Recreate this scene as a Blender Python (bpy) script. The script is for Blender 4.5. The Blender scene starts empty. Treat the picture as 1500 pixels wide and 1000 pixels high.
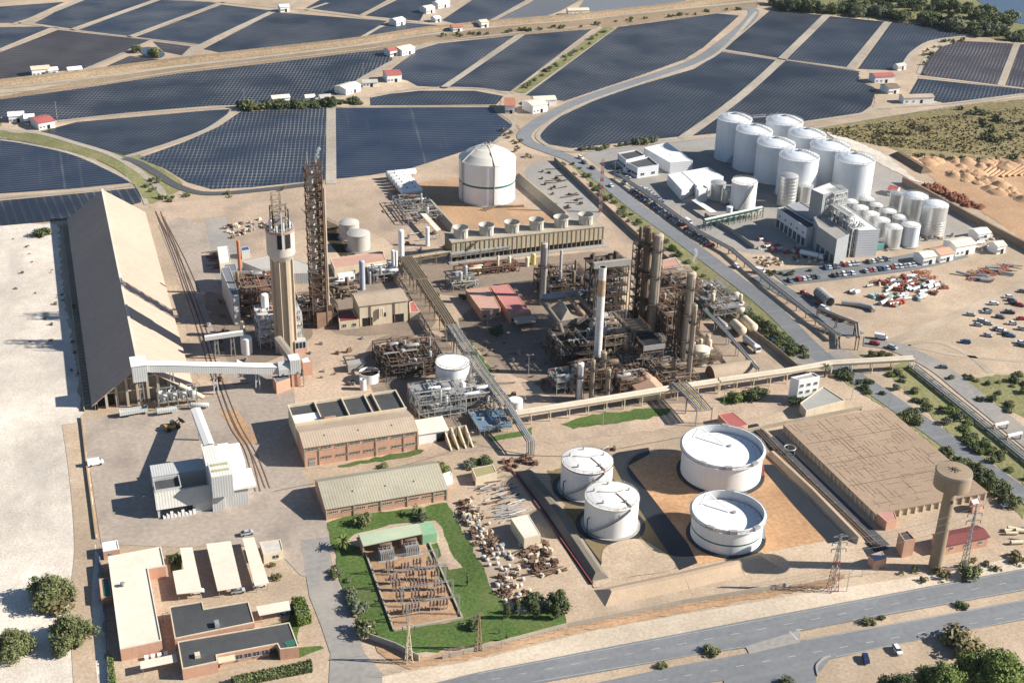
import bpy, math, random
from mathutils import Vector, Matrix
random.seed(7)
R = math.radians
SC = bpy.context.scene
COL = SC.collection
rnd = random.random
def ru(a, b): return a + (b - a) * random.random()

# ------------------------------------------------------------------ camera geometry
FPX, CAMH, H0, SL = 1950.0, 240.0, -475.0, .028
_th = math.atan((500 - H0) * math.cos(math.atan(SL)) / FPX); _ro = math.atan(SL)
_fw = Vector((0, math.cos(_th), -math.sin(_th))); _rt = Vector((1, 0, 0)); _dn = Vector((0, -math.sin(_th), -math.cos(_th)))
_ix = _rt * math.cos(_ro) - _dn * math.sin(_ro); _iy = _rt * math.sin(_ro) + _dn * math.cos(_ro)
_b = _fw * FPX + _ix * (-10 - 750) + _iy * (H0 + SL * (-760) - 500)
_rm = Matrix.Rotation(math.atan2(_b.x, _b.y), 3, 'Z')
FW, IX, IY = _rm @ _fw, _rm @ _ix, _rm @ _iy
EYE = Vector((0, 0, CAMH))
def ray(px, py): return FW * FPX + IX * (px - 750) + IY * (py - 500)
def P(px, py, z=0.0):
    d = ray(px, py); return EYE + d * ((z - CAMH) / d.z)
def onY(px, py, y):
    d = ray(px, py); return EYE + d * (y / d.y)
def onX(px, py, x):
    d = ray(px, py); return EYE + d * (x / d.x)
def proj(p):
    v = Vector(p) - EYE; k = v.dot(FW); return 750 + FPX * v.dot(IX) / k, 500 + FPX * v.dot(IY) / k
def ht(bx, by, ty):
    p = P(bx, by); lo, hi = 0.0, 150.0
    for _ in range(40):
        m = (lo + hi) / 2
        if proj((p.x, p.y, m))[1] > ty: lo = m
        else: hi = m
    return lo
cam = bpy.data.cameras.new('camera'); co = bpy.data.objects.new('camera', cam); COL.objects.link(co)
co.matrix_world = Matrix(((IX.x, -IY.x, -FW.x, 0), (IX.y, -IY.y, -FW.y, 0), (IX.z, -IY.z, -FW.z, CAMH), (0, 0, 0, 1)))
cam.sensor_width = 36; cam.sensor_fit = 'HORIZONTAL'; cam.lens = FPX / 1500 * 36; cam.clip_start = 1; cam.clip_end = 20000
SC.camera = co

# ------------------------------------------------------------------ light
sd = Vector((.94, -.34, 0)).normalized(); SUN_EL = R(31)
sdir = Vector((sd.x * math.cos(SUN_EL), sd.y * math.cos(SUN_EL), math.sin(SUN_EL)))
w = bpy.data.worlds.new('World'); SC.world = w; w.use_nodes = True
nt = w.node_tree; bg = nt.nodes['Background']; sky = nt.nodes.new('ShaderNodeTexSky')
sky.sky_type = 'NISHITA'; sky.sun_disc = False; sky.sun_elevation = SUN_EL; sky.sun_rotation = math.atan2(sdir.x, sdir.y)
nt.links.new(sky.outputs[0], bg.inputs[0]); bg.inputs[1].default_value = .06; sky.ozone_density = 4; sky.dust_density = .4
sl = bpy.data.lights.new('sun', 'SUN'); sl.energy = 5; sl.angle = R(.5); sl.color = (1, .95, .865)
so = bpy.data.objects.new('sun', sl); COL.objects.link(so); so.rotation_euler = sdir.to_track_quat('Z', 'Y').to_euler()
so.location = (0, 0, 400)
SC.view_settings.view_transform = 'Standard'; SC.view_settings.look = 'None'; SC.view_settings.gamma = 1
SC.view_settings.exposure = .88

# ------------------------------------------------------------------ materials
def lin(c): return tuple(c) + (1,)
MATS = {}
def mat(name, col, col2=None, sc=.5, rough=.85, metal=0.0, amt=.5, streak=0.0, scol=None, st=(1.2, 1.2, .06), big=.12, bump=0.0, fine=0.0, spec=.3, thr=.5, obj=False, rib=None):
    """colour noise between col and col2; optional vertical streaks and a corrugation normal."""
    m = bpy.data.materials.new(name); m.use_nodes = True; n = m.node_tree; L = n.links; N = n.nodes.new
    b = n.nodes['Principled BSDF']; b.inputs['Roughness'].default_value = rough; b.inputs['Metallic'].default_value = metal
    b.inputs['Specular IOR Level'].default_value = spec
    g = N('ShaderNodeNewGeometry'); pos = g.outputs['Position']
    if obj: pos = N('ShaderNodeTexCoord').outputs['Object']
    if col2 is None: col2 = tuple(c * .8 for c in col)
    no = N('ShaderNodeTexNoise'); no.inputs['Scale'].default_value = sc; no.inputs['Detail'].default_value = 6; no.inputs['Roughness'].default_value = .65
    L.new(pos, no.inputs['Vector'])
    rp = N('ShaderNodeMapRange'); rp.inputs[1].default_value = thr - .5 * (1 - amt) - .02; rp.inputs[2].default_value = thr + .5 * (1 - amt) + .02
    L.new(no.outputs[0], rp.inputs[0])
    mx = N('ShaderNodeMix'); mx.data_type = 'RGBA'; mx.inputs[6].default_value = lin(col); mx.inputs[7].default_value = lin(col2)
    L.new(rp.outputs[0], mx.inputs[0]); out = mx.outputs[2]
    if big:
        n2 = N('ShaderNodeTexNoise'); n2.inputs['Scale'].default_value = sc * .13; n2.inputs['Detail'].default_value = 3
        L.new(pos, n2.inputs['Vector'])
        r2 = N('ShaderNodeMapRange'); r2.inputs[1].default_value = .3; r2.inputs[2].default_value = .7; r2.inputs[3].default_value = 1 - big; r2.inputs[4].default_value = 1 + big
        L.new(n2.outputs[0], r2.inputs[0])
        mm = N('ShaderNodeMix'); mm.data_type = 'RGBA'; mm.blend_type = 'MULTIPLY'; mm.inputs[0].default_value = 1
        L.new(out, mm.inputs[6]); L.new(r2.outputs[0], mm.inputs[7]); out = mm.outputs[2]
    if fine:
        n3 = N('ShaderNodeTexNoise'); n3.inputs['Scale'].default_value = sc * 9; n3.inputs['Detail'].default_value = 4
        L.new(pos, n3.inputs['Vector'])
        r3 = N('ShaderNodeMapRange'); r3.inputs[1].default_value = .3; r3.inputs[2].default_value = .7; r3.inputs[3].default_value = 1 - fine; r3.inputs[4].default_value = 1 + fine
        L.new(n3.outputs[0], r3.inputs[0])
        m3 = N('ShaderNodeMix'); m3.data_type = 'RGBA'; m3.blend_type = 'MULTIPLY'; m3.inputs[0].default_value = 1
        L.new(out, m3.inputs[6]); L.new(r3.outputs[0], m3.inputs[7]); out = m3.outputs[2]
    if streak:
        mp = N('ShaderNodeMapping'); mp.inputs['Scale'].default_value = st; L.new(pos, mp.inputs['Vector'])
        ns = N('ShaderNodeTexNoise'); ns.inputs['Scale'].default_value = 1; ns.inputs['Detail'].default_value = 5; L.new(mp.outputs[0], ns.inputs['Vector'])
        rs = N('ShaderNodeMapRange'); rs.inputs[1].default_value = .5; rs.inputs[2].default_value = .72; rs.inputs[4].default_value = streak
        L.new(ns.outputs[0], rs.inputs[0])
        ms = N('ShaderNodeMix'); ms.data_type = 'RGBA'; L.new(rs.outputs[0], ms.inputs[0]); L.new(out, ms.inputs[6])
        ms.inputs[7].default_value = lin(scol or tuple(c * .45 for c in col)); out = ms.outputs[2]
    L.new(out, b.inputs['Base Color'])
    nrm = None
    if rib:      # corrugated sheet: (axis, period)
        sx = N('ShaderNodeSeparateXYZ'); L.new(pos, sx.inputs[0])
        mu = N('ShaderNodeMath'); mu.operation = 'MULTIPLY'; mu.inputs[1].default_value = 2 * math.pi / rib[1]; L.new(sx.outputs[rib[0]], mu.inputs[0])
        si = N('ShaderNodeMath'); si.operation = 'SINE'; L.new(mu.outputs[0], si.inputs[0])
        bp = N('ShaderNodeBump'); bp.inputs['Strength'].default_value = .35; bp.inputs['Distance'].default_value = rib[1] * .06; L.new(si.outputs[0], bp.inputs['Height']); nrm = bp
    if bump:
        bp = N('ShaderNodeBump'); bp.inputs['Strength'].default_value = .6; bp.inputs['Distance'].default_value = bump
        L.new(no.outputs[0], bp.inputs['Height'])
        if nrm: L.new(nrm.outputs[0], bp.inputs['Normal'])
        nrm = bp
    if nrm: L.new(nrm.outputs[0], b.inputs['Normal'])
    MATS[name] = m; return m

# ground surfaces
SAND = mat('sand', (.47, .365, .26), (.36, .265, .18), .12, .95, amt=.55, big=.22, fine=.18, bump=.25, streak=.45, scol=(.25, .2, .15), st=(.05, .035, .1))
EARTH = mat('orange_earth', (.45, .28, .155), (.35, .215, .125), .09, .95, amt=.5, big=.25, fine=.2, bump=.2, streak=.6, scol=(.25, .17, .11), st=(.06, .05, .1))
WSAND = mat('white_sand', (.68, .61, .52), (.50, .43, .35), .16, .95, amt=.5, big=.2, fine=.18, bump=.5, streak=.7, scol=(.40, .36, .31), st=(.06, .014, .1))
CONC = mat('yard_concrete', (.40, .325, .26), (.31, .26, .215), .07, .9, amt=.4, big=.16, fine=.14, streak=.5, scol=(.16, .135, .115), st=(.07, .05, .1))
PAVE = mat('pinkish_paving', (.48, .355, .25), (.35, .265, .195), .1, .9, amt=.5, big=.2, fine=.18, streak=.6, scol=(.2, .165, .135), st=(.06, .045, .1))
ASPH = mat('asphalt', (.20, .205, .21), (.16, .165, .17), .06, .9, amt=.4, big=.2, fine=.1, streak=.35, scol=(.29, .28, .265), st=(.02, .3, .2))
DASPH = mat('dark_asphalt', (.095, .095, .10), (.07, .07, .075), .08, .9, big=.15, fine=.12)
GASPH = mat('worn_asphalt', (.31, .285, .255), (.235, .22, .20), .07, .9, amt=.4, big=.2, fine=.12, streak=.6, scol=(.38, .32, .25), st=(.05, .04, .1))
DKYARD = mat('dark_brown_yard', (.27, .205, .15), (.17, .13, .10), .08, .9, amt=.4, big=.25, fine=.15, streak=.5, scol=(.34, .26, .19), st=(.05, .05, .1))  # dark brown ground; also carries the furnace yard's shade in its colour
LAWN = mat('lawn', (.055, .105, .02), (.085, .125, .03), .12, .95, amt=.4, big=.3, fine=.4, bump=.1, streak=.5, scol=(.15, .145, .055), st=(.09, .07, .1))
SCRUB = mat('dry_scrub', (.16, .145, .055), (.29, .22, .11), .035, .95, amt=.45, big=.25, fine=.35, bump=.4)
VERGE = mat('green_verge', (.12, .14, .045), (.26, .22, .11), .09, .95, amt=.5, big=.25, fine=.3, bump=.3)
BERM = mat('brown_bank', (.34, .24, .155), (.22, .165, .095), .08, .95, amt=.4, big=.25, fine=.28, bump=.3)
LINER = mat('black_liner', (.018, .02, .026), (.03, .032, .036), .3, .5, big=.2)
MUD = mat('olive_mud', (.21, .155, .075), (.16, .12, .06), .1, .9, big=.2, fine=.1)
LAKE = mat('lake_water', (.05, .075, .11), (.045, .07, .10), .05, .25, spec=.5, big=.1)
PAINT = mat('road_paint', (.55, .55, .53), (.3, .3, .3), .8, .8, amt=.5)
# built surfaces
WHITE = mat('white_paint', (.80, .79, .77), (.72, .71, .68), .25, .5, amt=.3, streak=.2, scol=(.56, .51, .45), big=.05)
WROOF = mat('white_roof', (.80, .78, .74), (.7, .67, .62), .25, .7, amt=.3, big=.06)
CREAM = mat('cream_roof', (.74, .66, .54), (.64, .55, .43), .3, .8, big=.08, fine=.06, rib=(1, 1.0))
CREAMW = mat('cream_wall', (.68, .58, .42), (.58, .48, .34), .3, .85, big=.08, streak=.3, scol=(.35, .27, .17))
BRICK = mat('brick', (.57, .335, .23), (.49, .28, .19), .6, .9, big=.1, fine=.12, streak=.2, scol=(.3, .16, .1))
TANROOF = mat('tan_sheet_roof', (.46, .36, .26), (.375, .29, .21), .35, .85, big=.14, fine=.08, rib=(0, .9))
GREYROOF = mat('lichen_sheet_roof', (.39, .35, .275), (.32, .29, .20), .22, .85, big=.2, fine=.1, rib=(0, .9))
BIGROOF_S = mat('peach_sheet_roof', (.49, .355, .275), (.42, .305, .235), .05, .8, big=.1, fine=.05, rib=(1, 1.3), streak=.35, scol=(.36, .26, .185), st=(.03, .8, .03))
CLAD = mat('grey_cladding', (.50, .50, .48), (.44, .44, .42), .3, .6, big=.07, rib=(0, .8), streak=.2, scol=(.36, .33, .28))
CLADX = mat('grey_cladding_side', (.47, .47, .45), (.40, .40, .385), .3, .6, big=.07, rib=(1, .8))
WARE = mat('warehouse_concrete', (.50, .42, .32), (.40, .33, .25), .3, .9, big=.12, streak=.4, scol=(.25, .17, .11))
BITU = mat('bitumen_roof', (.055, .055, .058), (.08, .08, .078), .3, .75, big=.2, fine=.15)
REDR = mat('red_roof', (.42, .125, .11), (.34, .10, .09), .5, .8, big=.12, fine=.1)
MAROON = mat('maroon_roof', (.20, .055, .05), (.16, .045, .042), .5, .8, big=.1, rib=(0, .9))
PINKR = mat('pink_flat_roof', (.50, .295, .22), (.42, .25, .19), .25, .85, big=.12, fine=.12)
CONCW = mat('old_concrete', (.42, .36, .28), (.34, .285, .215), .4, .9, big=.1, streak=.35, scol=(.22, .18, .13))
CONCG = mat('grey_concrete', (.36, .335, .30), (.29, .27, .24), .4, .9, big=.1, streak=.3)
FRAMEW = mat('white_steel', (.62, .62, .60), (.5, .5, .48), .6, .5, big=0)
STEEL = mat('grey_steel', (.34, .335, .32), (.25, .24, .225), .8, .55, metal=.2, big=0)
GALV = mat('galvanised_pipe', (.46, .46, .44), (.36, .35, .33), .7, .45, metal=.4, big=0)
RUST = mat('rusty_steel', (.14, .08, .052), (.2, .13, .088), .5, .9, big=.15)
DRUST = mat('dark_rusty_steel', (.065, .046, .037), (.105, .072, .052), .5, .9, big=.15)
BRNV = mat('brown_vessel', (.22, .165, .118), (.155, .11, .075), .5, .8, big=.15, streak=.5, scol=(.10, .06, .04))
TANV = mat('tan_column', (.46, .395, .31), (.37, .305, .23), .4, .75, big=.15, streak=.5, scol=(.16, .095, .055))
YELP = mat('yellow_pipe', (.62, .40, .07), (.5, .32, .06), .6, .6, big=0)
PALEP = mat('pale_lagged_pipe', (.60, .53, .42), (.48, .41, .31), .5, .7, big=.08)
REDP = mat('red_paint', (.30, .07, .05), (.24, .08, .06), .6, .6, big=0)
ORANGEP = mat('orange_primer', (.44, .165, .09), (.34, .13, .08), .6, .7, big=0)
GREENP = mat('green_paint', (.03, .15, .09), (.04, .12, .08), .6, .6, big=0)
BLUEP = mat('blue_paint', (.03, .10, .30), (.03, .08, .22), .6, .6, big=0)
STAIN = mat('stainless_steel', (.66, .655, .63), (.58, .575, .55), .4, .34, metal=.55, big=.06, streak=.4, scol=(.42, .40, .36), st=(1.5, 1.5, .05))
SILOW = mat('silo_white', (.70, .72, .735), (.64, .66, .675), .3, .5, big=.05, streak=.25, scol=(.5, .5, .49), st=(.8, .8, .04))
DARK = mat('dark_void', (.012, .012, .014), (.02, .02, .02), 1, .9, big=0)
GLASS = mat('window_glass', (.03, .04, .05), (.05, .06, .07), 1, .15, spec=.5, big=0)
FBASIN = mat('cooling_slats', (.50, .44, .31), (.40, .35, .245), .3, .9, big=.1, streak=.75, scol=(.20, .17, .12), st=(1.3, 1.3, .05))
SMOKEW = mat('timber', (.38, .27, .17), (.28, .2, .12), .8, .9, big=.1)
TYRE = mat('tyre', (.02, .02, .02), None, 2, .9, big=0)
CHROME = mat('bright_metal', (.6, .6, .6), None, 2, .3, metal=.8, big=0)

def field_mat(name, base, line, pu, pv, wu, wv, a, b_):
    m = bpy.data.materials.new(name); m.use_nodes = True; n = m.node_tree; L = n.links; N = n.nodes.new
    bs = n.nodes['Principled BSDF']; bs.inputs['Roughness'].default_value = .5; bs.inputs['Specular IOR Level'].default_value = .22
    uv = N('ShaderNodeUVMap'); sp = N('ShaderNodeSeparateXYZ'); L.new(uv.outputs[0], sp.inputs[0])
    def M(op, x, y=None):
        k = N('ShaderNodeMath'); k.operation = op
        for i, v in enumerate((x, y)):
            if v is None: continue
            if isinstance(v, (int, float)): k.inputs[i].default_value = v
            else: L.new(v, k.inputs[i])
        return k.outputs[0]
    g = N('ShaderNodeNewGeometry')
    no = N('ShaderNodeTexNoise'); no.inputs['Scale'].default_value = .03; no.inputs['Detail'].default_value = 4; L.new(g.outputs['Position'], no.inputs['Vector'])
    mp = N('ShaderNodeMapping'); mp.inputs['Scale'].default_value = (.012, .35, 1); L.new(uv.outputs[0], mp.inputs[0])
    ns = N('ShaderNodeTexNoise'); ns.inputs['Scale'].default_value = 1; ns.inputs['Detail'].default_value = 3; L.new(mp.outputs[0], ns.inputs['Vector'])
    wob = M('MULTIPLY', M('SUBTRACT', no.outputs[0], .5), 1.6)
    fu = M('LESS_THAN', M('FRACT', M('DIVIDE', M('ADD', sp.outputs[0], wob), pu)), wu)
    fv = M('LESS_THAN', M('FRACT', M('DIVIDE', sp.outputs[1], pv)), wv)
    patch = M('MULTIPLY', M('MAXIMUM', M('MULTIPLY', M('SUBTRACT', no.outputs[0], .3), 2.4), 0.15), 1.0)
    tot = M('ADD', M('MULTIPLY', fu, M('MULTIPLY', a, patch)), M('MULTIPLY', fv, M('MULTIPLY', b_, patch)))
    str_ = M('MULTIPLY', M('MAXIMUM', M('SUBTRACT', ns.outputs[0], .6), 0), .8)
    tot = M('MINIMUM', M('ADD', tot, str_), 1.0)
    n3 = N('ShaderNodeTexNoise'); n3.inputs['Scale'].default_value = .4; n3.inputs['Detail'].default_value = 4; L.new(g.outputs['Position'], n3.inputs['Vector'])
    bm = N('ShaderNodeMix'); bm.data_type = 'RGBA'; bm.inputs[6].default_value = lin(base); bm.inputs[7].default_value = lin(tuple(c * 1.6 for c in base)); oi = N('ShaderNodeObjectInfo'); L.new(M('ADD', M('MULTIPLY', n3.outputs[0], .7), M('SUBTRACT', M('MULTIPLY', oi.outputs['Random'], 1.5), .6)), bm.inputs[0])
    mx = N('ShaderNodeMix'); mx.data_type = 'RGBA'; L.new(bm.outputs[2], mx.inputs[6]); mx.inputs[7].default_value = lin(line); L.new(tot, mx.inputs[0])
    L.new(mx.outputs[2], bs.inputs['Base Color']); MATS[name] = m; return m
FA = field_mat('dark_film_rows', (.012, .018, .030), (.18, .18, .18), 2.3, 4.6, .28, .24, .85, .7)
FB = field_mat('dense_dark_film', (.010, .0145, .024), (.13, .135, .14), 2.4, 4.0, .3, .24, .8, .6)
FC = field_mat('plum_film_rows', (.036, .030, .033), (.19, .175, .165), 2.4, 6.0, .3, .15, .8, .5)
FD = field_mat('grey_plastic_rows', (.12, .125, .135), (.22, .22, .21), 4.0, 60, .3, .04, .7, .3)
FE = field_mat('flooded_rows', (.010, .018, .036), (.2, .2, .2), 3.4, 60, .22, .02, .8, .3)

# ------------------------------------------------------------------ mesh builder
class MB:
    def __init__(s): s.v = []; s.f = []; s.mi = []; s.sm = []
    def add(s, vs, fs, mi=0, sm=False):
        o = len(s.v); s.v += [tuple(v) for v in vs]
        for f in fs: s.f.append([i + o for i in f]); s.mi.append(mi); s.sm.append(sm)
        return s
    def box(s, x0, x1, y0, y1, z0, z1, mi=0, top=None):
        if x0 > x1: x0, x1 = x1, x0
        if y0 > y1: y0, y1 = y1, y0
        v = [(x0, y0, z0), (x1, y0, z0), (x1, y1, z0), (x0, y1, z0), (x0, y0, z1), (x1, y0, z1), (x1, y1, z1), (x0, y1, z1)]
        s.add(v, [[0, 3, 2, 1], [0, 1, 5, 4], [1, 2, 6, 5], [2, 3, 7, 6], [3, 0, 4, 7]], mi)
        s.add(v[4:], [[0, 1, 2, 3]], mi if top is None else top); return s
    def obox(s, c, d, rz=0, mi=0, top=None):
        ca, sa = math.cos(rz), math.sin(rz); q = []
        for z in (c[2], c[2] + d[2]):
            for a, b in ((-1, -1), (1, -1), (1, 1), (-1, 1)):
                x, y = a * d[0] / 2, b * d[1] / 2; q.append((c[0] + x * ca - y * sa, c[1] + x * sa + y * ca, z))
        s.add(q, [[0, 3, 2, 1], [0, 1, 5, 4], [1, 2, 6, 5], [2, 3, 7, 6], [3, 0, 4, 7]], mi)
        s.add(q[4:], [[0, 1, 2, 3]], mi if top is None else top); return s
    def prism(s, poly, z0, z1, mi=0, top=None):
        n = len(poly); a = 0
        for i in range(n): a += poly[i][0] * poly[(i + 1) % n][1] - poly[(i + 1) % n][0] * poly[i][1]
        if a < 0: poly = poly[::-1]
        v = [(p[0], p[1], z0) for p in poly] + [(p[0], p[1], z1) for p in poly]
        s.add(v, [[i, (i + 1) % n, n + (i + 1) % n, n + i] for i in range(n)], mi)
        s.add(v[n:], [list(range(n))], mi if top is None else top); return s
    def poly(s, pts, mi=0): return s.add(pts, [list(range(len(pts)))], mi)
    def cyl(s, x, y, r, z0, z1, n=24, r1=None, mi=0, cap=True, top=None, ph=0):
        r1 = r if r1 is None else r1; A = [2 * math.pi * i / n + ph for i in range(n)]
        v = [(x + r * math.cos(a), y + r * math.sin(a), z0) for a in A] + [(x + r1 * math.cos(a), y + r1 * math.sin(a), z1) for a in A]
        s.add(v, [[i, (i + 1) % n, n + (i + 1) % n, n + i] for i in range(n)], mi, n > 8)
        if cap: s.add(v[n:], [list(range(n))], mi if top is None else top)
        return s
    def lathe(s, x, y, prof, n=32, mi=0, sm=True):
        A = [2 * math.pi * i / n for i in range(n)]
        for (r0, z0), (r1, z1) in zip(prof, prof[1:]):
            v = [(x + r0 * math.cos(a), y + r0 * math.sin(a), z0) for a in A] + [(x + r1 * math.cos(a), y + r1 * math.sin(a), z1) for a in A]
            s.add(v, [[i, (i + 1) % n, n + (i + 1) % n, n + i] for i in range(n)], mi, sm)
        return s
    def tube(s, p, q, r, n=6, mi=0, cap=True, r1=None):
        p = Vector(p); q = Vector(q); d = q - p
        if d.length < 1e-6: return s
        d.normalize(); u = d.orthogonal().normalized(); w_ = d.cross(u); r1 = r if r1 is None else r1
        if n == 4:
            u = Vector((0, 0, 1)).cross(d); u = Vector((1, 0, 0)) if u.length < 1e-4 else u.normalized(); w_ = d.cross(u); u, w_ = (u + w_).normalized(), (w_ - u).normalized()
        A = [2 * math.pi * i / n for i in range(n)]
        v = [p + (u * math.cos(a) + w_ * math.sin(a)) * r for a in A] + [q + (u * math.cos(a) + w_ * math.sin(a)) * r1 for a in A]
        s.add(v, [[i, (i + 1) % n, n + (i + 1) % n, n + i] for i in range(n)], mi, n > 5)
        if cap: s.add(v[:n], [list(range(n))[::-1]], mi); s.add(v[n:], [list(range(n))], mi)
        return s
    def beam(s, p, q, w_=.3, mi=0): return s.tube(p, q, w_ * .707, 4, mi)
    def path(s, pts, r, n=6, mi=0):
        for a, b in zip(pts, pts[1:]): s.tube(a, b, r, n, mi)
        return s
    def vessel(s, p, q, r, n=16, mi=0, k=.45):
        """horizontal or inclined drum with domed ends"""
        p = Vector(p); q = Vector(q); d = (q - p).normalized(); u = d.orthogonal().normalized(); w_ = d.cross(u)
        prof = [(0, -k * r), (.5, -k * r * .85), (.85, -k * r * .5), (1, 0)]; L_ = (q - p).length
        ring = [(a * r, t) for a, t in prof] + [(a * r, L_ - t) for a, t in prof[::-1]]
        A = [2 * math.pi * i / n for i in range(n)]; vs = []
        for a, t in ring: vs += [p + d * t + (u * math.cos(b) + w_ * math.sin(b)) * max(a, .01) for b in A]
        fs = []
        for j in range(len(ring) - 1): fs += [[j * n + i, j * n + (i + 1) % n, (j + 1) * n + (i + 1) % n, (j + 1) * n + i] for i in range(n)]
        return s.add(vs, fs, mi, True)
    def build(s, name, mats, parent=None, origin=None, local=False, smooth=None):
        if not isinstance(mats, (list, tuple)): mats = [mats]
        o = Vector((0, 0, 0))
        if not local:
            if parent is not None:
                o = parent.location.copy()
                if parent.parent is not None: o = o + parent.parent.location
            elif origin is not None: o = Vector(origin)
        me = bpy.data.meshes.new(name)
        me.from_pydata([(v[0] - o.x, v[1] - o.y, v[2] - o.z) for v in s.v], [], s.f)
        for m in mats: me.materials.append(m)
        me.polygons.foreach_set('material_index', s.mi); me.polygons.foreach_set('use_smooth', s.sm if smooth is None else [smooth] * len(s.f))
        me.update()
        ob = bpy.data.objects.new(name, me); COL.objects.link(ob)
        if parent is not None: ob.parent = parent
        else: ob.location = o
        return ob
def tag(o, label, cat, group=None):
    o['label'] = label; o['category'] = cat
    if group: o['group'] = group
    return o
def subp(r, kind):
    """the wall or roof of a building, which carries its windows, doors and vents"""
    for c in r.children:
        if c.name.split('.')[0] == kind: return c
    return r
def thing(name, label, cat, loc, group=None, rz=0):
    o = bpy.data.objects.new(name, None); COL.objects.link(o); o.location = Vector(loc); o.rotation_euler = (0, 0, rz); o.empty_display_size = .5
    return tag(o, label, cat, group)
def struct(o, kind='structure'): o['kind'] = kind; return o
def copy_tree(o, parent=None):
    c = o.copy(); COL.objects.link(c)
    if parent is not None: c.parent = parent
    for ch in o.children: copy_tree(ch, c)
    return c
def smooth_pts(pts, k=4, closed=False):
    out = []; n = len(pts)
    rng = range(n if closed else n - 1)
    for i in rng:
        if closed: p0, p1, p2, p3 = pts[i - 1], pts[i], pts[(i + 1) % n], pts[(i + 2) % n]
        else: p0, p1, p2, p3 = pts[max(i - 1, 0)], pts[i], pts[i + 1], pts[min(i + 2, n - 1)]
        for j in range(k):
            t = j / k
            out.append(tuple(.5 * (2 * b + (c - a) * t + (2 * a - 5 * b + 4 * c - d) * t * t + (3 * b - a - 3 * c + d) * t ** 3) for a, b, c, d in zip(p0, p1, p2, p3)))
    if not closed: out.append(tuple(pts[-1]))
    return out
SOFT = (EARTH, WSAND, LAWN, SCRUB, VERGE, MUD, PAVE, DKYARD, SAND, BERM)
def sheet(name, px, m, z, sm=False, rows=None, kind='structure'):
    """a flat piece of ground laid over the terrain; outline given in photo coordinates, unprojected to the ground"""
    pts = [P(a, b, z) for a, b in px]
    if sm: pts = [Vector(p) for p in smooth_pts([tuple(p) for p in pts], 5, True)]
    if m in SOFT:      # natural ground has a ragged edge
        st = random.getstate(); random.seed(len(pts)); q = []
        for a, b in zip(pts, pts[1:] + pts[:1]):
            L_ = (b - a).length; n = max(1, min(60, int(L_ / 2.2))); j = min(.9, L_ * .05)
            q += [a.lerp(b, k / n) + Vector((ru(-j, j), ru(-j, j), 0)) for k in range(n)]
        pts = q; random.setstate(st)
    mb = MB().poly(pts); o = mb.build(name, m)
    if rows is not None:
        d = P(*rows[1]) - P(*rows[0]); d.normalize(); me = o.data; uvl = me.uv_layers.new(name='UVMap')
        for lp in me.loops:
            v = me.vertices[lp.vertex_index].co; uvl.data[lp.index].uv = (v.x * -d.y + v.y * d.x, v.x * d.x + v.y * d.y)
    return struct(o, kind)
def strip(name, px, wd, m, z, sm=True, profile=None, kind='structure', zs=None, world=False):
    pts = [Vector(p) for p in px] if world else [P(a, b, 0) for a, b in px]
    if sm: pts = [Vector(p) for p in smooth_pts([tuple(p) for p in pts], 6)]
    prof = profile or [(-.5, 0), (.5, 0)]; vs = []; n = len(prof)
    for i, p in enumerate(pts):
        d = (pts[min(i + 1, len(pts) - 1)] - pts[max(i - 1, 0)]); d.z = 0; d.normalize(); s_ = Vector((d.y, -d.x, 0))
        for a, h in prof:
            q = p + s_ * (a * wd); vs.append((q.x, q.y, z + h))
    fs = [[i * n + j, i * n + j + 1, (i + 1) * n + j + 1, (i + 1) * n + j] for i in range(len(pts) - 1) for j in range(n - 1)]
    return struct(MB().add(vs, fs).build(name, m), kind)
# ================================================================== GROUND
g = MB(); G = 6000
g.poly([(-G, -G, 0), (G, -G, 0), (G, G, 0), (-G, G, 0)])
struct(g.build('ground', SAND))
sheet('sand_lot', [(-60, 326), (0, 326), (85, 329), (92, 420), (108, 520), (126, 640), (140, 800), (152, 905), (160, 1040), (-200, 1040), (-200, 600)], WSAND, .05)
sheet('verge', [(-40, 150), (120, 118), (400, 78), (640, 44), (900, 20), (1110, -5), (1110, 12), (900, 40), (640, 62), (400, 95), (120, 138), (-40, 165)], BERM, .05)
sheet('verge', [(-40, 190), (180, 245), (212, 296), (240, 290), (268, 270), (225, 240), (185, 218), (90, 190), (-40, 175)], VERGE, .06, True)
strip('canal_road', [(182, 232), (205, 240), (232, 256), (262, 274), (305, 284), (380, 279), (470, 268)], 5, DASPH, .26)
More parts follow.
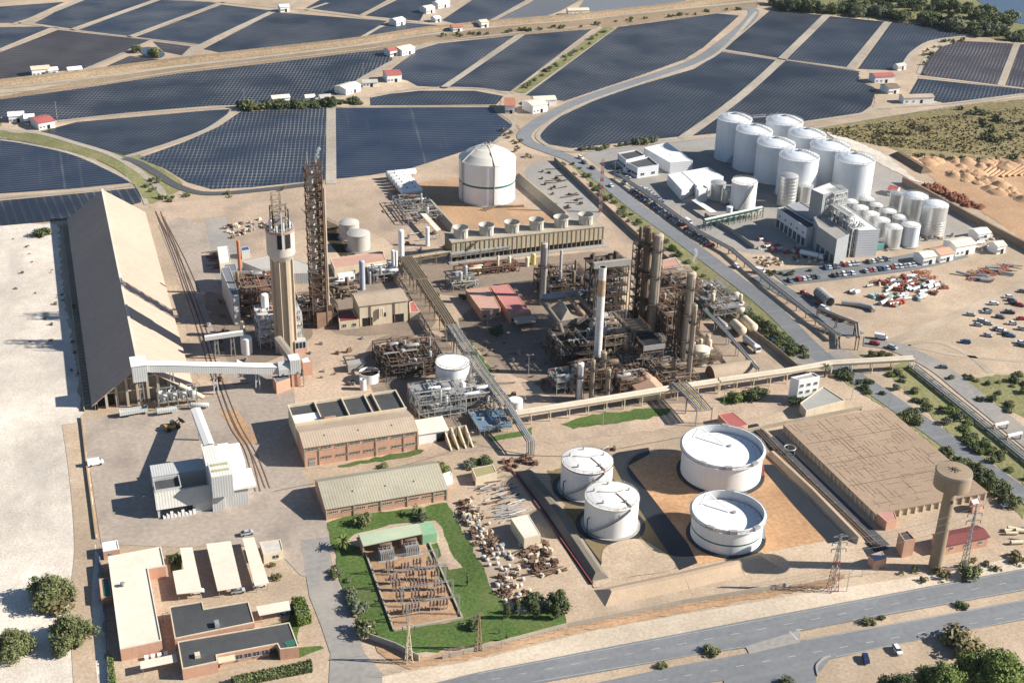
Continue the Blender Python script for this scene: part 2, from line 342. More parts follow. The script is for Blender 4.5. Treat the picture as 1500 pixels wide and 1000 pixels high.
# dark plastic covered fields, row direction in photo coordinates
FLD = [
 (FA, [(-40, 14), (0, 10), (95, 3), (25, 34), (-40, 33)], ((0, 34), (95, 2))),
 (FA, [(51, 34), (125, -6), (240, -6), (104, 42)], ((51, 34), (125, 2))),
 (FA, [(115, 44), (245, -4), (317, 5), (187, 53)], ((115, 44), (235, 1))),
 (FA, [(197, 55), (325, 7), (400, 16), (293, 65)], ((197, 55), (325, 7))),
 (FA, [(-30, 42), (0, 40), (77, 39), (0, 71), (-30, 80)], ((0, 71), (77, 39))),
 (FC, [(85, 44), (219, 59), (120, 103), (90, 104), (40, 112), (-40, 125), (-40, 92), (0, 77)], ((30, 110), (130, 50))),
 (FC, [(141, 104), (190, 82), (240, 88), (270, 84), (274, 92)], ((141, 104), (190, 82))),
 (FC, [(224, 61), (280, 68), (266, 81), (240, 76)], ((224, 76), (270, 61))),
 (FA, [(298, 72), (402, 18), (567, 31), (514, 63), (375, 80), (340, 81)], ((340, 80), (440, 22))),
 (FA, [(524, 62), (556, 41), (594, 31), (668, 40), (663, 46)], ((524, 62), (590, 31))),
 (FB, [(448, 12), (476, -4), (576, -4), (527, 22)], ((448, 12), (476, 0))),
 (FB, [(535, 23), (590, -4), (645, -4), (624, 14), (615, 31)], ((535, 23), (583, 0))),
 (FA, [(647, 30), (700, -5), (780, -5), (714, 32), (690, 40)], ((647, 30), (695, 0))),
 (FD, [(717, 34), (775, 5), (790, -5), (860, -5), (822, 16), (770, 34)], ((717, 34), (775, 5))),
 (FD, [(846, 14), (860, -5), (1006, -5), (1003, 7), (878, 25)], ((878, 25), (940, 0))),
 (FA, [(-60, 153), (0, 146), (130, 128), (260, 108), (400, 92), (530, 76), (565, 73), (576, 88), (530, 113), (495, 140), (471, 141), (440, 150), (375, 153), (307, 155), (187, 165), (85, 176), (13, 172), (-60, 178)], ((60, 170), (110, 125))),
 (FA, [(560, 112), (612, 73), (642, 64), (755, 52), (645, 128), (612, 126), (597, 118)], ((612, 126), (680, 60))),
 (FA, [(657, 128), (769, 51), (867, 43), (748, 134)], ((657, 128), (769, 51))),
 (FA, [(770, 140), (905, 40), (1051, 20), (1083, 23), (1030, 70), (1003, 87), (940, 110), (827, 148)], ((800, 140), (925, 40))),
 (FB, [(787, 200), (803, 179), (889, 139), (1017, 101), (1057, 76), (1137, 88), (1078, 144), (995, 200), (838, 217), (801, 211)], ((850, 210), (960, 120))),
 (FB, [(1061, 72), (1130, 14), (1208, 23), (1140, 85)], ((1061, 72), (1130, 13))),
 (FB, [(1215, 24), (1297, 32), (1244, 99), (1153, 87)], ((1153, 87), (1215, 24))),
 (FB, [(1307, 32), (1417, 41), (1415, 52), (1367, 60), (1341, 75), (1327, 92), (1308, 103), (1257, 101)], ((1257, 101), (1307, 32))),
 (FB, [(1151, 89), (1260, 105), (1258, 118), (1284, 131), (1276, 155), (1262, 165), (1175, 178), (1090, 191), (1013, 199), (1100, 134)], ((1013, 199), (1151, 89))),
 (FC, [(1348, 110), (1358, 88), (1378, 69), (1407, 60), (1484, 64), (1461, 124)], ((1348, 110), (1378, 60))),
 (FC, [(1495, 65), (1580, 68), (1560, 136), (1473, 125)], ((1473, 125), (1495, 65))),
 (FB, [(1345, 115), (1500, 131), (1540, 136), (1500, 137), (1383, 151), (1332, 138)], ((1332, 138), (1345, 115))),
 (FB, [(61, 193), (78, 188), (112, 179), (304, 162), (337, 160), (330, 172), (300, 190), (240, 211), (184, 228), (120, 210)], ((120, 210), (190, 165))),
 (FA, [(203, 232), (270, 208), (320, 186), (352, 164), (400, 161), (479, 158), (479, 263), (370, 274), (310, 277), (275, 267), (240, 246)], ((365, 274), (390, 161))),
 (FE, [(491, 158), (722, 157), (728, 167), (751, 184), (722, 208), (600, 247), (540, 257), (491, 262)], ((491, 210), (720, 205))),
 (FB, [(542, 141), (615, 133), (695, 133), (738, 141), (727, 153), (543, 155)], ((600, 155), (620, 133))),
 (FE, [(-60, 198), (0, 202), (40, 208), (107, 223), (160, 246), (190, 268), (100, 277), (-60, 287)], ((0, 240), (150, 228))),
 (FB, [(-60, 300), (0, 294), (204, 275), (207, 296), (150, 312), (100, 322), (-60, 336)], ((0, 310), (200, 285))),
]
for i, (m, px, rw) in enumerate(FLD): sheet('field', px, m, .14, False, rw)
# pale tracks and roads among the fields
TRK = mat('pale_track', (.40, .345, .28), (.30, .26, .20), .1, .95, big=.2, fine=.2)
for px, wd in [
 ([(-30, 133), (130, 116), (260, 98), (400, 82), (530, 66), (620, 52), (740, 38), (860, 28), (1000, 13), (1110, 2)], 6),
 ([(0, 137), (130, 125), (260, 105), (400, 88), (530, 73), (600, 62)], 2.5), ([(640, 62), (760, 48), (880, 37)], 3),
 ([(20, 36), (70, 20), (130, -4)], 7), ([(100, 46), (160, 26), (250, -6)], 5), ([(188, 55), (260, 28), (330, 3)], 5), ([(0, 75), (82, 41)], 5),
 ([(272, 88), (280, 76), (330, 50), (412, 12), (450, -5)], 7), ([(120, 104), (170, 83), (222, 60)], 4), ([(26, 34), (120, 46), (220, 58), (290, 66)], 3), ([(237, 0), (320, 4), (410, 12), (470, 18), (560, 30), (680, 40)], 3),
 ([(480, 5), (440, 18)], 4), ([(528, 23), (582, -3)], 4), ([(514, 64), (560, 38)], 4), ([(616, 32), (650, 18), (690, -4)], 5), ([(714, 33), (782, -3)], 3),
 ([(85, 178), (187, 167), (307, 158), (350, 156), (470, 152), (540, 143), (615, 130), (700, 130), (745, 138)], 3.5), ([(185, 230), (240, 214), (300, 192), (328, 175), (350, 158)], 5),
 ([(495, 143), (530, 116), (580, 88), (620, 66), (640, 62)], 5), ([(648, 130), (765, 51)], 6), ([(485, 270), (485, 156)], 7), ([(487, 156), (727, 155)], 2),
 ([(750, 137), (800, 98), (880, 40)], 4), ([(765, 141), (830, 92), (900, 42)], 4), ([(727, 156), (733, 166), (753, 184), (725, 210)], 3),
 ([(1000, 203), (1078, 147), (1140, 92), (1212, 22)], 8), ([(1245, 101), (1303, 30)], 7.5), ([(1055, 74), (1150, 88), (1255, 103)], 3.5), ([(1465, 126), (1490, 62)], 5), ([(1345, 112), (1470, 127), (1530, 134)], 3),
 ([(1325, 95), (1338, 77), (1365, 61), (1410, 54)], 5), ([(1345, 108), (1355, 86), (1375, 68), (1400, 60)], 3), ([(1090, 193), (1175, 180), (1262, 167), (1290, 158), (1380, 153), (1500, 138)], 4), ([(1180, 190), (1290, 172), (1400, 155), (1520, 140)], 3),
 ([(-20, 292), (100, 282), (200, 271)], 4), ([(0, 205), (40, 211), (107, 226), (160, 249), (200, 272), (215, 300)], 3), ([(0, 190), (60, 196), (110, 210), (170, 230), (225, 268), (240, 288)], 5)]:
    strip('track', px, wd * .8, TRK, .2)
strip('embankment', [(-40, 128), (130, 108), (260, 91), (400, 75), (530, 60), (620, 46), (740, 34), (860, 24), (1000, 8), (1130, -10)], 15, BERM, .1, profile=[(-.5, 0), (-.22, 2.2), (.22, 2.2), (.5, 0)])
strip('ditch', [(150, 232), (185, 250), (205, 268), (222, 290)], 7, VERGE, .24)
strip('canal', [(760, 136), (815, 97), (893, 41)], 9, VERGE, .24)
sheet('yard', [(0, 172), (60, 178), (85, 180), (55, 194), (20, 195), (0, 190)], SAND, .18)
sheet('yard', [(470, 140), (500, 138), (530, 116), (560, 112), (600, 122), (612, 128), (540, 140), (540, 156), (480, 157)], SAND, .18)
sheet('yard', [(1258, 106), (1300, 104), (1330, 112), (1330, 138), (1378, 151), (1290, 160), (1278, 158), (1286, 131), (1262, 118)], SAND, .18)
sheet('yard', [(735, 142), (760, 138), (820, 150), (790, 172), (762, 190), (750, 175), (730, 164)], SAND, .18)
sheet('pond', [(205, 72), (220, 69), (240, 77), (238, 84), (222, 85), (210, 80)], LAKE, .3, True)
# marsh, lake and hillside on the right
sheet('marsh', [(1140, -30), (1560, -30), (1560, 62), (1484, 62), (1420, 50), (1417, 40), (1300, 30), (1215, 22), (1130, 12)], VERGE, .10)
sheet('lake', [(1425, -6), (1445, 10), (1462, 22), (1480, 32), (1600, 40), (1600, -40), (1405, -40)], LAKE, .3, True)
sheet('hillside', [(1180, 190), (1290, 172), (1400, 156), (1560, 138), (1600, 260), (1500, 235), (1440, 236), (1330, 226), (1290, 212), (1250, 205)], SCRUB, .08)
sheet('quarry', [(1330, 226), (1440, 233), (1500, 228), (1600, 245), (1640, 420), (1500, 352), (1440, 312), (1375, 270)], EARTH, .10)
sheet('track', [(1200, 190), (1250, 205), (1300, 228), (1340, 262), (1362, 272), (1330, 262), (1290, 240), (1235, 212)], WSAND, .2)
# plant ground
sheet('rear_track', [(215, 300), (470, 274), (670, 242), (680, 256), (480, 292), (240, 318)], PAVE, .06)
sheet('plant_yard', [(240, 316), (480, 292), (680, 258), (760, 225), (812, 230), (900, 300), (1010, 420), (1140, 540), (1180, 590), (1120, 610), (800, 650), (420, 690), (300, 600), (285, 530), (262, 420)], PAVE, .07)
sheet('concrete_yard', [(118, 614), (290, 590), (340, 560), (300, 480), (268, 420), (232, 330), (262, 318), (300, 330), (345, 440), (372, 520), (430, 560), (440, 684), (478, 762), (486, 800), (470, 850), (440, 842), (400, 800), (240, 800), (148, 796), (134, 700)], CONC, .09)
sheet('entrance_road', [(440, 790), (480, 786), (488, 831), (511, 894), (535, 957), (560, 985), (600, 1030), (480, 1030), (484, 957), (470, 915), (453, 872)], GASPH, .11)
sheet('inner_road', [(300, 320), (330, 318), (360, 400), (362, 420), (320, 420)], GASPH, .11)
sheet('earth_patch', [(440, 305), (500, 300), (545, 325), (395, 345), (400, 385), (430, 400), (560, 400), (565, 350)], SAND, .10, True)
sheet('shade_tinted_ground', [(700, 440), (800, 420), (1000, 480), (1010, 590), (830, 600), (780, 560), (720, 540), (670, 470)], DKYARD, .10)  # dark sheet paints in the shade lying over the furnace yard
sheet('tank_yard', [(560, 275), (672, 260), (760, 300), (880, 338), (640, 340), (590, 290)], EARTH, .09)
sheet('soot_yard', [(770, 248), (812, 240), (880, 310), (830, 322), (790, 285)], GASPH, .12, True)
sheet('dark_ground', [(320, 430), (440, 470), (450, 500), (360, 540), (330, 520), (300, 440)], DKYARD, .105, True)  # patches of darker brown ground among the plant units
sheet('dark_ground', [(545, 500), (640, 490), (690, 560), (700, 625), (610, 625), (545, 570)], DKYARD, .105, True)
sheet('dark_ground', [(470, 400), (590, 390), (640, 470), (560, 490), (480, 480)], DKYARD, .104, True)
sheet('dark_ground', [(600, 390), (760, 380), (900, 370), (960, 420), (880, 440), (640, 430)], DKYARD, .103, True)
sheet('service_bay', [(1045, 480), (1130, 560), (1080, 572), (1000, 520)], PAVE, .1)
sheet('grass_strip', [(822, 620), (860, 608), (950, 597), (985, 598), (975, 608), (900, 620), (840, 628)], LAWN, .12)
sheet('grass_strip', [(1050, 585), (1075, 574), (1120, 575), (1110, 585), (1063, 594)], LAWN, .12)
sheet('grass_strip', [(495, 680), (560, 668), (612, 657), (622, 659), (618, 664), (560, 675), (497, 684)], LAWN, .12)
sheet('grass_strip', [(660, 650), (690, 644), (698, 647), (685, 655), (666, 656)], LAWN, .12)
sheet('grass_strip', [(712, 640), (760, 632), (780, 625), (778, 636), (745, 642), (718, 646)], LAWN, .12)
sheet('grass_strip', [(644, 455), (660, 470), (670, 490), (672, 500), (660, 492), (648, 470)], LAWN, .12)
sheet('grass_strip', [(690, 500), (715, 535), (735, 575), (730, 580), (705, 545), (685, 508)], LAWN, .12)
sheet('flower_bed', [(680, 676), (712, 669), (720, 676), (690, 684)], LAWN, .12)
# lawn round the substation
sheet('lawn', [(477, 766), (520, 752), (600, 745), (655, 735), (662, 748), (672, 765), (690, 800), (715, 850), (740, 885), (765, 900), (800, 890), (828, 900), (832, 915), (760, 935), (615, 957), (545, 930), (528, 925), (522, 900), (503, 855), (488, 800)], LAWN, .13)
sheet('walkway', [(505, 793), (520, 782), (560, 771), (612, 763), (638, 762), (648, 772), (652, 790), (662, 810), (677, 831), (657, 834), (655, 829), (637, 830), (630, 815), (620, 798), (610, 800), (540, 806)], PAVE, .17, False)
sheet('grass_bed', [(624, 799), (640, 795), (647, 813), (640, 819), (632, 815)], LAWN, .20)
sheet('gravel_yard', [(527, 786), (612, 783), (626, 812), (677, 905), (577, 923)], EARTH, .19)
# office quarter lawns
sheet('lawn', [(380, 918), (424, 908), (428, 880), (440, 876), (450, 900), (440, 912), (436, 940), (438, 948), (470, 945), (474, 950), (440, 960)], LAWN, .12)
sheet('lawn', [(248, 815), (262, 806), (266, 832), (252, 838)], LAWN, .12)
# tank basin
BASF = mat('rusty_sand', (.53, .315, .165), (.43, .245, .125), .08, .95, amt=.5, big=.25, fine=.2, streak=.5, scol=(.27, .15, .08), st=(.06, .06, .1))
sheet('basin_floor', [(912, 678), (995, 660), (1120, 650), (1215, 790), (1100, 812), (1010, 828)], BASF, .10)
sheet('basin_floor', [(800, 690), (900, 672), (1012, 826), (990, 834), (900, 845), (860, 800)], MUD, .09)
sheet('basin_liner', [(893, 668), (905, 662), (950, 655), (952, 664), (920, 682), (966, 742), (1008, 796), (1022, 824), (996, 834), (966, 790), (916, 712)], LINER, .16)
sheet('basin_liner', [(1112, 680), (1132, 680), (1190, 735), (1243, 790), (1214, 795), (1165, 742)], LINER, .16)
sheet('basin_liner', [(752, 690), (778, 688), (856, 790), (890, 835), (872, 856), (862, 855), (800, 760)], LINER, .16)
sheet('sand_bank', [(888, 800), (940, 790), (990, 830), (920, 845), (870, 860), (880, 830)], SAND, .2, True)
# right side
sheet('parking_ground', [(1070, 370), (1260, 355), (1440, 330), (1560, 320), (1640, 560), (1500, 548), (1400, 545), (1330, 520), (1260, 495), (1180, 430)], SAND, .05)
sheet('silo_yard', [(850, 225), (960, 205), (1180, 190), (1290, 240), (1390, 300), (1440, 345), (1250, 368), (1100, 372), (1040, 352), (930, 280)], GASPH, .075)
sheet('scrub_bank', [(830, 236), (860, 240), (910, 285), (950, 322), (1050, 400), (1200, 518), (1215, 540), (1180, 540), (1140, 510), (1000, 385), (900, 300)], VERGE, .09)
sheet('scrub_bank', [(1215, 545), (1265, 545), (1300, 575), (1420, 690), (1500, 740), (1500, 760), (1420, 700), (1330, 620)], VERGE, .09)
sheet('scrub_bank', [(1290, 540), (1330, 530), (1500, 660), (1560, 720), (1500, 710), (1400, 640)], VERGE, .09)
sheet('scrub_bank', [(1392, 556), (1500, 545), (1560, 560), (1560, 660), (1500, 612)], VERGE, .09)
sheet('service_road', [(1000, 14), (1050, 10)], ASPH, .2) if False else None
strip('service_road', [(1090, 12), (1104, 16), (1096, 32), (1060, 62), (1022, 88), (960, 111), (880, 137), (822, 160), (784, 182), (768, 198), (776, 210), (806, 222), (840, 235), (880, 262), (930, 302), (1000, 352), (1060, 397), (1130, 452), (1200, 520), (1258, 556), (1330, 605), (1420, 670), (1480, 712), (1560, 765)], 8.5, ASPH, .22)
strip('track', [(1108, 18), (1066, 66), (1028, 92), (960, 116), (880, 143), (828, 165), (796, 188), (790, 205), (830, 222), (900, 217), (1000, 206), (1080, 196)], 3, TRK, .24)
strip('gravel_road', [(1265, 500), (1310, 508), (1370, 536), (1420, 575), (1500, 640), (1560, 690)], 9, GASPH, .2)
strip('car_park_lane', [(1140, 408), (1230, 398), (1330, 385), (1400, 368)], 16, ASPH, .2)
strip('car_park_lane', [(1110, 405), (1170, 440), (1215, 470), (1255, 492)], 9, ASPH, .21)
strip('forecourt', [(1165, 520), (1215, 530), (1250, 520)], 14, GASPH, .2)
# main roads in the foreground
sheet('main_road', [(560, 1020), (700, 984), (900, 945), (1100, 907.5), (1300, 870), (1500, 832), (1640, 806), (1640, 838), (1500, 864), (1244, 910), (1170, 924), (1169, 938), (1400, 896), (1640, 852), (1640, 884), (1500, 907), (1367, 931), (1262, 954), (1216, 965), (1195, 990), (1200, 1040), (1070, 1040), (1060, 996), (1000, 1003), (880, 1030), (800, 1040), (870, 1000), (1000, 973), (1100, 955), (1092, 948), (1020, 958), (790, 1000), (700, 1020), (640, 1045), (560, 1045)], ASPH, .2)
sheet('main_road', [(1092, 946), (1172, 922), (1172, 940), (1098, 957)], GASPH, .215)
sheet('kerb_verge', [(560, 990), (700, 966), (880, 920), (1000, 899), (1220, 862), (1400, 835), (1500, 812), (1500, 832), (1100, 907), (700, 984), (560, 1018)], mat('pale_verge', (.58, .49, .38), (.44, .35, .25), .12, .95, big=.2, fine=.15), .12)
sheet('earth_strip', [(615, 962), (830, 918), (1000, 885), (1200, 850), (1240, 840), (1220, 858), (1000, 896), (850, 925), (700, 960), (600, 980), (560, 960), (535, 930)], EARTH, .13)
mk = MB()
def dash(a, b, wd, z=.235):
    p = P(*a, z); q = P(*b, z); d = (q - p).normalized(); s_ = Vector((d.y, -d.x, 0)) * wd / 2
    mk.poly([p - s_, q - s_, q + s_, p + s_])
for i in range(22):
    t0 = 720 + i * 39; f = lambda x: 1000 - (x - 690) * .187
    dash((t0, f(t0)), (t0 + 13, f(t0 + 13)), .16)
for i in range(18):
    t0 = 850 + i * 38; f = lambda x: 1017 - (x - 850) * .182
    if not 1080 < t0 < 1180 or True: dash((t0, f(t0)), (t0 + 12, f(t0 + 12)), .16)
dash((700, 986), (1500, 834), .14); dash((780, 998), (1085, 947), .14); dash((1250, 907), (1500, 862.5), .14); dash((1180, 937), (1500, 879), .14); dash((1225, 961), (1500, 905), .14)
dash((1157, 924), (1168, 936), .5); dash((1166, 922), (1176, 921), .4)
struct(mk.build('lane_marking', PAINT))
strip('kerb', [(1198, 990), (1196, 976), (1205, 966), (1216, 962)], .5, CONCG, .2, profile=[(-.5, 0), (-.5, .35), (.5, .35), (.5, 0)])
TYR = mat('tyre_worn_sand', (.36, .29, .215), (.44, .35, .26), .3, .95, big=.2, fine=.2)
for px, wd in (([(1285, 506), (1330, 492), (1400, 462), (1500, 418), (1560, 400)], 5), ([(1310, 508), (1370, 500), (1420, 520), (1450, 545)], 3), ([(1330, 506), (1400, 520), (1500, 530)], 2), ([(104, 620), (116, 700), (124, 800), (118, 880), (126, 1010)], 6)): strip('tyre_track', px, wd, TYR if px[0][0] > 200 else SAND, .13)
for px in ([(700, 650), (560, 690), (450, 710), (400, 720)], [(1000, 640), (820, 668), (700, 652)]): strip('tyre_track', px, .45, DKYARD, .135)
# railway tracks in the west yard
for k, px in enumerate([[(232, 310), (247, 350), (262, 390), (275, 430), (292, 480), (310, 540), (338, 620), (362, 660), (378, 720)], [(236, 318), (256, 365), (276, 420), (298, 480), (318, 545), (346, 618), (372, 664), (392, 715)], [(240, 326), (268, 380), (290, 430)]]):
    for dx in (-.75, .75): strip('rail', [(a + dx * 4.6, b) for a, b in px], .28, RUST, .13, profile=[(-.5, 0), (-.5, .12), (.5, .12), (.5, 0)])
strip('rail_bed', [(334, 602), (352, 625), (368, 650)], 6, EARTH, .115)
# ================================================================== BUILDINGS
def cen(pts): return (sum(p[0] for p in pts) / len(pts), sum(p[1] for p in pts) / len(pts), 0)
def roofpts(px, h): return [(lambda v: (v.x, v.y))(P(a, b, h)) for a, b in px]
def poly_bld(name, label, cat, px, h, wall, roof, par=.45, group=None, world=False, th=.3, slab=None):
    """walls extruded under a flat roof whose outline is known at height h; parapet round it"""
    pts = px if world else roofpts(px, h); c = cen(pts); r = thing(name, label, cat, c, group)
    n = len(pts); a = sum(pts[i][0] * pts[(i + 1) % n][1] - pts[(i + 1) % n][0] * pts[i][1] for i in range(n))
    if a < 0: pts = pts[::-1]
    MB().prism(pts, 0, h - .02).build('wall', wall, r)
    MB().poly([(x, y, h + .02) for x, y in pts]).build('roof', roof, r)
    if par:
        mb = MB(); ins = inset(pts, th)
        for i in range(n):
            j = (i + 1) % n; q = [pts[i], pts[j], ins[j], ins[i]]
            mb.prism(q, h - .01, h + par)
        mb.build('parapet', slab or wall, r)
    r['_pts'] = 0; del r['_pts']; return r, pts
def inset(pts, d):
    n = len(pts); out = []
    for i in range(n):
        a, b, c = Vector(pts[i - 1]), Vector(pts[i]), Vector(pts[(i + 1) % n])
        e1 = (b - a).normalized(); e2 = (c - b).normalized(); n1 = Vector((-e1.y, e1.x)); n2 = Vector((-e2.y, e2.x))
        m_ = n1 + n2; k = m_.length_squared
        out.append(tuple(b + m_ * (2 * d / k if k > .1 else d)))
    return out
def rect(x0, x1, y0, y1): return [(x0, y0), (x1, y0), (x1, y1), (x0, y1)]
def gable(name, label, cat, x0, x1, y0, y1, eave, ridge, wall, roof, ax='x', rf=.5, oh=.4, group=None, eave2=None):
    """pitched building; ax = direction of the ridge, rf = where across it the ridge runs"""
    r = thing(name, label, cat, ((x0 + x1) / 2, (y0 + y1) / 2, 0), group); e2 = eave if eave2 is None else eave2
    if ax == 'x':
        ym = y0 + (y1 - y0) * rf
        v = [(x, y, z) for x in (x0, x1) for y, z in ((y0, 0), (y0, eave), (ym, ridge), (y1, e2), (y1, 0))]
        s1 = (ridge - eave) / max(ym - y0, .1); s2 = (ridge - e2) / max(y1 - ym, .1)
        R_ = [((x0 - oh, y0 - oh, eave - s1 * oh), (x1 + oh, y0 - oh, eave - s1 * oh), (x1 + oh, ym, ridge), (x0 - oh, ym, ridge)),
              ((x0 - oh, ym, ridge), (x1 + oh, ym, ridge), (x1 + oh, y1 + oh, e2 - s2 * oh), (x0 - oh, y1 + oh, e2 - s2 * oh))]
    else:
        xm = x0 + (x1 - x0) * rf
        v = [(x, y, z) for y in (y0, y1) for x, z in ((x0, 0), (x0, eave), (xm, ridge), (x1, e2), (x1, 0))]
        s1 = (ridge - eave) / max(xm - x0, .1); s2 = (ridge - e2) / max(x1 - xm, .1)
        R_ = [((x0 - oh, y1 + oh, eave - s1 * oh), (x0 - oh, y0 - oh, eave - s1 * oh), (xm, y0 - oh, ridge), (xm, y1 + oh, ridge)),
              ((xm, y1 + oh, ridge), (xm, y0 - oh, ridge), (x1 + oh, y0 - oh, e2 - s2 * oh), (x1 + oh, y1 + oh, e2 - s2 * oh))]
    MB().add(v, [[0, 1, 2, 3, 4], [9, 8, 7, 6, 5], [0, 5, 6, 1], [4, 3, 8, 9]]).build('wall', wall, r)
    mb = MB()
    for q in R_:
        mb.poly([(a, b, c + .28) for a, b, c in q]); mb.poly([(a, b, c + .08) for a, b, c in q[::-1]])
        for i in range(4):
            a, b = q[i], q[(i + 1) % 4]; mb.poly([(a[0], a[1], a[2] + .08), (b[0], b[1], b[2] + .08), (b[0], b[1], b[2] + .28), (a[0], a[1], a[2] + .28)])
    mb.build('roof', roof, r)
    return r
def window(r, face, u, v, z, wd, hh, fm=None, panes=3, name='window', gm=None):
    """a framed opening on a wall: face S (looking to -y), N, W or E; u along the wall, v the wall plane"""
    s_ = -1 if face in 'SW' else 1; mb = MB(); t = .07 * s_; t2 = .1 * s_
    def bx(u0, u1, z0, z1, a, b, mi):
        if face in 'SN': mb.box(u0, u1, v + a, v + b, z0, z1, mi)
        else: mb.box(v + a, v + b, u0, u1, z0, z1, mi)
    bx(u - wd / 2, u + wd / 2, z, z + hh, 0, t, 1)
    bx(u - wd / 2 - .1, u + wd / 2 + .1, z - .15, z, 0, t * 2, 0)
    for k in range(panes + 1):
        q = u - wd / 2 + wd * k / panes; bx(q - .05, q + .05, z, z + hh, t, t2, 0)
    bx(u - wd / 2, u + wd / 2, z + hh - .06, z + hh, t, t2, 0)
    return mb.build(name, [fm or FRAMEW, gm or GLASS], subp(r, 'wall'))
def door(r, face, u, v, wd, hh, m): 
    s_ = -1 if face in 'SW' else 1; mb = MB()
    def bx(u0, u1, z0, z1, a, b, mi):
        if face in 'SN': mb.box(u0, u1, v + a, v + b, z0, z1, mi)
        else: mb.box(v + a, v + b, u0, u1, z0, z1, mi)
    bx(u - wd / 2 - .12, u + wd / 2 + .12, 0, hh + .12, 0, .06 * s_, 1); bx(u - wd / 2, u + wd / 2, 0, hh, .06 * s_, .1 * s_, 0)
    return mb.build('door', [m, CONCG], subp(r, 'wall'))
def vent(r, x, y, z, s_=.5, h=.7, m=None): return MB().cyl(x, y, s_ * .6, z, z + h, 10).lathe(x, y, [(s_, z + h), (s_ * .9, z + h + .25), (.02, z + h + .45)], 10).build('roof_vent', m or STEEL, subp(r, 'roof'))

# ---- A. the great storage warehouse with its long pitched roof
q = P(138, 590, 3.0); YW = q.y; wx0 = q.x; wx1 = P(281, 571, 3.0).x
rid = onY(203, 535, YW); yb = P(100, 320, 3.0).y
wh = thing('storage_warehouse', 'huge warehouse with steep peach roof and open concrete gable', 'warehouse', ((wx0 + wx1) / 2, (YW + yb) / 2, 0))
xm, zr = rid.x, rid.z
EW = (zr - 3) / (xm - wx0)
for nm, a, mm in (('roof', 1, BIGROOF_S), ('roof', -1, BIGROOF_S)):
    xe = wx1 if a > 0 else wx0; mb = MB()
    q4 = [(xm, YW - 1, zr), (xe + a * 1.0, YW - 1, 2.4), (xe + a * 1.0, yb + .5, 2.4), (xm, yb + .5, zr)]
    nseg = 9
    for k in range(nseg):      # sheets laid in bays along the length, each a touch proud of the last
        y0_ = YW - 1 + (yb - YW + 1.5) * k / nseg; y1_ = YW - 1 + (yb - YW + 1.5) * (k + 1) / nseg; dz = .03 * (k % 2)
        v = [(xm, y0_, zr + dz), (xe + a, y0_, 2.4 + dz), (xe + a, y1_, 2.4 + dz), (xm, y1_, zr + dz)]
        mb.poly(v if a > 0 else v[::-1]); mb.poly([(x, y, z - .3) for x, y, z in (v[::-1] if a > 0 else v)])
        mb.poly([v[0], v[1], (v[1][0], v[1][1], v[1][2] - .3), (v[0][0], v[0][1], v[0][2] - .3)])
    mb.build(nm, mm, wh)
MB().box(xm - .5, xm + .5, YW - 1, yb + .5, zr + .04, zr + .35).build('ridge_cap', CREAM, wh)
MB().add([(wx0, yb, 0), (wx0, yb, 2.4), (xm, yb, zr - .4), (wx1, yb, 2.4), (wx1, yb, 0)], [[0, 1, 2, 3, 4]]).build('wall', WARE, wh)
mb = MB(); mb.add([(wx0 + 1, YW + 3, 0), (wx0 + 1, YW + 3, 2.2), (xm, YW + 3, zr - .8), (wx1 - 1, YW + 3, 2.2), (wx1 - 1, YW + 3, 0)], [[0, 1, 2, 3, 4]])
mb.box(wx0 + .3, wx0 + 1, YW, yb, 0, 2.5); mb.box(wx1 - 1, wx1 - .3, YW, yb, 0, 2.5); mb.build('wall', WARE, wh)
nb = 9
for k in range(nb + 1):
    x = wx0 + .6 + (wx1 - wx0 - 1.2) * k / nb; zt = min(3 + (x - wx0) * EW, 3 + (wx1 - x) * (zr - 3) / (wx1 - xm)) - .5
    MB().box(x - .45, x + .45, YW, YW + 3, 0, max(zt, 2)).build('buttress', WARE, wh)
mb = MB()
for z in (5.5, 10.5, 15):
    xa = max(wx0 + 1, wx0 + (z - 2) / EW); xb_ = min(wx1 - 1, wx1 - (z - 2) / ((zr - 3) / (wx1 - xm)))
    mb.box(xa, xb_, YW + .6, YW + 1.1, z, z + .5)
mb.build('tie_beam', WARE, wh)
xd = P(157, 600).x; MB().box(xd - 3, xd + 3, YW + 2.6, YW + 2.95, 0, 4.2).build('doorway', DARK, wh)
mb = MB()
for k in range(34):
    y = YW + 4 + k * 2.6; mb.box(wx0 - 3.6, wx0 - 1.2, y, y + .35, 0, .5)
mb.box(wx0 - 3.8, wx0 - 3.5, YW, yb, 0, 1.2); tag(mb.build('kerb_wall', WARE, None, (wx0 - 3, YW + 40, 0)), 'low ribbed concrete drain wall along the shaded side of the warehouse', 'wall')

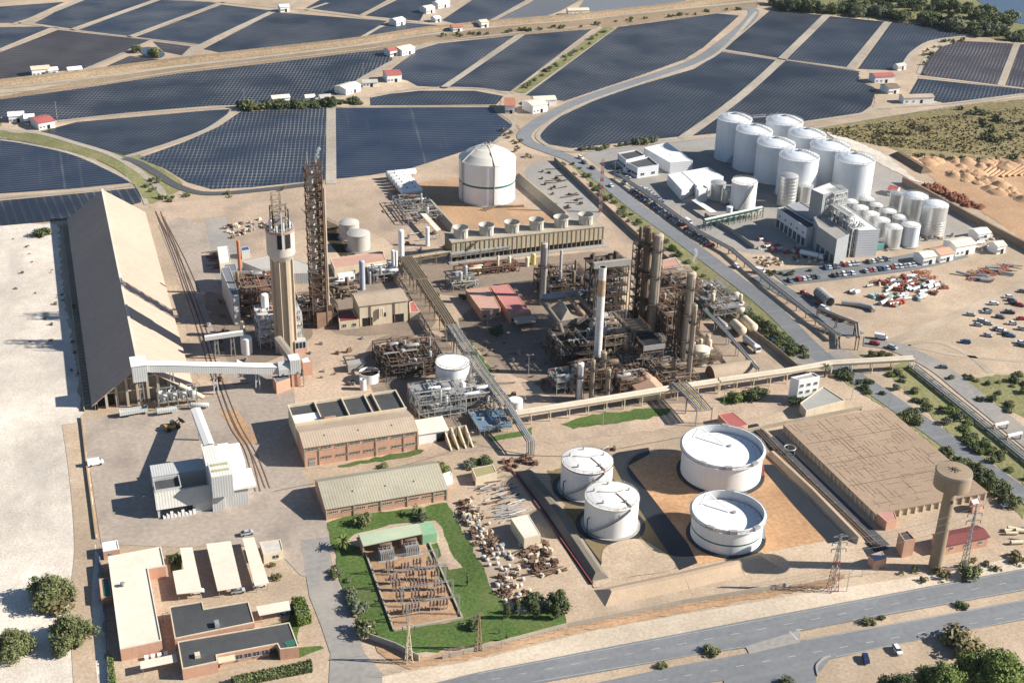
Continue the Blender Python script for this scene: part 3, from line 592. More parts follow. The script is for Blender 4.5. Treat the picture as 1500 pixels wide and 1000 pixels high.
def legs(r, pts, z0s, w_=.35, m=None, name='leg', base=0):
    for (x, y), z in zip(pts, z0s):
        mb = MB().beam((x - .8, y, base), (x - .5, y, z), w_).beam((x + .8, y, base), (x + .5, y, z), w_)
        k = base + 2.5
        while k < z - 1: mb.beam((x - .75, y, k), (x + .75, y, min(k + 2.2, z)), w_ * .5); k += 3
        mb.build(name, m or STEEL, r)
def gallery(name, label, p, q, wd, hh, wall, roof, nleg, group=None, pitch=.35, legm=None, skip=(.08, .92)):
    """an enclosed conveyor gallery between two points given at floor level"""
    p, q = Vector(p), Vector(q); r = thing(name, label, 'conveyor', ((p.x + q.x) / 2, (p.y + q.y) / 2, 0), group)
    d = (q - p); d2 = Vector((d.x, d.y, 0)).normalized(); s_ = Vector((d2.y, -d2.x, 0)) * wd / 2; U = Vector((0, 0, 1))
    def sec(c): return [c - s_, c + s_, c + s_ + U * hh, c - s_ + U * hh]
    a, b = sec(p), sec(q)
    MB().add(a + b, [[0, 1, 2, 3][::-1], [4, 5, 6, 7], [0, 4, 5, 1][::-1], [1, 2, 6, 5][::-1], [3, 0, 4, 7][::-1]]).build('casing', wall, r)
    e = s_ * 1.12
    ra = [p - e + U * (hh + .05), p + U * (hh + pitch), p + e + U * (hh + .05)]; rb = [v + d for v in ra]
    MB().add(ra + rb, [[0, 1, 4, 3], [1, 2, 5, 4]]).build('roof', roof, r)
    for k in range(nleg):
        t = skip[0] + (skip[1] - skip[0]) * (k + .5) / nleg; c = p + d * t; legs(r, [(c.x, c.y)], [c.z], m=legm)
    return r
A = onY(204, 556, YW); B_ = onY(424, 545, YW)
gallery('conveyor_gallery', 'long pale horizontal conveyor gallery from warehouse ridge to transfer tower', (xm - 1, YW - .5, zr - 1.5), (B_.x, YW - .5, B_.z), 3.2, 3.0, CLAD, WROOF, 3, legm=FRAMEW)
rh = thing('ridge_house', 'small grey clad head house at the front peak of the warehouse', 'building', (xm, YW - 1, 0))
MB().box(xm - 2.6, xm + 2.6, YW - 3.4, YW + 4, zr - 5, zr + 1.4).build('wall', CLAD, rh)
MB().box(xm - 2.8, xm + 2.8, YW - 3.6, YW + 4.2, zr + 1.42, zr + 1.7).build('roof', WROOF, rh)
legs(rh, [(xm, YW - 2.8)], [zr - 5], m=STEEL)
# steps and hoppers at the right foot of the gable
hp = P(262, 596); t = thing('loading_hopper', 'jumbled steel hopper with chutes at right foot of the warehouse gable', 'hopper', hp)
mb = MB()
for k in range(4):
    x = hp.x - 5 + k * 3.4; mb.lathe(x, hp.y + 1, [(.5, 2), (1.6, 4.5), (1.6, 6.5)], 8, sm=False)
mb.build('hopper', CLAD, t)
mb = MB()
for k in range(5):
    for dy in (-1.5, 3): mb.beam((hp.x - 7 + k * 3.4, hp.y + dy, 0), (hp.x - 7 + k * 3.4, hp.y + dy, 7), .3)
for z in (3.5, 7): mb.beam((hp.x - 7, hp.y - 1.5, z), (hp.x + 7, hp.y - 1.5, z), .3); mb.beam((hp.x - 7, hp.y + 3, z), (hp.x + 7, hp.y + 3, z), .3)
mb.build('frame', STEEL, t)
MB().box(hp.x - 8, hp.x - 1, hp.y - 5, hp.y - 3, 1.2, 2.2).build('belt', CLAD, t); MB().vessel((hp.x + 4, hp.y - 3, 2), (hp.x + 10, hp.y - 4, 1.4), .9).build('chute', CLAD, t)
MB().tube((hp.x + 1, hp.y + 2, 8), (hp.x + 9, hp.y + 1, 2), .9, 8).build('chute', CREAMW, t)
# inclined conveyor down to the bagging plant
p0 = P(287, 604, 5.0); p1 = P(307, 656, 12.5)
gallery('conveyor_gallery', 'white inclined conveyor from the warehouse foot to the bagging plant roof', (p0.x, p0.y, 4.5), (p1.x, p1.y, 11.5), 3.0, 2.3, CLADX, WROOF, 2, legm=STEEL)

# ---- B. bagging plant
bl = P(232, 759); br = P(364, 738); Y0 = (bl.y + br.y) / 2; X0 = bl.x; X1 = P(380, 720, 6.5).x
X2 = P(311.6, 724, 9).x; X3 = P(329, 719, 9).x; YB = P(216, 682, 7.5).y; YT = P(297, 653, 13).y
bp = thing('bagging_plant', 'white bagging plant with stepped roofs and open loading bay', 'building', ((X0 + X1) / 2, (Y0 + YB) / 2, 0))
yA = Y0 + 13
MB().box(X0, X2, yA, YB, 0, 7.5, top=1).build('wall', [CLADX, CLAD], bp)
pit = (P(223, 712, 5.5), P(264, 696, 5.5))
MB().box(P(226, 708, 7.5).x, P(262, 704, 7.5).x, P(240, 721, 7.5).y + .5, P(240, 703, 7.5).y, 7.52, 7.6).build('roof_pit', BITU, bp)
mb = MB(); ax0, ax1, ay0, ay1 = P(226, 708, 7.5).x, P(262, 704, 7.5).x, P(240, 721, 7.5).y + .5, P(240, 703, 7.5).y
for (a, b, c, d) in ((ax0 - .3, ax1 + .3, ay0 - .3, ay0), (ax0 - .3, ax1 + .3, ay1, ay1 + .3), (ax0 - .3, ax0, ay0, ay1), (ax1, ax1 + .3, ay0, ay1)): mb.box(a, b, c, d, 7.53, 8.6)
mb.build('pit_wall', CLADX, bp)
yr = P(224, 723, 8.2).y; yA = min(yA, P(240, 721, 7.5).y - .3) if False else yr + 1.2
mb = MB().add([(X0, Y0, 0), (X0, Y0, 3.4), (X0, yr, 8), (X0, yA, 7.7), (X0, yA, 0)], [[0, 1, 2, 3, 4]])
mb.add([(X0, Y0, 0), (X2, Y0, 0), (X2, Y0, 3.4), (X0, Y0, 3.4)], [[0, 1, 2, 3]]); mb.add([(X2, Y0, 0), (X2, Y0, 3.4), (X2, yr, 8), (X2, yA, 7.7), (X2, yA, 0)], [[4, 3, 2, 1, 0]]); mb.build('wall', CLAD, bp)
MB().add([(X0 - .3, Y0 - .4, 3.4), (X2 - .05, Y0 - .4, 3.4), (X2 - .05, yr, 8.15), (X0 - .3, yr, 8.15), (X0 - .3, yA, 7.85), (X2 - .05, yA, 7.85)], [[0, 1, 2, 3], [3, 2, 5, 4]]).build('roof', GREYROOF_W := mat('pale_sheet_roof', (.56, .54, .48), (.47, .45, .39), .3, .8, big=.1, rib=(0, .9)), bp)
xb0, xb1 = P(236, 758).x, P(284, 754).x
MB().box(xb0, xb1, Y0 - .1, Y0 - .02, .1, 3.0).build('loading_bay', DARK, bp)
mb = MB()
for k in range(9): mb.box(xb0 + .6 + k * 1.15, xb0 + 1.5 + k * 1.15, Y0 - 1.0, Y0 - .11, .1, 1.0 + (k * 7 % 3) * .5)
mb.build('pallet_goods', WHITE, bp)
yf = P(312, 724, 6.5).y; MB().add([(X2, yf, 0), (X2, yf, 6.5), (X2, yf + 9, 12.5), (X2, YT, 13.5), (X2, YT, 0), (X3, yf, 0), (X3, yf, 6.5), (X3, yf + 9, 12.5), (X3, YT, 13.5), (X3, YT, 0)], [[4, 3, 2, 1, 0], [5, 6, 7, 8, 9], [0, 1, 6, 5], [3, 4, 9, 8]]).add([(X2 - .2, yf - .2, 6.5), (X2 - .2, yf + 9, 12.55), (X2 - .2, YT + .2, 13.6), (X3 + .2, yf - .2, 6.5), (X3 + .2, yf + 9, 12.55), (X3 + .2, YT + .2, 13.6)], [[0, 3, 4, 1], [1, 4, 5, 2]], 1).build('wall', [CLAD, CREAM_W := mat('ivory_roof', (.70, .67, .60), (.6, .57, .5), .25, .8, big=.12, rib=(0, .9))], bp)
MB().box(X3 + .01, X1 - 3, Y0 - .1, P(360, 657, 6.5).y, 0, 6.5).build('wall', CLAD, bp)
yy1 = P(360, 657, 6.5).y; yy0 = P(330, 719, 7).y
mb = MB(); ym_ = yy0 + (yy1 - yy0) * .45
mb.box(X3 + .02, X1 - .4, yy0 + .3, ym_ - .2, 6.52, 7.4); mb.box(X3 + .25, X1 - 2, ym_ + .2, yy1 - .4, 6.52, 9.5); mb.build('roof', WROOF, bp)
mx0, mx1, my0, my1 = P(309, 697, 14).x, P(341, 695, 14).x, P(325, 697, 14).y, P(325, 674, 14).y
MB().box(mx0, mx1, my0, my1, 6.4, 14.1, top=1).build('roof_monitor', [CLAD, CREAM_W], bp)
mb = MB()
for k in (.3, .68): y = my0 + (my1 - my0) * k; mb.box(mx0 + .6, mx1 - .6, y, y + 1.3, 14.12, 14.2)
mb.build('skylight', mat('mossy_skylight', (.40, .38, .21), None, 1, .7), bp)
for nm, px, h, wl in [('rail_shelter', [(318, 650), (334, 648), (336, 656), (320, 658)], 7.5, CLAD)]:
    pts = roofpts(px, h); MB().prism(pts, 0, h).build('annex', WROOF, bp)

# ---- C. brick two-storey works block with flat black roofs behind
fl, fr = P(447, 683), P(612, 659); y0 = (fl.y + fr.y) / 2; x0, x1 = fl.x, fr.x; h = ht(447, 683, 655)
yb_ = P(433, 626, h).y; yk = P(418.7, 597, h - .5).y; ymr = P(442, 634, h + 1.8).y
bk = gable('brick_workshop', 'long two storey brick workshop with tan sheet roof', 'building', x0, x1, y0, yb_, h, h + 1.8, BRICK, TANROOF, 'x', (ymr - y0) / (yb_ - y0))
nw = 8; wd = (x1 - x0) / nw
for k in range(nw):
    u = x0 + wd * (k + .5)
    window(bk, 'S', u, y0, h - 1.5, wd * .74, 1.1, CREAMW, 8); window(bk, 'S', u, y0, 2.2, wd * (.74 if k % 5 else .5), 1.0, CREAMW, 7)
for k in (0, 1, 3, 5, 7, 8): MB().box(x0 + wd * k - .18, x0 + wd * k + .18, y0 - .22, y0 - .001, 0, h - .3).build('pilaster', CONCW, bk)
for k in (.2, .5, .8): vent(bk, x0 + (x1 - x0) * k, y0 + 4, h + .8, .4, .5)
door(bk, 'S', x0 + 2.2, y0, 2.0, 2.4, STEEL)
bf = thing('flat_roof_annex', 'annex of walled black flat roofs behind the brick workshop', 'building', ((x0 + x1) / 2, (yb_ + yk) / 2, 0))
hh = h - .4; ybk = yb_ + .6; xk0 = P(418.7, 597, hh).x; xk0 = x0
MB().box(xk0, x1, ybk, yk, 0, hh, top=1).build('wall', [CREAMW, BITU], bf)
W_ = x1 - xk0
mb = MB()
for a in (0, .24, .49, .70, .775, 1): mb.box(xk0 + W_ * a - .2, xk0 + W_ * a + .2, ybk + .4, yk - .4, hh + .001, hh + 1.0)
mb.box(xk0 - .2, x1 + .2, yk - .4, yk, hh - .01, hh + 1.02); mb.box(xk0 - .2, x1 + .2, ybk - .1, ybk + .4, hh - .01, hh + 1.6); mb.build('parapet', CREAMW, bf)
MB().box(xk0 + .4, xk0 + W_ * .23, ybk + .6, ybk + (yk - ybk) * .55, hh + .02, hh + .25).build('pale_roof_panel', WROOF, bf)
MB().box(xk0 + W_ * .26, xk0 + W_ * .36, ybk + .7, ybk + 2.5, hh + .02, hh + 2.2, top=1).build('stair_head', [BRICK, BITU], bf)
mb = MB(); mb.box(xk0 + W_ * .5, xk0 + W_ * .69, ybk + .6, yk - .6, hh + .02, hh + .2); mb.box(xk0 + W_ * .785, xk0 + W_ * .985, ybk + .6, yk - .6, hh + .02, hh + .2); mb.build('roof', BITU, bf)
# white garage next to it
q = [(613, 632), (638, 612 + 2), (657, 622), (655, 637)]
fl, fr = P(613, 651), P(656, 645); hg = 4.2
gr = thing('garage', 'white garage with tan lean-to roof and one open bay beside brick workshop', 'building', ((fl.x + fr.x) / 2, fl.y + 4, 0))
yg = P(640, 612, hg + 1).y
MB().add([(fl.x + .1, fl.y, 0), (fr.x, fl.y, 0), (fr.x, yg, 0), (fl.x + .1, yg, 0), (fl.x + .1, fl.y, hg), (fr.x, fl.y, hg), (fr.x, yg, hg + 1.2), (fl.x + .1, yg, hg + 1.2)], [[0, 1, 5, 4], [1, 2, 6, 5], [2, 3, 7, 6], [3, 0, 4, 7]]).build('wall', WHITE, gr)
MB().add([(fl.x + .1, fl.y - .5, hg), (fr.x + .4, fl.y - .5, hg), (fr.x + .4, yg + .3, hg + 1.35), (fl.x + .1, yg + .3, hg + 1.35)], [[0, 1, 2, 3]]).build('roof', CREAM, gr)
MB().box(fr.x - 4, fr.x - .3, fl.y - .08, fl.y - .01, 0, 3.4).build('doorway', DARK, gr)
# sloping storage bins
t0 = P(672, 650); t = thing('storage_bins', 'row of open sloping concrete storage bins beside the garage', 'bins', t0)
for k in range(4):
    x = t0.x - 4 + k * 2.6; MB().add([(x, t0.y - 4, 0), (x + .5, t0.y - 4, 0), (x + .5, t0.y + 5, 0), (x, t0.y + 5, 0), (x, t0.y - 4, .5), (x + .5, t0.y - 4, .5), (x + .5, t0.y + 5, 4), (x, t0.y + 5, 4)], [[0, 1, 5, 4], [1, 2, 6, 5], [2, 3, 7, 6], [3, 0, 4, 7], [4, 5, 6, 7]]).build('partition', CREAMW, t)
MB().box(t0.x - 4, t0.x + 4.3, t0.y + 5.01, t0.y + 5.4, 0, 4).build('back_wall', CONCW, t); MB().box(t0.x - 3.5, t0.x + 3.8, t0.y - 3.5, t0.y + 5, .15, .2).build('floor', MUD, t)

# ---- D. brick shed with lichen roof
fl, fr = P(479, 762), P(654, 731); y0 = (fl.y + fr.y) / 2; x0, x1 = fl.x, fr.x; h = ht(479, 762, 746); yb_ = P(462.7, 703, h).y; ymr = P(471.5, 708, h + 2).y
sh = gable('brick_shed', 'long single storey brick shed with lichen stained grey sheet roof', 'building', x0, x1, y0, yb_, h, h + 3.2, BRICK, GREYROOF, 'x', .62)
wd = (x1 - x0) / 9
for k in range(9): window(sh, 'S', x0 + wd * (k + .5), y0, h - 1.9, wd * .72, .7, CREAMW, 5)
for k in range(10):
    if k % 2 == 0 or k == 9: MB().box(x0 + wd * k - .2, x0 + wd * k + .2, y0 - .25, y0 - .001, 0, h - .3).build('pilaster', CONCW, sh)
for k in (.25, .52, .76): vent(sh, x0 + (x1 - x0) * k, y0 + 5, h + 1.2, .4, .5)

# ---- E. office quarter
r, pts = poly_bld('workshop_building', 'long cream roofed L shaped workshop beside the white sand lot', 'building', [(158, 815.6), (236, 801), (242, 829), (217, 833), (237, 938), (176, 951)], 4, BRICK, CREAM, .3, slab=CREAM)
ymin = min(p[1] for p in pts); xs = [p[0] for p in pts]
for k in range(4): MB().box(min(xs) + 6.0 + k * 1.7, min(xs) + 7.1 + k * 1.7, ymin - 1.8, ymin - .6, 0, 1.1).build('cooling_unit', WHITE, r)
vent(r, P(180, 858, 4).x, P(180, 858, 4).y, 4, .8, .9)
r, pts = poly_bld('brick_hut', 'small brick hut with white roof at the corner of the concrete yard', 'hut', [(149.6, 795), (172, 791), (175, 804), (151, 808)], 3, BRICK, WROOF, .2, slab=WROOF); door(r, 'S', pts[0][0] + 2, min(p[1] for p in pts), 1, 2.1, STEEL)
r, pts = poly_bld('brick_annex', 'narrow brick annex with brown and green roof against the cream roofed workshop', 'hut', [(145, 848), (160, 846), (164, 873), (148, 876)], 2.8, BRICK, TANROOF, .2)
MB().box(pts[1][0] - 2, pts[1][0] - .3, min(p[1] for p in pts) + .4, max(p[1] for p in pts) - .4, 2.83, 2.95).build('roof_panel', GREENP, r)
def carport(label, px, h=2.8, name='carport', roof=None, np_=4, nm='carport'):
    pts = roofpts(px, h); r = thing(name, label, 'carport', cen(pts)); MB().prism(pts, h - .18, h).build('roof', roof or CREAM, r)
    n = len(pts); ins = inset(pts if sum(pts[i][0] * pts[(i + 1) % n][1] - pts[(i + 1) % n][0] * pts[i][1] for i in range(n)) > 0 else pts[::-1], .5)
    for i in range(n):
        a, b = Vector(ins[i]), Vector(ins[(i + 1) % n]); k = max(1, int((b - a).length / 6))
        for j in range(k):
            p = a + (b - a) * j / k; MB().beam((p.x, p.y, 0), (p.x, p.y, h - .18), .14).build('post', STEEL, r)
    return r
carport('cream carport with stepped end beside the planted bed', [(263.6, 802), (281.6, 800.7), (296, 866), (259, 869.6), (252.8, 836), (269, 833)])
r = carport('wide cream carport in the middle of the three carports', [(302, 796), (338, 791.6), (354, 859), (318.8, 864.8)])
r = carport('narrow cream carport nearest the guard house', [(355, 788), (372, 786), (394, 853), (373, 857.6)])
carport('small cream carport behind the big trimmed hedge', [(375, 887.6), (423, 879), (425.6, 892.4), (380, 901)])
carport('long pale carport at the end of the cream workshop', [(205, 968), (257.6, 957), (260, 968), (206, 979)], 2.6)
r, pts = poly_bld('guard_house', 'small guard house with stained white flat roof beside the entrance road', 'hut', [(380, 794), (411, 790), (415, 806), (386, 813)], 3, CREAMW, mat('stained_white_roof', (.62, .58, .52), (.42, .37, .31), .4, .8, amt=.4), .2)
window(r, 'S', sum(p[0] for p in pts) / 4, min(p[1] for p in pts) + .35, 1, 3, 1.1)
r, pts = poly_bld('office_building', 'brick office with black flat roof of two widths, behind the other', 'office', [(248, 889), (296.5, 881), (299, 892), (364, 881), (373, 911.6), (256, 935.6)], 4, BRICK, BITU, .25, slab=CREAMW)
a, b = Vector(pts[0]), Vector(pts[1])
def wrow(r, a, b, z, n, wd, hh, name='window', panes=2):
    """windows along a slanting wall from a to b (outside on the right-hand side)"""
    a, b = Vector((a[0], a[1], 0)), Vector((b[0], b[1], 0)); d = (b - a).normalized(); o = Vector((d.y, -d.x, 0)); L_ = (b - a).length
    for k in range(n):
        c = a + d * (L_ * (k + .5) / n); mb = MB(); rz = math.atan2(d.y, d.x)
        mb.obox((c.x + o.x * .03, c.y + o.y * .03, z), (wd, .1, hh), rz, 1); mb.obox((c.x + o.x * .06, c.y + o.y * .06, z - .12), (wd + .2, .2, .12), rz, 0)
        for j in range(panes + 1): e = c + d * (wd * (j / panes - .5)); mb.obox((e.x + o.x * .07, e.y + o.y * .07, z), (.08, .08, hh), rz, 0)
        mb.build(name, [FRAMEW, GLASS], subp(r, 'wall'))
def edge(pts, px, py, h):
    """the wall edge nearest a photo point"""
    p = P(px, py, h); best = None
    for i in range(len(pts)):
        a, b = Vector(pts[i]), Vector(pts[(i + 1) % len(pts)]); t = max(0, min(1, (Vector((p.x, p.y)) - a).dot(b - a) / (b - a).length_squared)); d = (a + (b - a) * t - Vector((p.x, p.y))).length
        if best is None or d < best[0]: best = (d, a, b)
    return best[1], best[2]
a, b = edge(pts, 315, 923, 4); wrow(r, a, b, 1.2, 8, 1.8, 1.3)
MB().box(P(318, 916, 4).x - .6, P(318, 916, 4).x + .6, P(318, 916, 4).y - 1, P(318, 916, 4).y + 1, 4.03, 5.3).build('roof_unit', GALV, r)
r, pts = poly_bld('office_building', 'long brick office with black flat roof, nearest to the bottom hedge', 'office', [(260, 940), (424, 911.6), (437.6, 947.6), (410, 951), (406, 943), (317.6, 959.6), (319, 969), (267, 980)], 3.6, BRICK, BITU, .25, slab=CREAMW)
a, b = edge(pts, 360, 951, 3.6); wrow(r, a, b, 1.1, 7, 1.9, 1.3)
MB().box(P(290, 961, 3.6).x - .8, P(290, 961, 3.6).x + .6, P(290, 961, 3.6).y - .8, P(290, 961, 3.6).y + .8, 3.63, 4.6).build('roof_unit', CREAMW, r)
MB().obox((P(432, 940, 3.6).x - 1, P(432, 940, 3.6).y, 3.63), (3.5, 2.2, .1), .2).build('green_patch', GREENP, r)
e = P(330, 966); MB().prism(roofpts([(318, 960), (343, 956), (345, 966), (320, 971)], 2.8), 2.6, 2.85).build('canopy', CREAMW, r)
e = P(410, 951, 3.6)

# ---- F. middle of the works
def simple(name, label, px, h, wall, roof, cat='building', par=.15, base=None, wins=0):
    r, pts = poly_bld(name, label, cat, px, h, wall, roof, par)
    if wins:
        a, b = edge(pts, *base, h); wrow(r, a, b, 1.2, wins, 1.6, 1.2)
    return r, pts
simple('control_room', 'low control building with pale pink flat roof next to red roof', [(682, 424), (717, 420), (733.6, 451.6), (705.6, 456.4)], 4.2, BRICK, PINKR, wins=3, base=(720, 454))
simple('switch_room', 'low building with bright pinkish red flat roof next to pale pink roof', [(718.5, 420), (745, 416.5), (778, 456.4), (748, 461)], 4.2, BRICK, mat('pink_red_roof', (.50, .20, .18), (.44, .17, .15), .3, .8, big=.1), wins=4, base=(763, 459))
carport('tan roofed open shelter below the red roofed building', [(751, 464.4), (782, 461), (785, 471), (756, 475)], 3.2, 'shelter', TANROOF)
fl, fr = P(527, 478), P(598, 471); h = ht(527, 478, 448); y0 = (fl.y + fr.y) / 2; yb_ = P(515, 431, h).y
ch = gable('compressor_house', 'tall beige compressor house with tan roof and two dark bays', 'building', fl.x, fr.x, y0, yb_, h, h + .9, CREAMW, TANROOF, 'x', .7)
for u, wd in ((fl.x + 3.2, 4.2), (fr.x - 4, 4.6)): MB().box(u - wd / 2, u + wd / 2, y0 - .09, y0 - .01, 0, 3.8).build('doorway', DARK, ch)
mb = MB()
for k in (.22, .72): mb.box(fl.x + (fr.x - fl.x) * k - .2, fl.x + (fr.x - fl.x) * k + .2, y0 - .3, y0 - .005, 0, h - .2)
mb.build('downpipe', RUST, ch); MB().box(fl.x + 10, fl.x + 11, y0 - .08, y0 - .01, 3.4, 5.2).build('window', GLASS, ch)
MB().path([(fl.x + 8, y0 - .6, 3), (fl.x + 8, y0 - .6, 7.5), (fl.x + 9.5, y0 - .6, 7.5), (fl.x + 9.5, y0 - .6, 4)], .3, 8).build('duct', PALEP, ch)
simple('pump_house', 'dark red roofed low house left of the beige compressor house', [(494, 456), (515, 453), (526, 469), (497, 472)], 3.6, CREAMW, MAROON, wins=2, base=(512, 470))
simple('pump_house', 'small red roofed house right of the beige compressor house', [(599.5, 443), (606, 441), (615, 457), (600.5, 458)], 3.6, CREAMW, REDR)
simple('store_shed', 'pale red roofed shed behind the tangle of brown pipework', [(548, 506), (590, 497), (612, 497), (616, 508), (592, 512), (551, 516)], 4, CREAMW, mat('pale_red_roof', (.50, .22, .18), (.42, .19, .155), .3, .85, big=.12))
simple('pump_house', 'maroon roofed hut beside the white tank with a dark band', [(597, 563), (620, 559), (627, 574), (604, 579)], 3.4, BRICK, MAROON)
simple('tank_hut', 'grey concrete box hut left of the open white basins', [(507, 529), (531, 525), (536, 531), (510, 536)], 3, CONCG, CONCG)
simple('control_block', 'three storey white control block beside the long pale pipeline', [(1158, 554), (1190.5, 547), (1201, 552.5), (1170.6, 558)], 9.5, WHITE, CONCG, par=.5)
r = [o for o in bpy.data.objects if o.get('label', '').startswith('three storey white control')][0]
pts = roofpts([(1158, 554), (1190.5, 547), (1201, 552.5), (1170.6, 558)], 9.5); a, b = edge(pts, 1186, 556, 9.5)
if a.x > b.x: a, b = b, a
for z in (1.2, 4, 6.8): wrow(r, a, b, z, 3, 1.5, 1.0)
simple('garage_block', 'low grey flat roofed block at the foot of the white control block', [(1172, 591), (1206, 566), (1238, 587), (1181, 602)], 3.4, CREAMW, mat('grey_flat_roof', (.25, .25, .23), (.31, .30, .27), .2, .85, big=.15), par=.3)
simple('store_shed', 'red roofed shed behind the largest open top tank', [(1052, 607), (1073, 603), (1096, 622), (1073, 629)], 3.2, BRICK, REDR)
simple('site_hut', 'olive roofed site hut by the yellow crane frame', [(691, 686), (722, 680), (728, 692), (697, 700)], 3, CREAMW, mat('olive_roof', (.33, .28, .14), (.27, .23, .12), .4, .85))
simple('white_shed', 'white shed with curved shadow among the scrap piles', [(748, 759), (774, 753), (792, 783), (768, 789)], 4, CREAMW, mat('cream_sheet', (.66, .63, .54), (.58, .55, .46), .3, .8), par=.1)
simple('site_hut', 'white and red kiosk at the end of the lichen roofed shed', [(648, 694), (660, 690), (663, 698), (651, 702)], 2.6, WHITE, WHITE)
# arched shelter, sloping roof shed in process area
p = P(1065, 558); t = thing('arched_store', 'round arched store with brown roof behind the pale pipeline', 'building', p)
L0, L1 = P(1048, 562).x, P(1112, 552).x; mb = MB(); A_ = [math.pi * k / 10 for k in range(11)]
v = [(x, p.y + 4 + 4.2 * math.cos(a), .5 + 4.6 * math.sin(a)) for x in (L0, L1) for a in A_]
mb.add(v, [[i, i + 1, 12 + i, 11 + i] for i in range(10)], 0, True); mb.build('roof', TANROOF, t)
MB().add(v, [list(range(11)), list(range(11, 22))[::-1]]).build('wall', RUST, t)
fl = P(938, 592); fr = P(968, 586); yk = P(928, 540, 5).y
gable('pump_shelter', 'pitched shed with one brown and one peach slope behind pale pipeline', 'building', P(921, 552, 5).x, P(958, 547, 5).x, P(945, 571, 5).y, P(928, 541, 5).y, 3.6, 5.2, CREAMW, mat('brown_and_peach_roof', (.42, .24, .15), (.50, .33, .23), .3, .85, big=.2), 'y', .62)
# ---- G. large flat roofed store on the right
bx0 = P(1146.6, 621, 3).x; bx1 = P(1297, 596, 3).x; by0 = P(1286, 751.5, 3).y; by1 = P(1146.6, 621, 3).y
bx1 = (bx1 + P(1447, 718.6, 3).x) / 2
st = thing('flat_store', 'very large square store with flat tan roof of stained sheets', 'warehouse', ((bx0 + bx1) / 2, (by0 + by1) / 2, 0))
FLATR = mat('stained_flat_roof', (.36, .255, .175), (.285, .205, .14), .12, .9, big=.15, fine=.1)
mb = MB(); mb.box(bx0, bx1, by0, by1, 2.7, 3.0); mb.build('roof', FLATR, st)
mb = MB(); mb.box(bx0 + .4, bx1 - .4, by0 + .6, by1 - .4, 0, 2.69); mb.build('wall', WARE, st)
mb = MB()
for k in range(15): u = bx0 + .6 + (bx1 - bx0 - 1.2) * k / 14; mb.box(u - .25, u + .25, by0 + .1, by0 + .58, 0, 2.68)
for k in range(23): u = by0 + .6 + (by1 - by0 - 1.2) * k / 22; mb.box(bx0 + .02, bx0 + .38, u - .2, u + .2, 0, 2.68)
mb.build('pier', CREAMW, st)
mb = MB(); random.seed(4)
for i in range(300):      # open seams between roof sheets
    gx = bx0 + 2 + int(ru(0, 24)) * (bx1 - bx0 - 4) / 24; gy = by0 + 3 + int(ru(0, 30)) * (by1 - by0 - 5) / 30
    if rnd() < .5: L_ = ru(2, 6); mb.box(gx, min(gx + L_, bx1 - 1), gy, gy + ru(.07, .16), 3.002, 3.03)
    else: L_ = ru(2, 7); mb.box(gx, gx + ru(.07, .16), gy, min(gy + L_, by1 - 1), 3.005, 3.034)
for k in (.28, .52, .75): mb.box(bx0 + 1, bx1 - 1 - 8 * rnd(), by0 + (by1 - by0) * k, by0 + (by1 - by0) * k + .28, 3.003, 3.04)
mb.build('roof_seams', mat('dark_seam', (.085, .065, .048), (.2, .145, .1), .7, .9, amt=.6), st)
# ---- H. buildings round the water tower
def gab_px(name, label, bl, br, ridge_y, eave_y, back_px, wall, roof, rise=1.2, rf=.5, wins=0):
    a, b = P(*bl), P(*br); h = ht(bl[0], bl[1], eave_y); y0 = (a.y + b.y) / 2; y1 = P(back_px[0], back_px[1], h).y
    r = gable(name, label, 'building', a.x, b.x, y0, y1, h, h + rise, wall, roof, 'x', rf)
    for k in range(wins): window(r, 'S', a.x + (b.x - a.x) * (k + .5) / wins, y0, h - 2, 1.4, 1.0)
    return r
gab_px('brick_shed', 'orange brick shed with maroon roof beside the water tower', (1381, 813), (1445, 800), 0, 799, (1357, 785), BRICK, MAROON, .9, wins=3)
simple('pump_house', 'tall orange brick pump house between pipe trench and water tower', [(1316, 780), (1329, 777), (1341, 790), (1325, 793)], 6, BRICK, BITU, par=.3)
simple('valve_house', 'brick hut with blue grey roof over the pipe trench', [(1272.5, 813), (1292, 807), (1299, 818), (1281, 822)], 3, BRICK, mat('blue_grey_roof', (.30, .34, .38), None, .5, .6))
simple('site_hut', 'pink roofed brick hut at the near corner of the flat store', [(1285, 752), (1310, 748.5), (1314, 760.5), (1299, 764.5)], 3.2, BRICK, mat('pale_pink_roof', (.52, .27, .23), None, .5, .8))
simple('site_hut', 'tiny brick hut with white roof at the right of the flat store', [(1421, 732), (1433.5, 729), (1438, 737), (1426, 740)], 3, BRICK, WROOF)
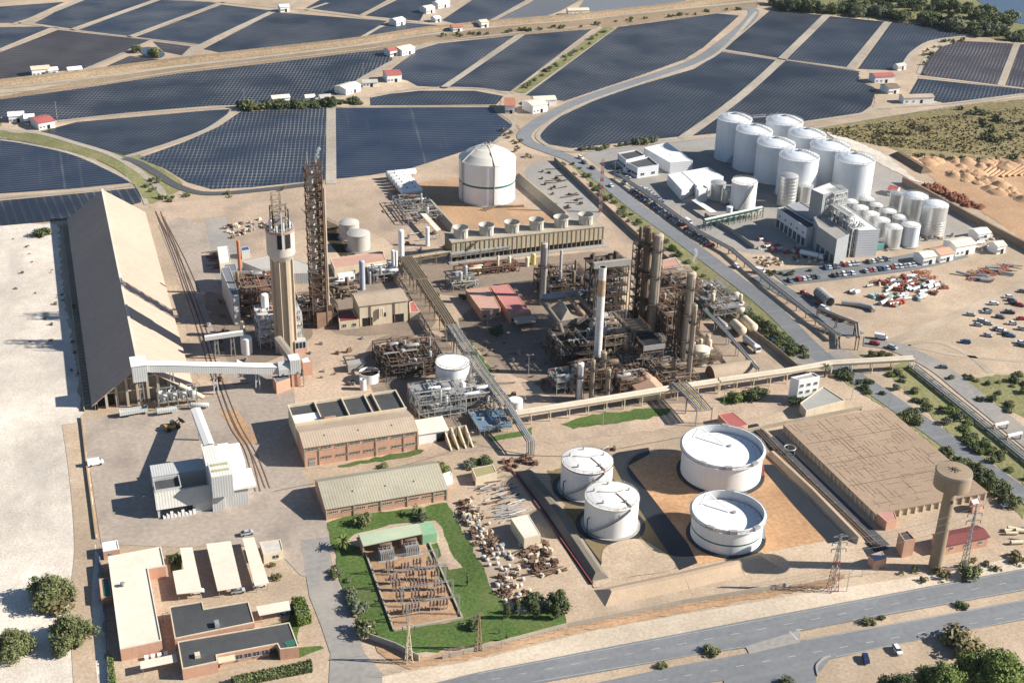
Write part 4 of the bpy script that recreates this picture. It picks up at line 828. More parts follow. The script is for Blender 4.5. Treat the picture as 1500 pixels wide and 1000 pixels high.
# ================================================================== TANKS AND SILOS
def railing(mb, x, y, r, z, n=20, h=1.0, mi=0):
    pts = [(x + r * math.cos(2 * math.pi * i / n), y + r * math.sin(2 * math.pi * i / n)) for i in range(n)]
    for i in range(n):
        a, b = pts[i], pts[(i + 1) % n]; mb.tube((a[0], a[1], z), (a[0], a[1], z + h), .06, 4, mi, False)
        for k in (.5, 1): mb.tube((a[0], a[1], z + h * k), (b[0], b[1], z + h * k), .06, 4, mi, False)
def spiral(x, y, r, z0, z1, a0, a1, n=16):
    mb = MB()
    for i in range(n):
        a, b = a0 + (a1 - a0) * i / n, a0 + (a1 - a0) * (i + 1) / n; za, zb = z0 + (z1 - z0) * i / n, z0 + (z1 - z0) * (i + 1) / n
        p = [(x + k * math.cos(t), y + k * math.sin(t), z) for (t, z) in ((a, za), (b, zb)) for k in (r + .05, r + .95)]
        mb.poly([p[0], p[1], p[3], p[2]]); mb.tube(p[1], p[3], .12, 4); mb.tube((p[1][0], p[1][1], p[1][2] + 1), (p[3][0], p[3][1], p[3][2] + 1), .07, 4); mb.tube(p[1], (p[1][0], p[1][1], p[1][2] + 1), .05, 4)
    return mb
def tank(name, label, cx, cy, wpx, rimy, shell=None, roof=None, dome=.1, group=None, band=None, stair=None, rail=True, rh=None, cat='tank', rimcol=None, ridge=True, n=48):
    """cx,cy: centre of the base in the photo, wpx its width there, rimy the photo height of the rim's centre"""
    p = P(cx, cy); q0, q1 = P(cx - wpx / 2, cy), P(cx + wpx / 2, cy); r = (q1 - q0).length / 2; h = ht(cx, cy, rimy)
    t = thing(name, label, cat, p, group)
    MB().cyl(p.x, p.y, r, 0, h, n, cap=False).build('shell', shell or WHITE, t)
    dr = dome * r
    mb = MB().lathe(p.x, p.y, [(r + .08, h - .02), (r * .75, h + dr * .45), (r * .45, h + dr * .8), (r * .15, h + dr * .97), (.01, h + dr)], n)
    mb.build('roof', roof or WROOF, t)
    mb = MB().lathe(p.x, p.y, [(r + .02, h - .3), (r + .16, h - .3), (r + .16, h + .05), (r + .02, h + .05)], n, sm=False); mb.build('rim', rimcol or shell or WHITE, t)
    MB().lathe(p.x, p.y, [(r + 1.0, .2), (r + .95, .5), (r, .5)], n).build('plinth', CONCG, t)
    if band: MB().lathe(p.x, p.y, [(r + .02, band[0]), (r + .04, band[0]), (r + .04, band[1]), (r + .02, band[1])], n).build('band', band[2], t)
    if stair: spiral(p.x, p.y, r, .3, h, stair[0], stair[1], max(8, int(h * 1.3))).build('stair', STEEL, t)
    if rail: mb = MB(); railing(mb, p.x, p.y, r - .1, h + .05, max(14, int(r * 2.2))); mb.build('railing', GALV, t)
    return t, p, r, h
# two white cone roofed tanks
for (cx, cy, w_, ry, lb) in ((858, 714.5, 75, 674, 'white cone roofed tank with red rim and zigzag stair, the farther of the pair'), (894, 768, 78, 726, 'white cone roofed tank with rusty roof walkway, the nearer of the pair')):
    t, p, r, h = tank('storage_tank', lb, cx, cy, w_, ry, dome=.13, stair=(R(195), R(285)), rimcol=REDP if cx < 870 else CREAM, group='white cone roofed tanks')
    mb = MB().path([(p.x + 1, p.y - .5, h + r * .12), (p.x + r * .35, p.y - r * .92, h + .35)], .35, 4).path([(p.x - r * .5, p.y + r * .3, h + .9), (p.x + .5, p.y, h + r * .135), (p.x + r * .45, p.y + .6, h + 1)], .12, 4); mb.build('roof_walkway', RUST, t)
    for k in range(5): a = k * 1.3 + 2.5; MB().cyl(p.x + r * .7 * math.cos(a), p.y + r * .7 * math.sin(a), .35, h, h + r * .06 + .9, 8).build('roof_vent', GALV, subp(t, 'roof'))
    MB().path([(p.x - r - .8, p.y - 3, 0), (p.x - r - .8, p.y - 3, 6), (p.x - r + .1, p.y - 2.4, 6)], .18, 6).build('pipe', DRUST, t)
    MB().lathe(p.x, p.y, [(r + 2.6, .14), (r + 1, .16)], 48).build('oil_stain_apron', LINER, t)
# floating roof tanks
INNER = mat('shade_grey_lining', (.62, .63, .64), (.5, .5, .5), .6, .8)  # white inner wall greyed so the shade inside the rim looks darker
def floater(label, cx, cy, wpx, rimy, dep, band=None):
    p = P(cx, cy); r = (P(cx + wpx / 2, cy) - P(cx - wpx / 2, cy)).length / 2; h = ht(cx, cy, rimy); t = thing('open_top_tank', label, 'tank', p, 'floating roof tanks'); n = 72
    MB().lathe(p.x, p.y, [(r, 0), (r, h), (r - .08, h)], n).lathe(p.x, p.y, [(r - .08, h), (r - .08, h - dep - .1)], n, 1).lathe(p.x, p.y, [(r - .08, h - dep + .02), (r - .75, h - dep + .06)], n, 1).build('shell', [WHITE, INNER], t)
    MB().lathe(p.x, p.y, [(r - .75, h - dep), (r - .8, h - dep + .35), (r * .8, h - dep + .2), (.01, h - dep + .3)], n).build('floating_roof', mat('float_roof_white' + str(int(cx)), (.80, .80, .79), (.68, .67, .65), .5, .6, amt=.3, big=.1), t)
    MB().lathe(p.x, p.y, [(r + .02, h - .9), (r + .9, h - .9), (r + .9, h - .82)], n).lathe(p.x, p.y, [(r + .02, h - .02), (r + .22, h - .02), (r + .22, h + .1), (r - .1, h + .1)], n).build('wind_girder', WHITE, t)
    mb = MB(); railing(mb, p.x, p.y, r + .85, h - .85, 40, 1.0); mb.build('railing', GALV, t)
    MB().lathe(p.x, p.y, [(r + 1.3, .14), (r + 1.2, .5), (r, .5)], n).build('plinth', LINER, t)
    spiral(p.x, p.y, r, .3, h, R(330), R(400), 16).build('stair', REDP if cx < 1060 else GALV, t)
    a = R(100); MB().path([(p.x + (r - .5) * math.cos(a), p.y + (r - .5) * math.sin(a), h + .2), (p.x + r * .2, p.y + r * .25, h - dep + .7)], .22, 4).build('rolling_ladder', WHITE, t)
    mb = MB()
    for a in (R(250), R(215), R(290), R(60)): mb.obox((p.x + (r + .4) * math.cos(a), p.y + (r + .4) * math.sin(a), h - .8), (2.4, 1.1, 1.1), a + math.pi / 2)
    mb.build('platform', GALV, t)
    mb = MB()
    for i in range(26): a = 2 * math.pi * i / 26; mb.cyl(p.x + r * .84 * math.cos(a), p.y + r * .84 * math.sin(a), .12, h - dep + .2, h - dep + .8, 6)
    mb.cyl(p.x + r * .3, p.y + r * .2, .7, h - dep + .2, h - dep + .7, 10); mb.build('roof_legs', GALV, t)
    if band: MB().lathe(p.x, p.y, [(r + .02, band[0]), (r + .04, band[0]), (r + .04, band[1]), (r + .02, band[1])], n).build('band', band[2], t)
    return t, p, r, h
floater('largest open top tank with white floating roof, behind the smaller one', 1055, 692, 116, 652, 2.9)
floater('smaller open top tank with white floating roof and thin green band', 1063, 784, 103, 747, 3.2, (3.6, 4.1, GREENP))
# tanks of the old plant
t, p, r, h = tank('storage_tank', 'white tank with a dark band and rusty rim amid grey pipework', 663, 566, 50, 530, dome=.04, band=(4.6, 5.1, STEEL), stair=(R(270), R(340)), rimcol=RUST)
t, p, r, h = tank('storage_tank', 'big white domed ammonia tank with green band at the back', 713, 289, 82, 230, dome=.42, band=(9.6, 10.6, GREENP), rail=False, roof=mat('ivory_dome', (.66, .62, .54), (.56, .52, .44), .25, .6, big=.08))
mb = MB().path([(p.x - r - .3, p.y - 4, 0), (p.x - r - .3, p.y - 4, h), (p.x - r * .5, p.y - 1, h + r * .36), (p.x + 1, p.y, h + r * .46)], .5, 6); mb.path([(p.x - 1, p.y - r - .2, 0), (p.x - 1, p.y - r - .2, h + .2), (p.x - .8, p.y - r * .55, h + r * .3), (p.x, p.y, h + r * .44)], .3, 6); mb.build('pipe', GALV, t)
mb = MB(); railing(mb, p.x, p.y, 3.4, h + r * .40, 10); mb.cyl(p.x - 1, p.y, .5, h + r * .4, h + r * .42 + 1.6, 8); mb.cyl(p.x + 1.4, p.y + .6, .4, h + r * .4, h + r * .42 + 2, 8); mb.build('roof_platform', STEEL, t)
# spiral: left side pipes
mb = MB()
for k in range(3): mb.path([(p.x - 9 + k, p.y - r - 3 - k, .6), (p.x - 3 + k * 2, p.y - r - 1, 1.2), (p.x + 4 + k * 3, p.y - r - 2.5, .6), (p.x + 14, p.y - r - 4 + k, .5)], .25, 6)
mb.build('pipe', BRNV, t)
GRT = mat('grey_stone_paint', (.50, .47, .42), (.42, .39, .345), .4, .8, big=.1, streak=.25, scol=(.3, .27, .23))
tank('storage_tank', 'grey domed tank, rear one of a touching pair', 512, 348, 29, 325, GRT, GRT, dome=.25, rail=False, group='grey domed tanks')
tank('storage_tank', 'grey domed tank, front one of a touching pair with curved shadow', 526, 364.5, 33, 341, GRT, GRT, dome=.25, rail=False, group='grey domed tanks')
tank('storage_tank', 'small white tank beside the descending pipe bridge', 755, 604, 20, 585, dome=.08, rail=False)
tank('storage_tank', 'cream tank with brown patch at the foot of the right hand column', 1026, 531, 24, 510, mat('cream_tank', (.66, .60, .48), (.56, .5, .39), .4, .7, streak=.4, scol=(.35, .25, .15)), CREAM, dome=.3, rail=False)
for cx, cy, w_, ry, lb in ((541, 557, 30, 544, 'wide open white round basin'), (532, 570, 9.4, 555, 'small open white round vat in front of the wide basin')):
    p = P(cx, cy); r = (P(cx + w_ / 2, cy) - P(cx - w_ / 2, cy)).length / 2; h = ht(cx, cy, ry); t = thing('open_vat', lb, 'vat', p)
    MB().lathe(p.x, p.y, [(r, 0), (r, h), (r - .2, h), (r - .2, h - 1)], 32).build('shell', WHITE, t); MB().cyl(p.x, p.y, r - .2, h - 1.2, h - 1.0, 32).build('contents', DARK, t)
    mb = MB()
    if r > 2: mb.box(p.x - r, p.x + r, p.y - .4, p.y + .4, h + .05, h + .3)
    mb.tube((p.x + r, p.y, 0), (p.x + r, p.y, h + .8), .15, 6); mb.build('bridge', RUST, t)
    mb = MB()
    for k in range(8): mb.beam((p.x + r + 1 + k * .7, p.y - 3, 0), (p.x + r + 1 + k * .7, p.y - 3, 2), .15)
    if r > 2: mb.build('pipe_stand', STEEL, t)
# vertical slim vessels of the air separation yard
def column(name, label, bx, by, wpx, topy, m, dome=.5, group=None, rings=0, cat='column', skirt=None, cap=None, ladder=False, lean=0):
    p = P(bx, by); h = ht(bx, by, topy); r = (P(bx + wpx / 2, by) - P(bx - wpx / 2, by)).length / 2
    t = thing(name, label, cat, p, group)
    MB().lathe(p.x, p.y, [(r, 0), (r, h - r * dome), (r * .85, h - r * dome * .45), (r * .5, h - r * dome * .12), (.01, h)], 20).build('shell', m, t)
    if skirt: MB().lathe(p.x, p.y, [(r * 1.02, 0), (r * 1.02, h * skirt[0])], 20).build('skirt', skirt[1], t)
    for k in range(rings):
        z = h * (k + 1) / (rings + .6); mb = MB()
        n = 12; A_ = [2 * math.pi * i / n for i in range(n)]; mb.lathe(p.x, p.y, [(r + .05, z), (r + 1.15, z), (r + 1.15, z + .18), (r + .05, z + .18)], n, sm=False); railing(mb, p.x, p.y, r + 1.1, z + .15, n, 1.1)
        mb.build('platform', DRUST, t)
    if ladder or rings:
        mb = MB(); a = R(-60); x, y = p.x + (r + .5) * math.cos(a), p.y + (r + .5) * math.sin(a)
        mb.beam((x - .3, y, 0), (x - .3, y, h * .95), .12).beam((x + .3, y, 0), (x + .3, y, h * .95), .12)
        for k in range(int(h * .95 / .9)): mb.beam((x - .3, y, k * .9), (x + .3, y, k * .9), .08)
        mb.build('ladder', DRUST, t)
        mb = MB(); a = R(200); x, y = p.x + (r + .45) * math.cos(a), p.y + (r + .45) * math.sin(a); mb.path([(x, y, .5), (x, y, h + .6), (p.x, p.y, h + .6), (p.x, p.y, h - .1)], .22, 6); mb.build('riser_pipe', BRNV, t)
    return t, p, r, h
column('vessel', 'tall white round topped vessel beside the pipe trestle', 588, 383, 8.6, 336, WHITE)
column('vessel', 'slim white vessel by the red framed skid', 576, 404, 5.5, 366, WHITE); column('vessel', 'slim pale vessel just right of the red framed skid', 580.5, 406, 4.5, 367, SILOW)
column('vessel', 'pale blue grey vessel behind the beige compressor house', 531, 424, 8.5, 381, mat('blue_grey_vessel', (.40, .44, .50), (.35, .39, .45), .5, .5), .5)
column('vessel', 'short slim vessel beside the pale blue grey one', 542, 416, 4, 398, GALV)
column('vessel', 'slim white vessel left of the cooling towers', 626, 360, 6, 332, WHITE)
column('vessel', 'short yellow vessel at the right of the red pump manifold', 781, 387, 7.5, 371, mat('yellow_vessel', (.52, .44, .13), (.45, .37, .12), .5, .6)); column('vessel', 'short cream vessel beside the yellow one', 772, 390, 6, 376, CREAMW)
# horizontal bullets
BUL = MB; p0 = P(587.5, 290); p1 = P(566, 263.5)
for k in range(7):
    f = k / 6; c = p0 + (p1 - p0) * f; L_ = 10.5 if k < 6 else 15.5; r = 1.75; z = 3.2
    t = thing('bullet_tank', 'longest white bullet tank at the back of the row' if k == 6 else 'white horizontal bullet tank in the close set row by the bund' if k else 'nearest white bullet tank with sunlit end at the front of the row', 'tank', (c.x + L_ / 2, c.y, 0), 'bullet tanks in a row')
    MB().vessel((c.x + .5, c.y, z), (c.x + L_, c.y, z), r, 20).build('shell', WHITE, t)
    for dx in (2, L_ - 1.5): MB().box(c.x + dx - .3, c.x + dx + .3, c.y - 1.2, c.y + 1.2, 0, z - 1.1).build('saddle', CONCG, t)
    MB().cyl(c.x + L_ * .3, c.y, .3, z + r - .1, z + r + .7, 8).cyl(c.x + L_ * .7, c.y, .2, z + r - .1, z + r + .9, 8).build('valve', RUST, t)
# ---- white sugar/ethanol silos at the far right
SIL = [(1070.5, 232, 49, 173, 'rearmost left'), (1143, 231, 52, 176.5, 'rearmost right'), (1099, 246, 51.5, 190, 'second in the left row'), (1176, 250, 52, 195.5, 'second in the right row'),
       (1131, 263, 54, 209, 'third in the left row'), (1209, 267, 56, 213, 'third in the right row'), (1164, 285, 56, 228, 'nearest in the left row'), (1245, 286, 56, 232, 'nearest in the right row')]
for cx, cy, w_, ry, lb in SIL:
    t, p, r, h = tank('silo', 'giant white domed silo, %s of the two rows' % lb, cx, cy, w_, ry, SILOW, SILOW, dome=.27, group='giant white silos', cat='silo', rail=True)
    mb = MB(); a = R(-50)
    q0 = Vector((p.x + r * .12 * math.cos(a), p.y + r * .12 * math.sin(a), h + r * .28)); q1 = Vector((p.x + r * math.cos(a), p.y + r * math.sin(a), h + .3)); d2 = Vector((math.sin(a), -math.cos(a), 0)) * .55
    for s_ in (-1, 1):
        N_ = 6
        for k in range(N_):
            pr = lambda u: (lambda rr: Vector((p.x + rr * math.cos(a), p.y + rr * math.sin(a), h + r * .27 * (1 - (rr / r) ** 1.9) + .35)))(r * (.12 + .88 * u))
            mb.tube(pr(k / N_) + d2 * s_, pr((k + 1) / N_) + d2 * s_, .16, 4); mb.tube(pr(k / N_) + d2 * s_, pr(k / N_) + d2 * s_ + Vector((0, 0, 1)), .07, 4); mb.tube(pr(k / N_) + d2 * s_ + Vector((0, 0, 1)), pr((k + 1) / N_) + d2 * s_ + Vector((0, 0, 1)), .07, 4)
    mb.build('roof_stair', STEEL, t)
    MB().cyl(p.x, p.y, 1.1, h + r * .2, h + r * .27 + .7, 12).build('roof_vent', GALV, subp(t, 'roof')); MB().tube((p.x - r * .5, p.y, h + r * .15), (p.x - r * .5, p.y, h + r * .2 + 3), .09, 5).build('mast', GALV, t)
    if cx in (1070.5,): spiral(p.x, p.y, r, .3, h, R(230), R(318), 30).build('stair', STEEL, t)
    mb = MB()
    for k in range(1, 9): mb.lathe(p.x, p.y, [(r + .003, h * k / 9 - .04), (r + .03, h * k / 9), (r + .003, h * k / 9 + .04)], 48)
    mb.build('seam', SILOW, t)
a_, b_ = P(1095, 200), P(1118, 200)
p = P(1070.5, 232); q = P(1143, 231); hz = ht(1070.5, 232, 173)
t = thing('silo_walkway', 'thin walkway bridging the two rearmost white silos', 'walkway', ((p.x + q.x) / 2, p.y, 0)); d = (q - p).normalized()
mb = MB(); u0 = p + d * 10; u1 = q - d * 10
mb.box(u0.x, u1.x, u0.y - .6, u0.y + .6, hz + .1, hz + .3)
for dy in (-.55, .55): mb.tube((u0.x, u0.y + dy, hz + 1.3), (u1.x, u0.y + dy, hz + 1.3), .09, 4)
mb.build('deck', GALV, t)
tank('storage_tank', 'white flat roofed tank with a diagonal stair in front of the giant silos', 1087, 303, 36.5, 265.5, WHITE, dome=.08, stair=(R(225), R(280)))
def ribbed(mb, p, r, zs): 
    for z in zs: mb.lathe(p.x, p.y, [(r + .01, z - .25), (r + .22, z - .2), (r + .22, z + .2), (r + .01, z + .25)], 32)
t, p, r, h = tank('process_tank', 'tall ribbed stainless tank in front of the nearest left silo', 1151, 300, 26, 257, STAIN, STAIN, dome=.3, rail=False)
mb = MB(); ribbed(mb, p, r, [h * k / 9 for k in range(2, 9)]); mb.build('cooling_coil', STAIN, t)
tank('process_tank', 'stainless tank half hidden behind the white process tower', 1177, 296, 22, 271, STAIN, STAIN, dome=.15)
tank('process_tank', 'stainless tank beside the white flat roofed tank', 1050, 292, 22, 267, STAIN, STAIN, dome=.2, rail=False)
tank('process_tank', 'small stainless tank squeezed against the white flat roofed tank', 1062, 298, 10, 277, STAIN, STAIN, dome=.2, rail=False)
tank('process_tank', 'slender white tank on the green rack in front', 1067.5, 318, 8.5, 303, SILOW, SILOW, dome=.2, rail=False)
for i, (cx, cy, w_, ry) in enumerate(((1243, 318, 21, 295), (1266, 316, 22, 291), (1257, 327, 23, 304), (1280, 324, 19, 300), (1273, 337, 23, 313), (1298, 334, 22, 309), (1288, 346, 24, 322), (1315, 344, 23, 318))):
    tank('fermenter', 'squat white domed fermenter in the tight cluster beside the white hall', cx, cy, w_, ry, STAIN, WROOF, dome=.3, rail=True, group='fermenters in a cluster')
tank('fermenter', 'taller stainless fermenter with white dome at the near left corner of the cluster', 1305, 361, 25, 332, STAIN, WROOF, dome=.3, group='fermenters in a cluster')
tank('fermenter', 'gleaming white fermenter with white dome at the near right corner of the cluster', 1330, 359, 26, 329, SILOW, WROOF, dome=.25, group='fermenters in a cluster')
tank('process_tank', 'stainless tank at the back of the row of three behind fermenters', 1311, 308, 20, 283, STAIN, STAIN, dome=.2, group='row of three stainless tanks')
tank('process_tank', 'stainless tank in the middle of the row of three behind fermenters', 1336, 322, 35, 287, STAIN, SILOW, dome=.3, group='row of three stainless tanks')
t, p, r, h = tank('process_tank', 'stainless tank with ribbed lower half at the front of the row of three', 1363, 343, 36, 299, STAIN, SILOW, dome=.3, group='row of three stainless tanks')
mb = MB(); ribbed(mb, p, r, [h * k / 12 for k in range(1, 7)]); mb.build('cooling_coil', STAIN, t)
# ---- sugar / ethanol plant buildings
def flatb(label, px, h, wall, roof, par=.4, name='process_building', cat='building'): return poly_bld(name, label, cat, px, h, wall, roof, par)
BLUEW = mat('white_panel', (.66, .67, .68), (.60, .61, .62), .3, .6, big=.06, rib=(2, 1.2))
r, pts = flatb('long white gabled shed at the back of the silo works', [(943.6, 217), (977, 209), (1015, 236), (982, 239)], 6, BLUEW, WROOF, .2)
r, pts = flatb('white office block with dark roof and strip windows, the nearer one', [(917.5, 239), (950, 231), (965, 243), (934, 247.5)], 5.5, BLUEW, BITU, .7); 
a, b = edge(pts, 950, 245, 5.5); wrow(r, a, b, 1.5, 2, 2.2, 1.2); a, b = edge(pts, 926, 243, 5.5); wrow(r, a, b, 1.8, 4, 2.2, 1.2)
r, pts = flatb('white office block with dark roof, the farther one', [(905, 226), (932, 221), (945, 229), (917, 236)], 5.5, BLUEW, BITU, .7); a, b = edge(pts, 911, 231, 5.5); wrow(r, a, b, 1.8, 4, 2.2, 1.2)
flatb('white shed with sloping shadow left of the stainless tanks', [(978, 256), (998, 252.5), (1019, 268), (999, 279)], 5.5, BLUEW, WROOF, .15)
flatb('white hall with angular roof behind the small white shed', [(999, 252), (1038, 245), (1060, 259), (1040, 266), (1021, 273)], 5.6, BLUEW, WROOF, .15)
r, _ = flatb('narrow white pump tower beside the stainless tanks', [(1020, 275), (1032, 272), (1037, 276), (1024, 280)], 7, WHITE, WROOF, .1)
carport('white canopy roof over the truck bay of silo works', [(1013, 293), (1020, 291), (1050, 310), (1040, 311)], 3.5, 'canopy', WROOF)
r, pts = flatb('white fronted office with dark roof and open car deck below', [(1139, 306), (1149.5, 304), (1197.5, 331.5), (1182, 335.5)], 9.5, BLUEW, BITU, .5)
a, b = edge(pts, 1160, 322, 9.5); wrow(r, a, b, .4, 7, 3.0, 4.0, 'opening', 3)
wrow(r, a, b, 6.2, 5, 1.2, 1.0)
GREYP = mat('grey_panel', (.34, .35, .355), (.29, .30, .305), .3, .6, big=.06, rib=(0, 1.1))
flatb('low grey roofed hall between the white fronted office and process tower', [(1152, 301), (1172, 296), (1212, 321), (1198, 330)], 9.2, GREYP, GREYP, .3)
r, pts = flatb('grey panelled process hall at the front of the silo works', [(1192, 319), (1206, 315), (1244, 344), (1226, 352), (1199, 333)], 13, GREYP, CONCG, .4)
a, b = edge(pts, 1212, 343, 13); wrow(r, a, b, .6, 4, 3.0, 4.5, 'opening', 3)
r, pts = flatb('white process tower with glazed side above the grey hall', [(1188.5, 278), (1216, 268), (1234, 279), (1206, 286)], 24, GREYP, WROOF, .3)
r, pts = flatb('long white process hall in front of the fermenters', [(1216, 300), (1231, 297), (1289, 337), (1258, 338)], 13.5, BLUEW, WROOF, .3)
def lattice(name, label, px, zs, mcol, m2=None, vess=0, cat='frame', world=False, dx=3):
    """open multi storey steel frame over a footprint; zs = floor heights"""
    pts = px if world else [(lambda v: (v.x, v.y))(P(a, b)) for a, b in px]; c = cen(pts); t = thing(name, label, cat, c); n = len(pts); zt = zs[-1]
    mb = MB()
    for i in range(n):
        a, b = Vector(pts[i]), Vector(pts[(i + 1) % n]); k = max(1, int(round((b - a).length / dx)))
        for j in range(k):
            p = a + (b - a) * j / k; q = a + (b - a) * (j + 1) / k; mb.beam((p.x, p.y, 0), (p.x, p.y, zt), .3); z0 = 0
            for z in zs:
                mb.beam((p.x, p.y, z), (q.x, q.y, z), .28)
                if (i + j) % 2 == 0: mb.beam((p.x, p.y, z0), (q.x, q.y, z), .16)
                z0 = z
    mb.build('frame', mcol, t); mb = MB()
    for z in zs: mb.prism(inset(pts, .2) if sum(pts[i][0] * pts[(i + 1) % n][1] - pts[(i + 1) % n][0] * pts[i][1] for i in range(n)) > 0 else inset(pts[::-1], .2), z - .02, z + .08)
    mb.build('floor', m2 or mcol, t); mb = MB()
    for z in zs:
        for i in range(n):
            a, b = Vector(pts[i]), Vector(pts[(i + 1) % n])
            for hh in (.55, 1.1): mb.tube((a.x, a.y, z + hh), (b.x, b.y, z + hh), .06, 4)
            k = max(1, int((b - a).length / 2))
            for j in range(k): p = a + (b - a) * j / k; mb.tube((p.x, p.y, z), (p.x, p.y, z + 1.1), .06, 4)
    mb.build('railing', mcol, t)
    return t, pts, c
t, pts, c = lattice('steel_tower', 'white open steel stair tower in front of the white process tower', [(1204, 345), (1222, 341), (1232, 349), (1213, 354)], [3.5, 7, 10.5, 14, 17.5, 21, 24], FRAMEW, GALV)
t, pts, c = lattice('steel_tower', 'white open pipe rack tower at the near corner of the process hall', [(1236, 371), (1256, 367), (1262, 372), (1243, 377)], [3.5, 7, 10.5, 14], FRAMEW, GALV)
mb = MB()
for k in range(9): x = c[0] + ru(-4, 4); y = c[1] + ru(-2, 2); mb.path([(x, y, 0), (x, y, 13 + rnd() * 3), (x + 2, y + 1, 14 + rnd() * 2)], .3, 6)
mb.build('pipe', GALV, t)
t, pts, c = lattice('pipe_rack', 'white upper pipe rack along the roof of the grey hall', [(1205, 348), (1212, 346), (1245, 368), (1238, 371)], [15, 18], FRAMEW, GALV)
mb = MB()
for k in range(14): f = rnd(); a = Vector(pts[0]).lerp(Vector(pts[3]), f); b = Vector(pts[1]).lerp(Vector(pts[2]), f); mb.path([(a.x, a.y, 15 + rnd() * 3), (b.x, b.y, 15.5 + rnd() * 3)], .35, 6)
mb.build('pipe', GALV, t)
column('column', 'slim white distillation column at the near corner of grey hall', 1227.5, 380, 6.5, 352, CREAMW, .1)
p = P(1276, 367); t = thing('switch_container', 'teal container unit below the white process hall', 'container', p); MB().obox((p.x, p.y, .3), (12, 3, 3), .05).build('body', mat('teal_panel', (.12, .28, .27), None, .5, .5), t); MB().obox((p.x, p.y, 0), (12, 2.4, .3), .05).build('skid', STEEL, t)
# green pipe rack of the silo works
a, b = P(1031, 337), P(1115, 318); t = thing('pipe_rack', 'green painted pipe rack on posts beside the car park of the silo works', 'pipe rack', (a + b) / 2); d = b - a; mb = MB(); m2 = MB()
for k in range(11):
    p = a + d * k / 10
    for o in (-1.2, 1.2): mb.beam((p.x, p.y + o, 0), (p.x, p.y + o, 5.5), .3)
    mb.beam((p.x, p.y - 1.2, 5), (p.x, p.y + 1.2, 5), .3); mb.beam((p.x, p.y - 1.2, 3.5), (p.x, p.y + 1.2, 3.5), .3)
for o in (-1.2, 1.2): mb.beam((a.x, a.y + o, 5.2), (b.x, b.y + o, 5.2), .35)
for k in range(3): o = -.7 + k * .7; m2.tube((a.x, a.y + o, 5.5), (b.x, b.y + o, 5.5), .2, 6); m2.tube((a.x, a.y + o, 3.9), (b.x, b.y + o, 3.9), .16, 6)
mb.build('frame', GREENP, t); m2.build('pipe', GALV, t)
# retaining wall, kerbs, roadside bund on the far right
def wall(name, label, px, h, th, m, cat='wall', group=None, z0=0, cap=None):
    pts = [P(a, b) for a, b in px]; c = cen([(p.x, p.y) for p in pts]); t = MB()
    for a, b in zip(pts, pts[1:]):
        d = (b - a).normalized(); s_ = Vector((d.y, -d.x, 0)) * th / 2
        t.prism([(q.x, q.y) for q in (a - s_, b - s_, b + s_, a + s_)], z0, h)
    o = t.build(name, m, None, c); tag(o, label, cat, group); return o
wall('retaining_wall', 'brown retaining wall between the silo works and the orange quarry', [(1322, 268), (1352, 284), (1420, 322), (1500, 364), (1560, 395)], 3.5, 1.2, mat('brown_wall', (.20, .15, .11), (.26, .19, .14), .3, .9))
DKC = ('dark cut bank below the grassy hill', [(1312, 226), (1332, 238), (1358, 254)], 2.6, 4, 1.2, mat('dark_bank', (.10, .075, .055), (.2, .14, .09), .3, .95))
wall('boundary_wall', 'pale concrete wall with pipes beside the silo works car park', [(1105, 365), (1070, 340), (1032, 318)], 2.2, .4, CONCG)
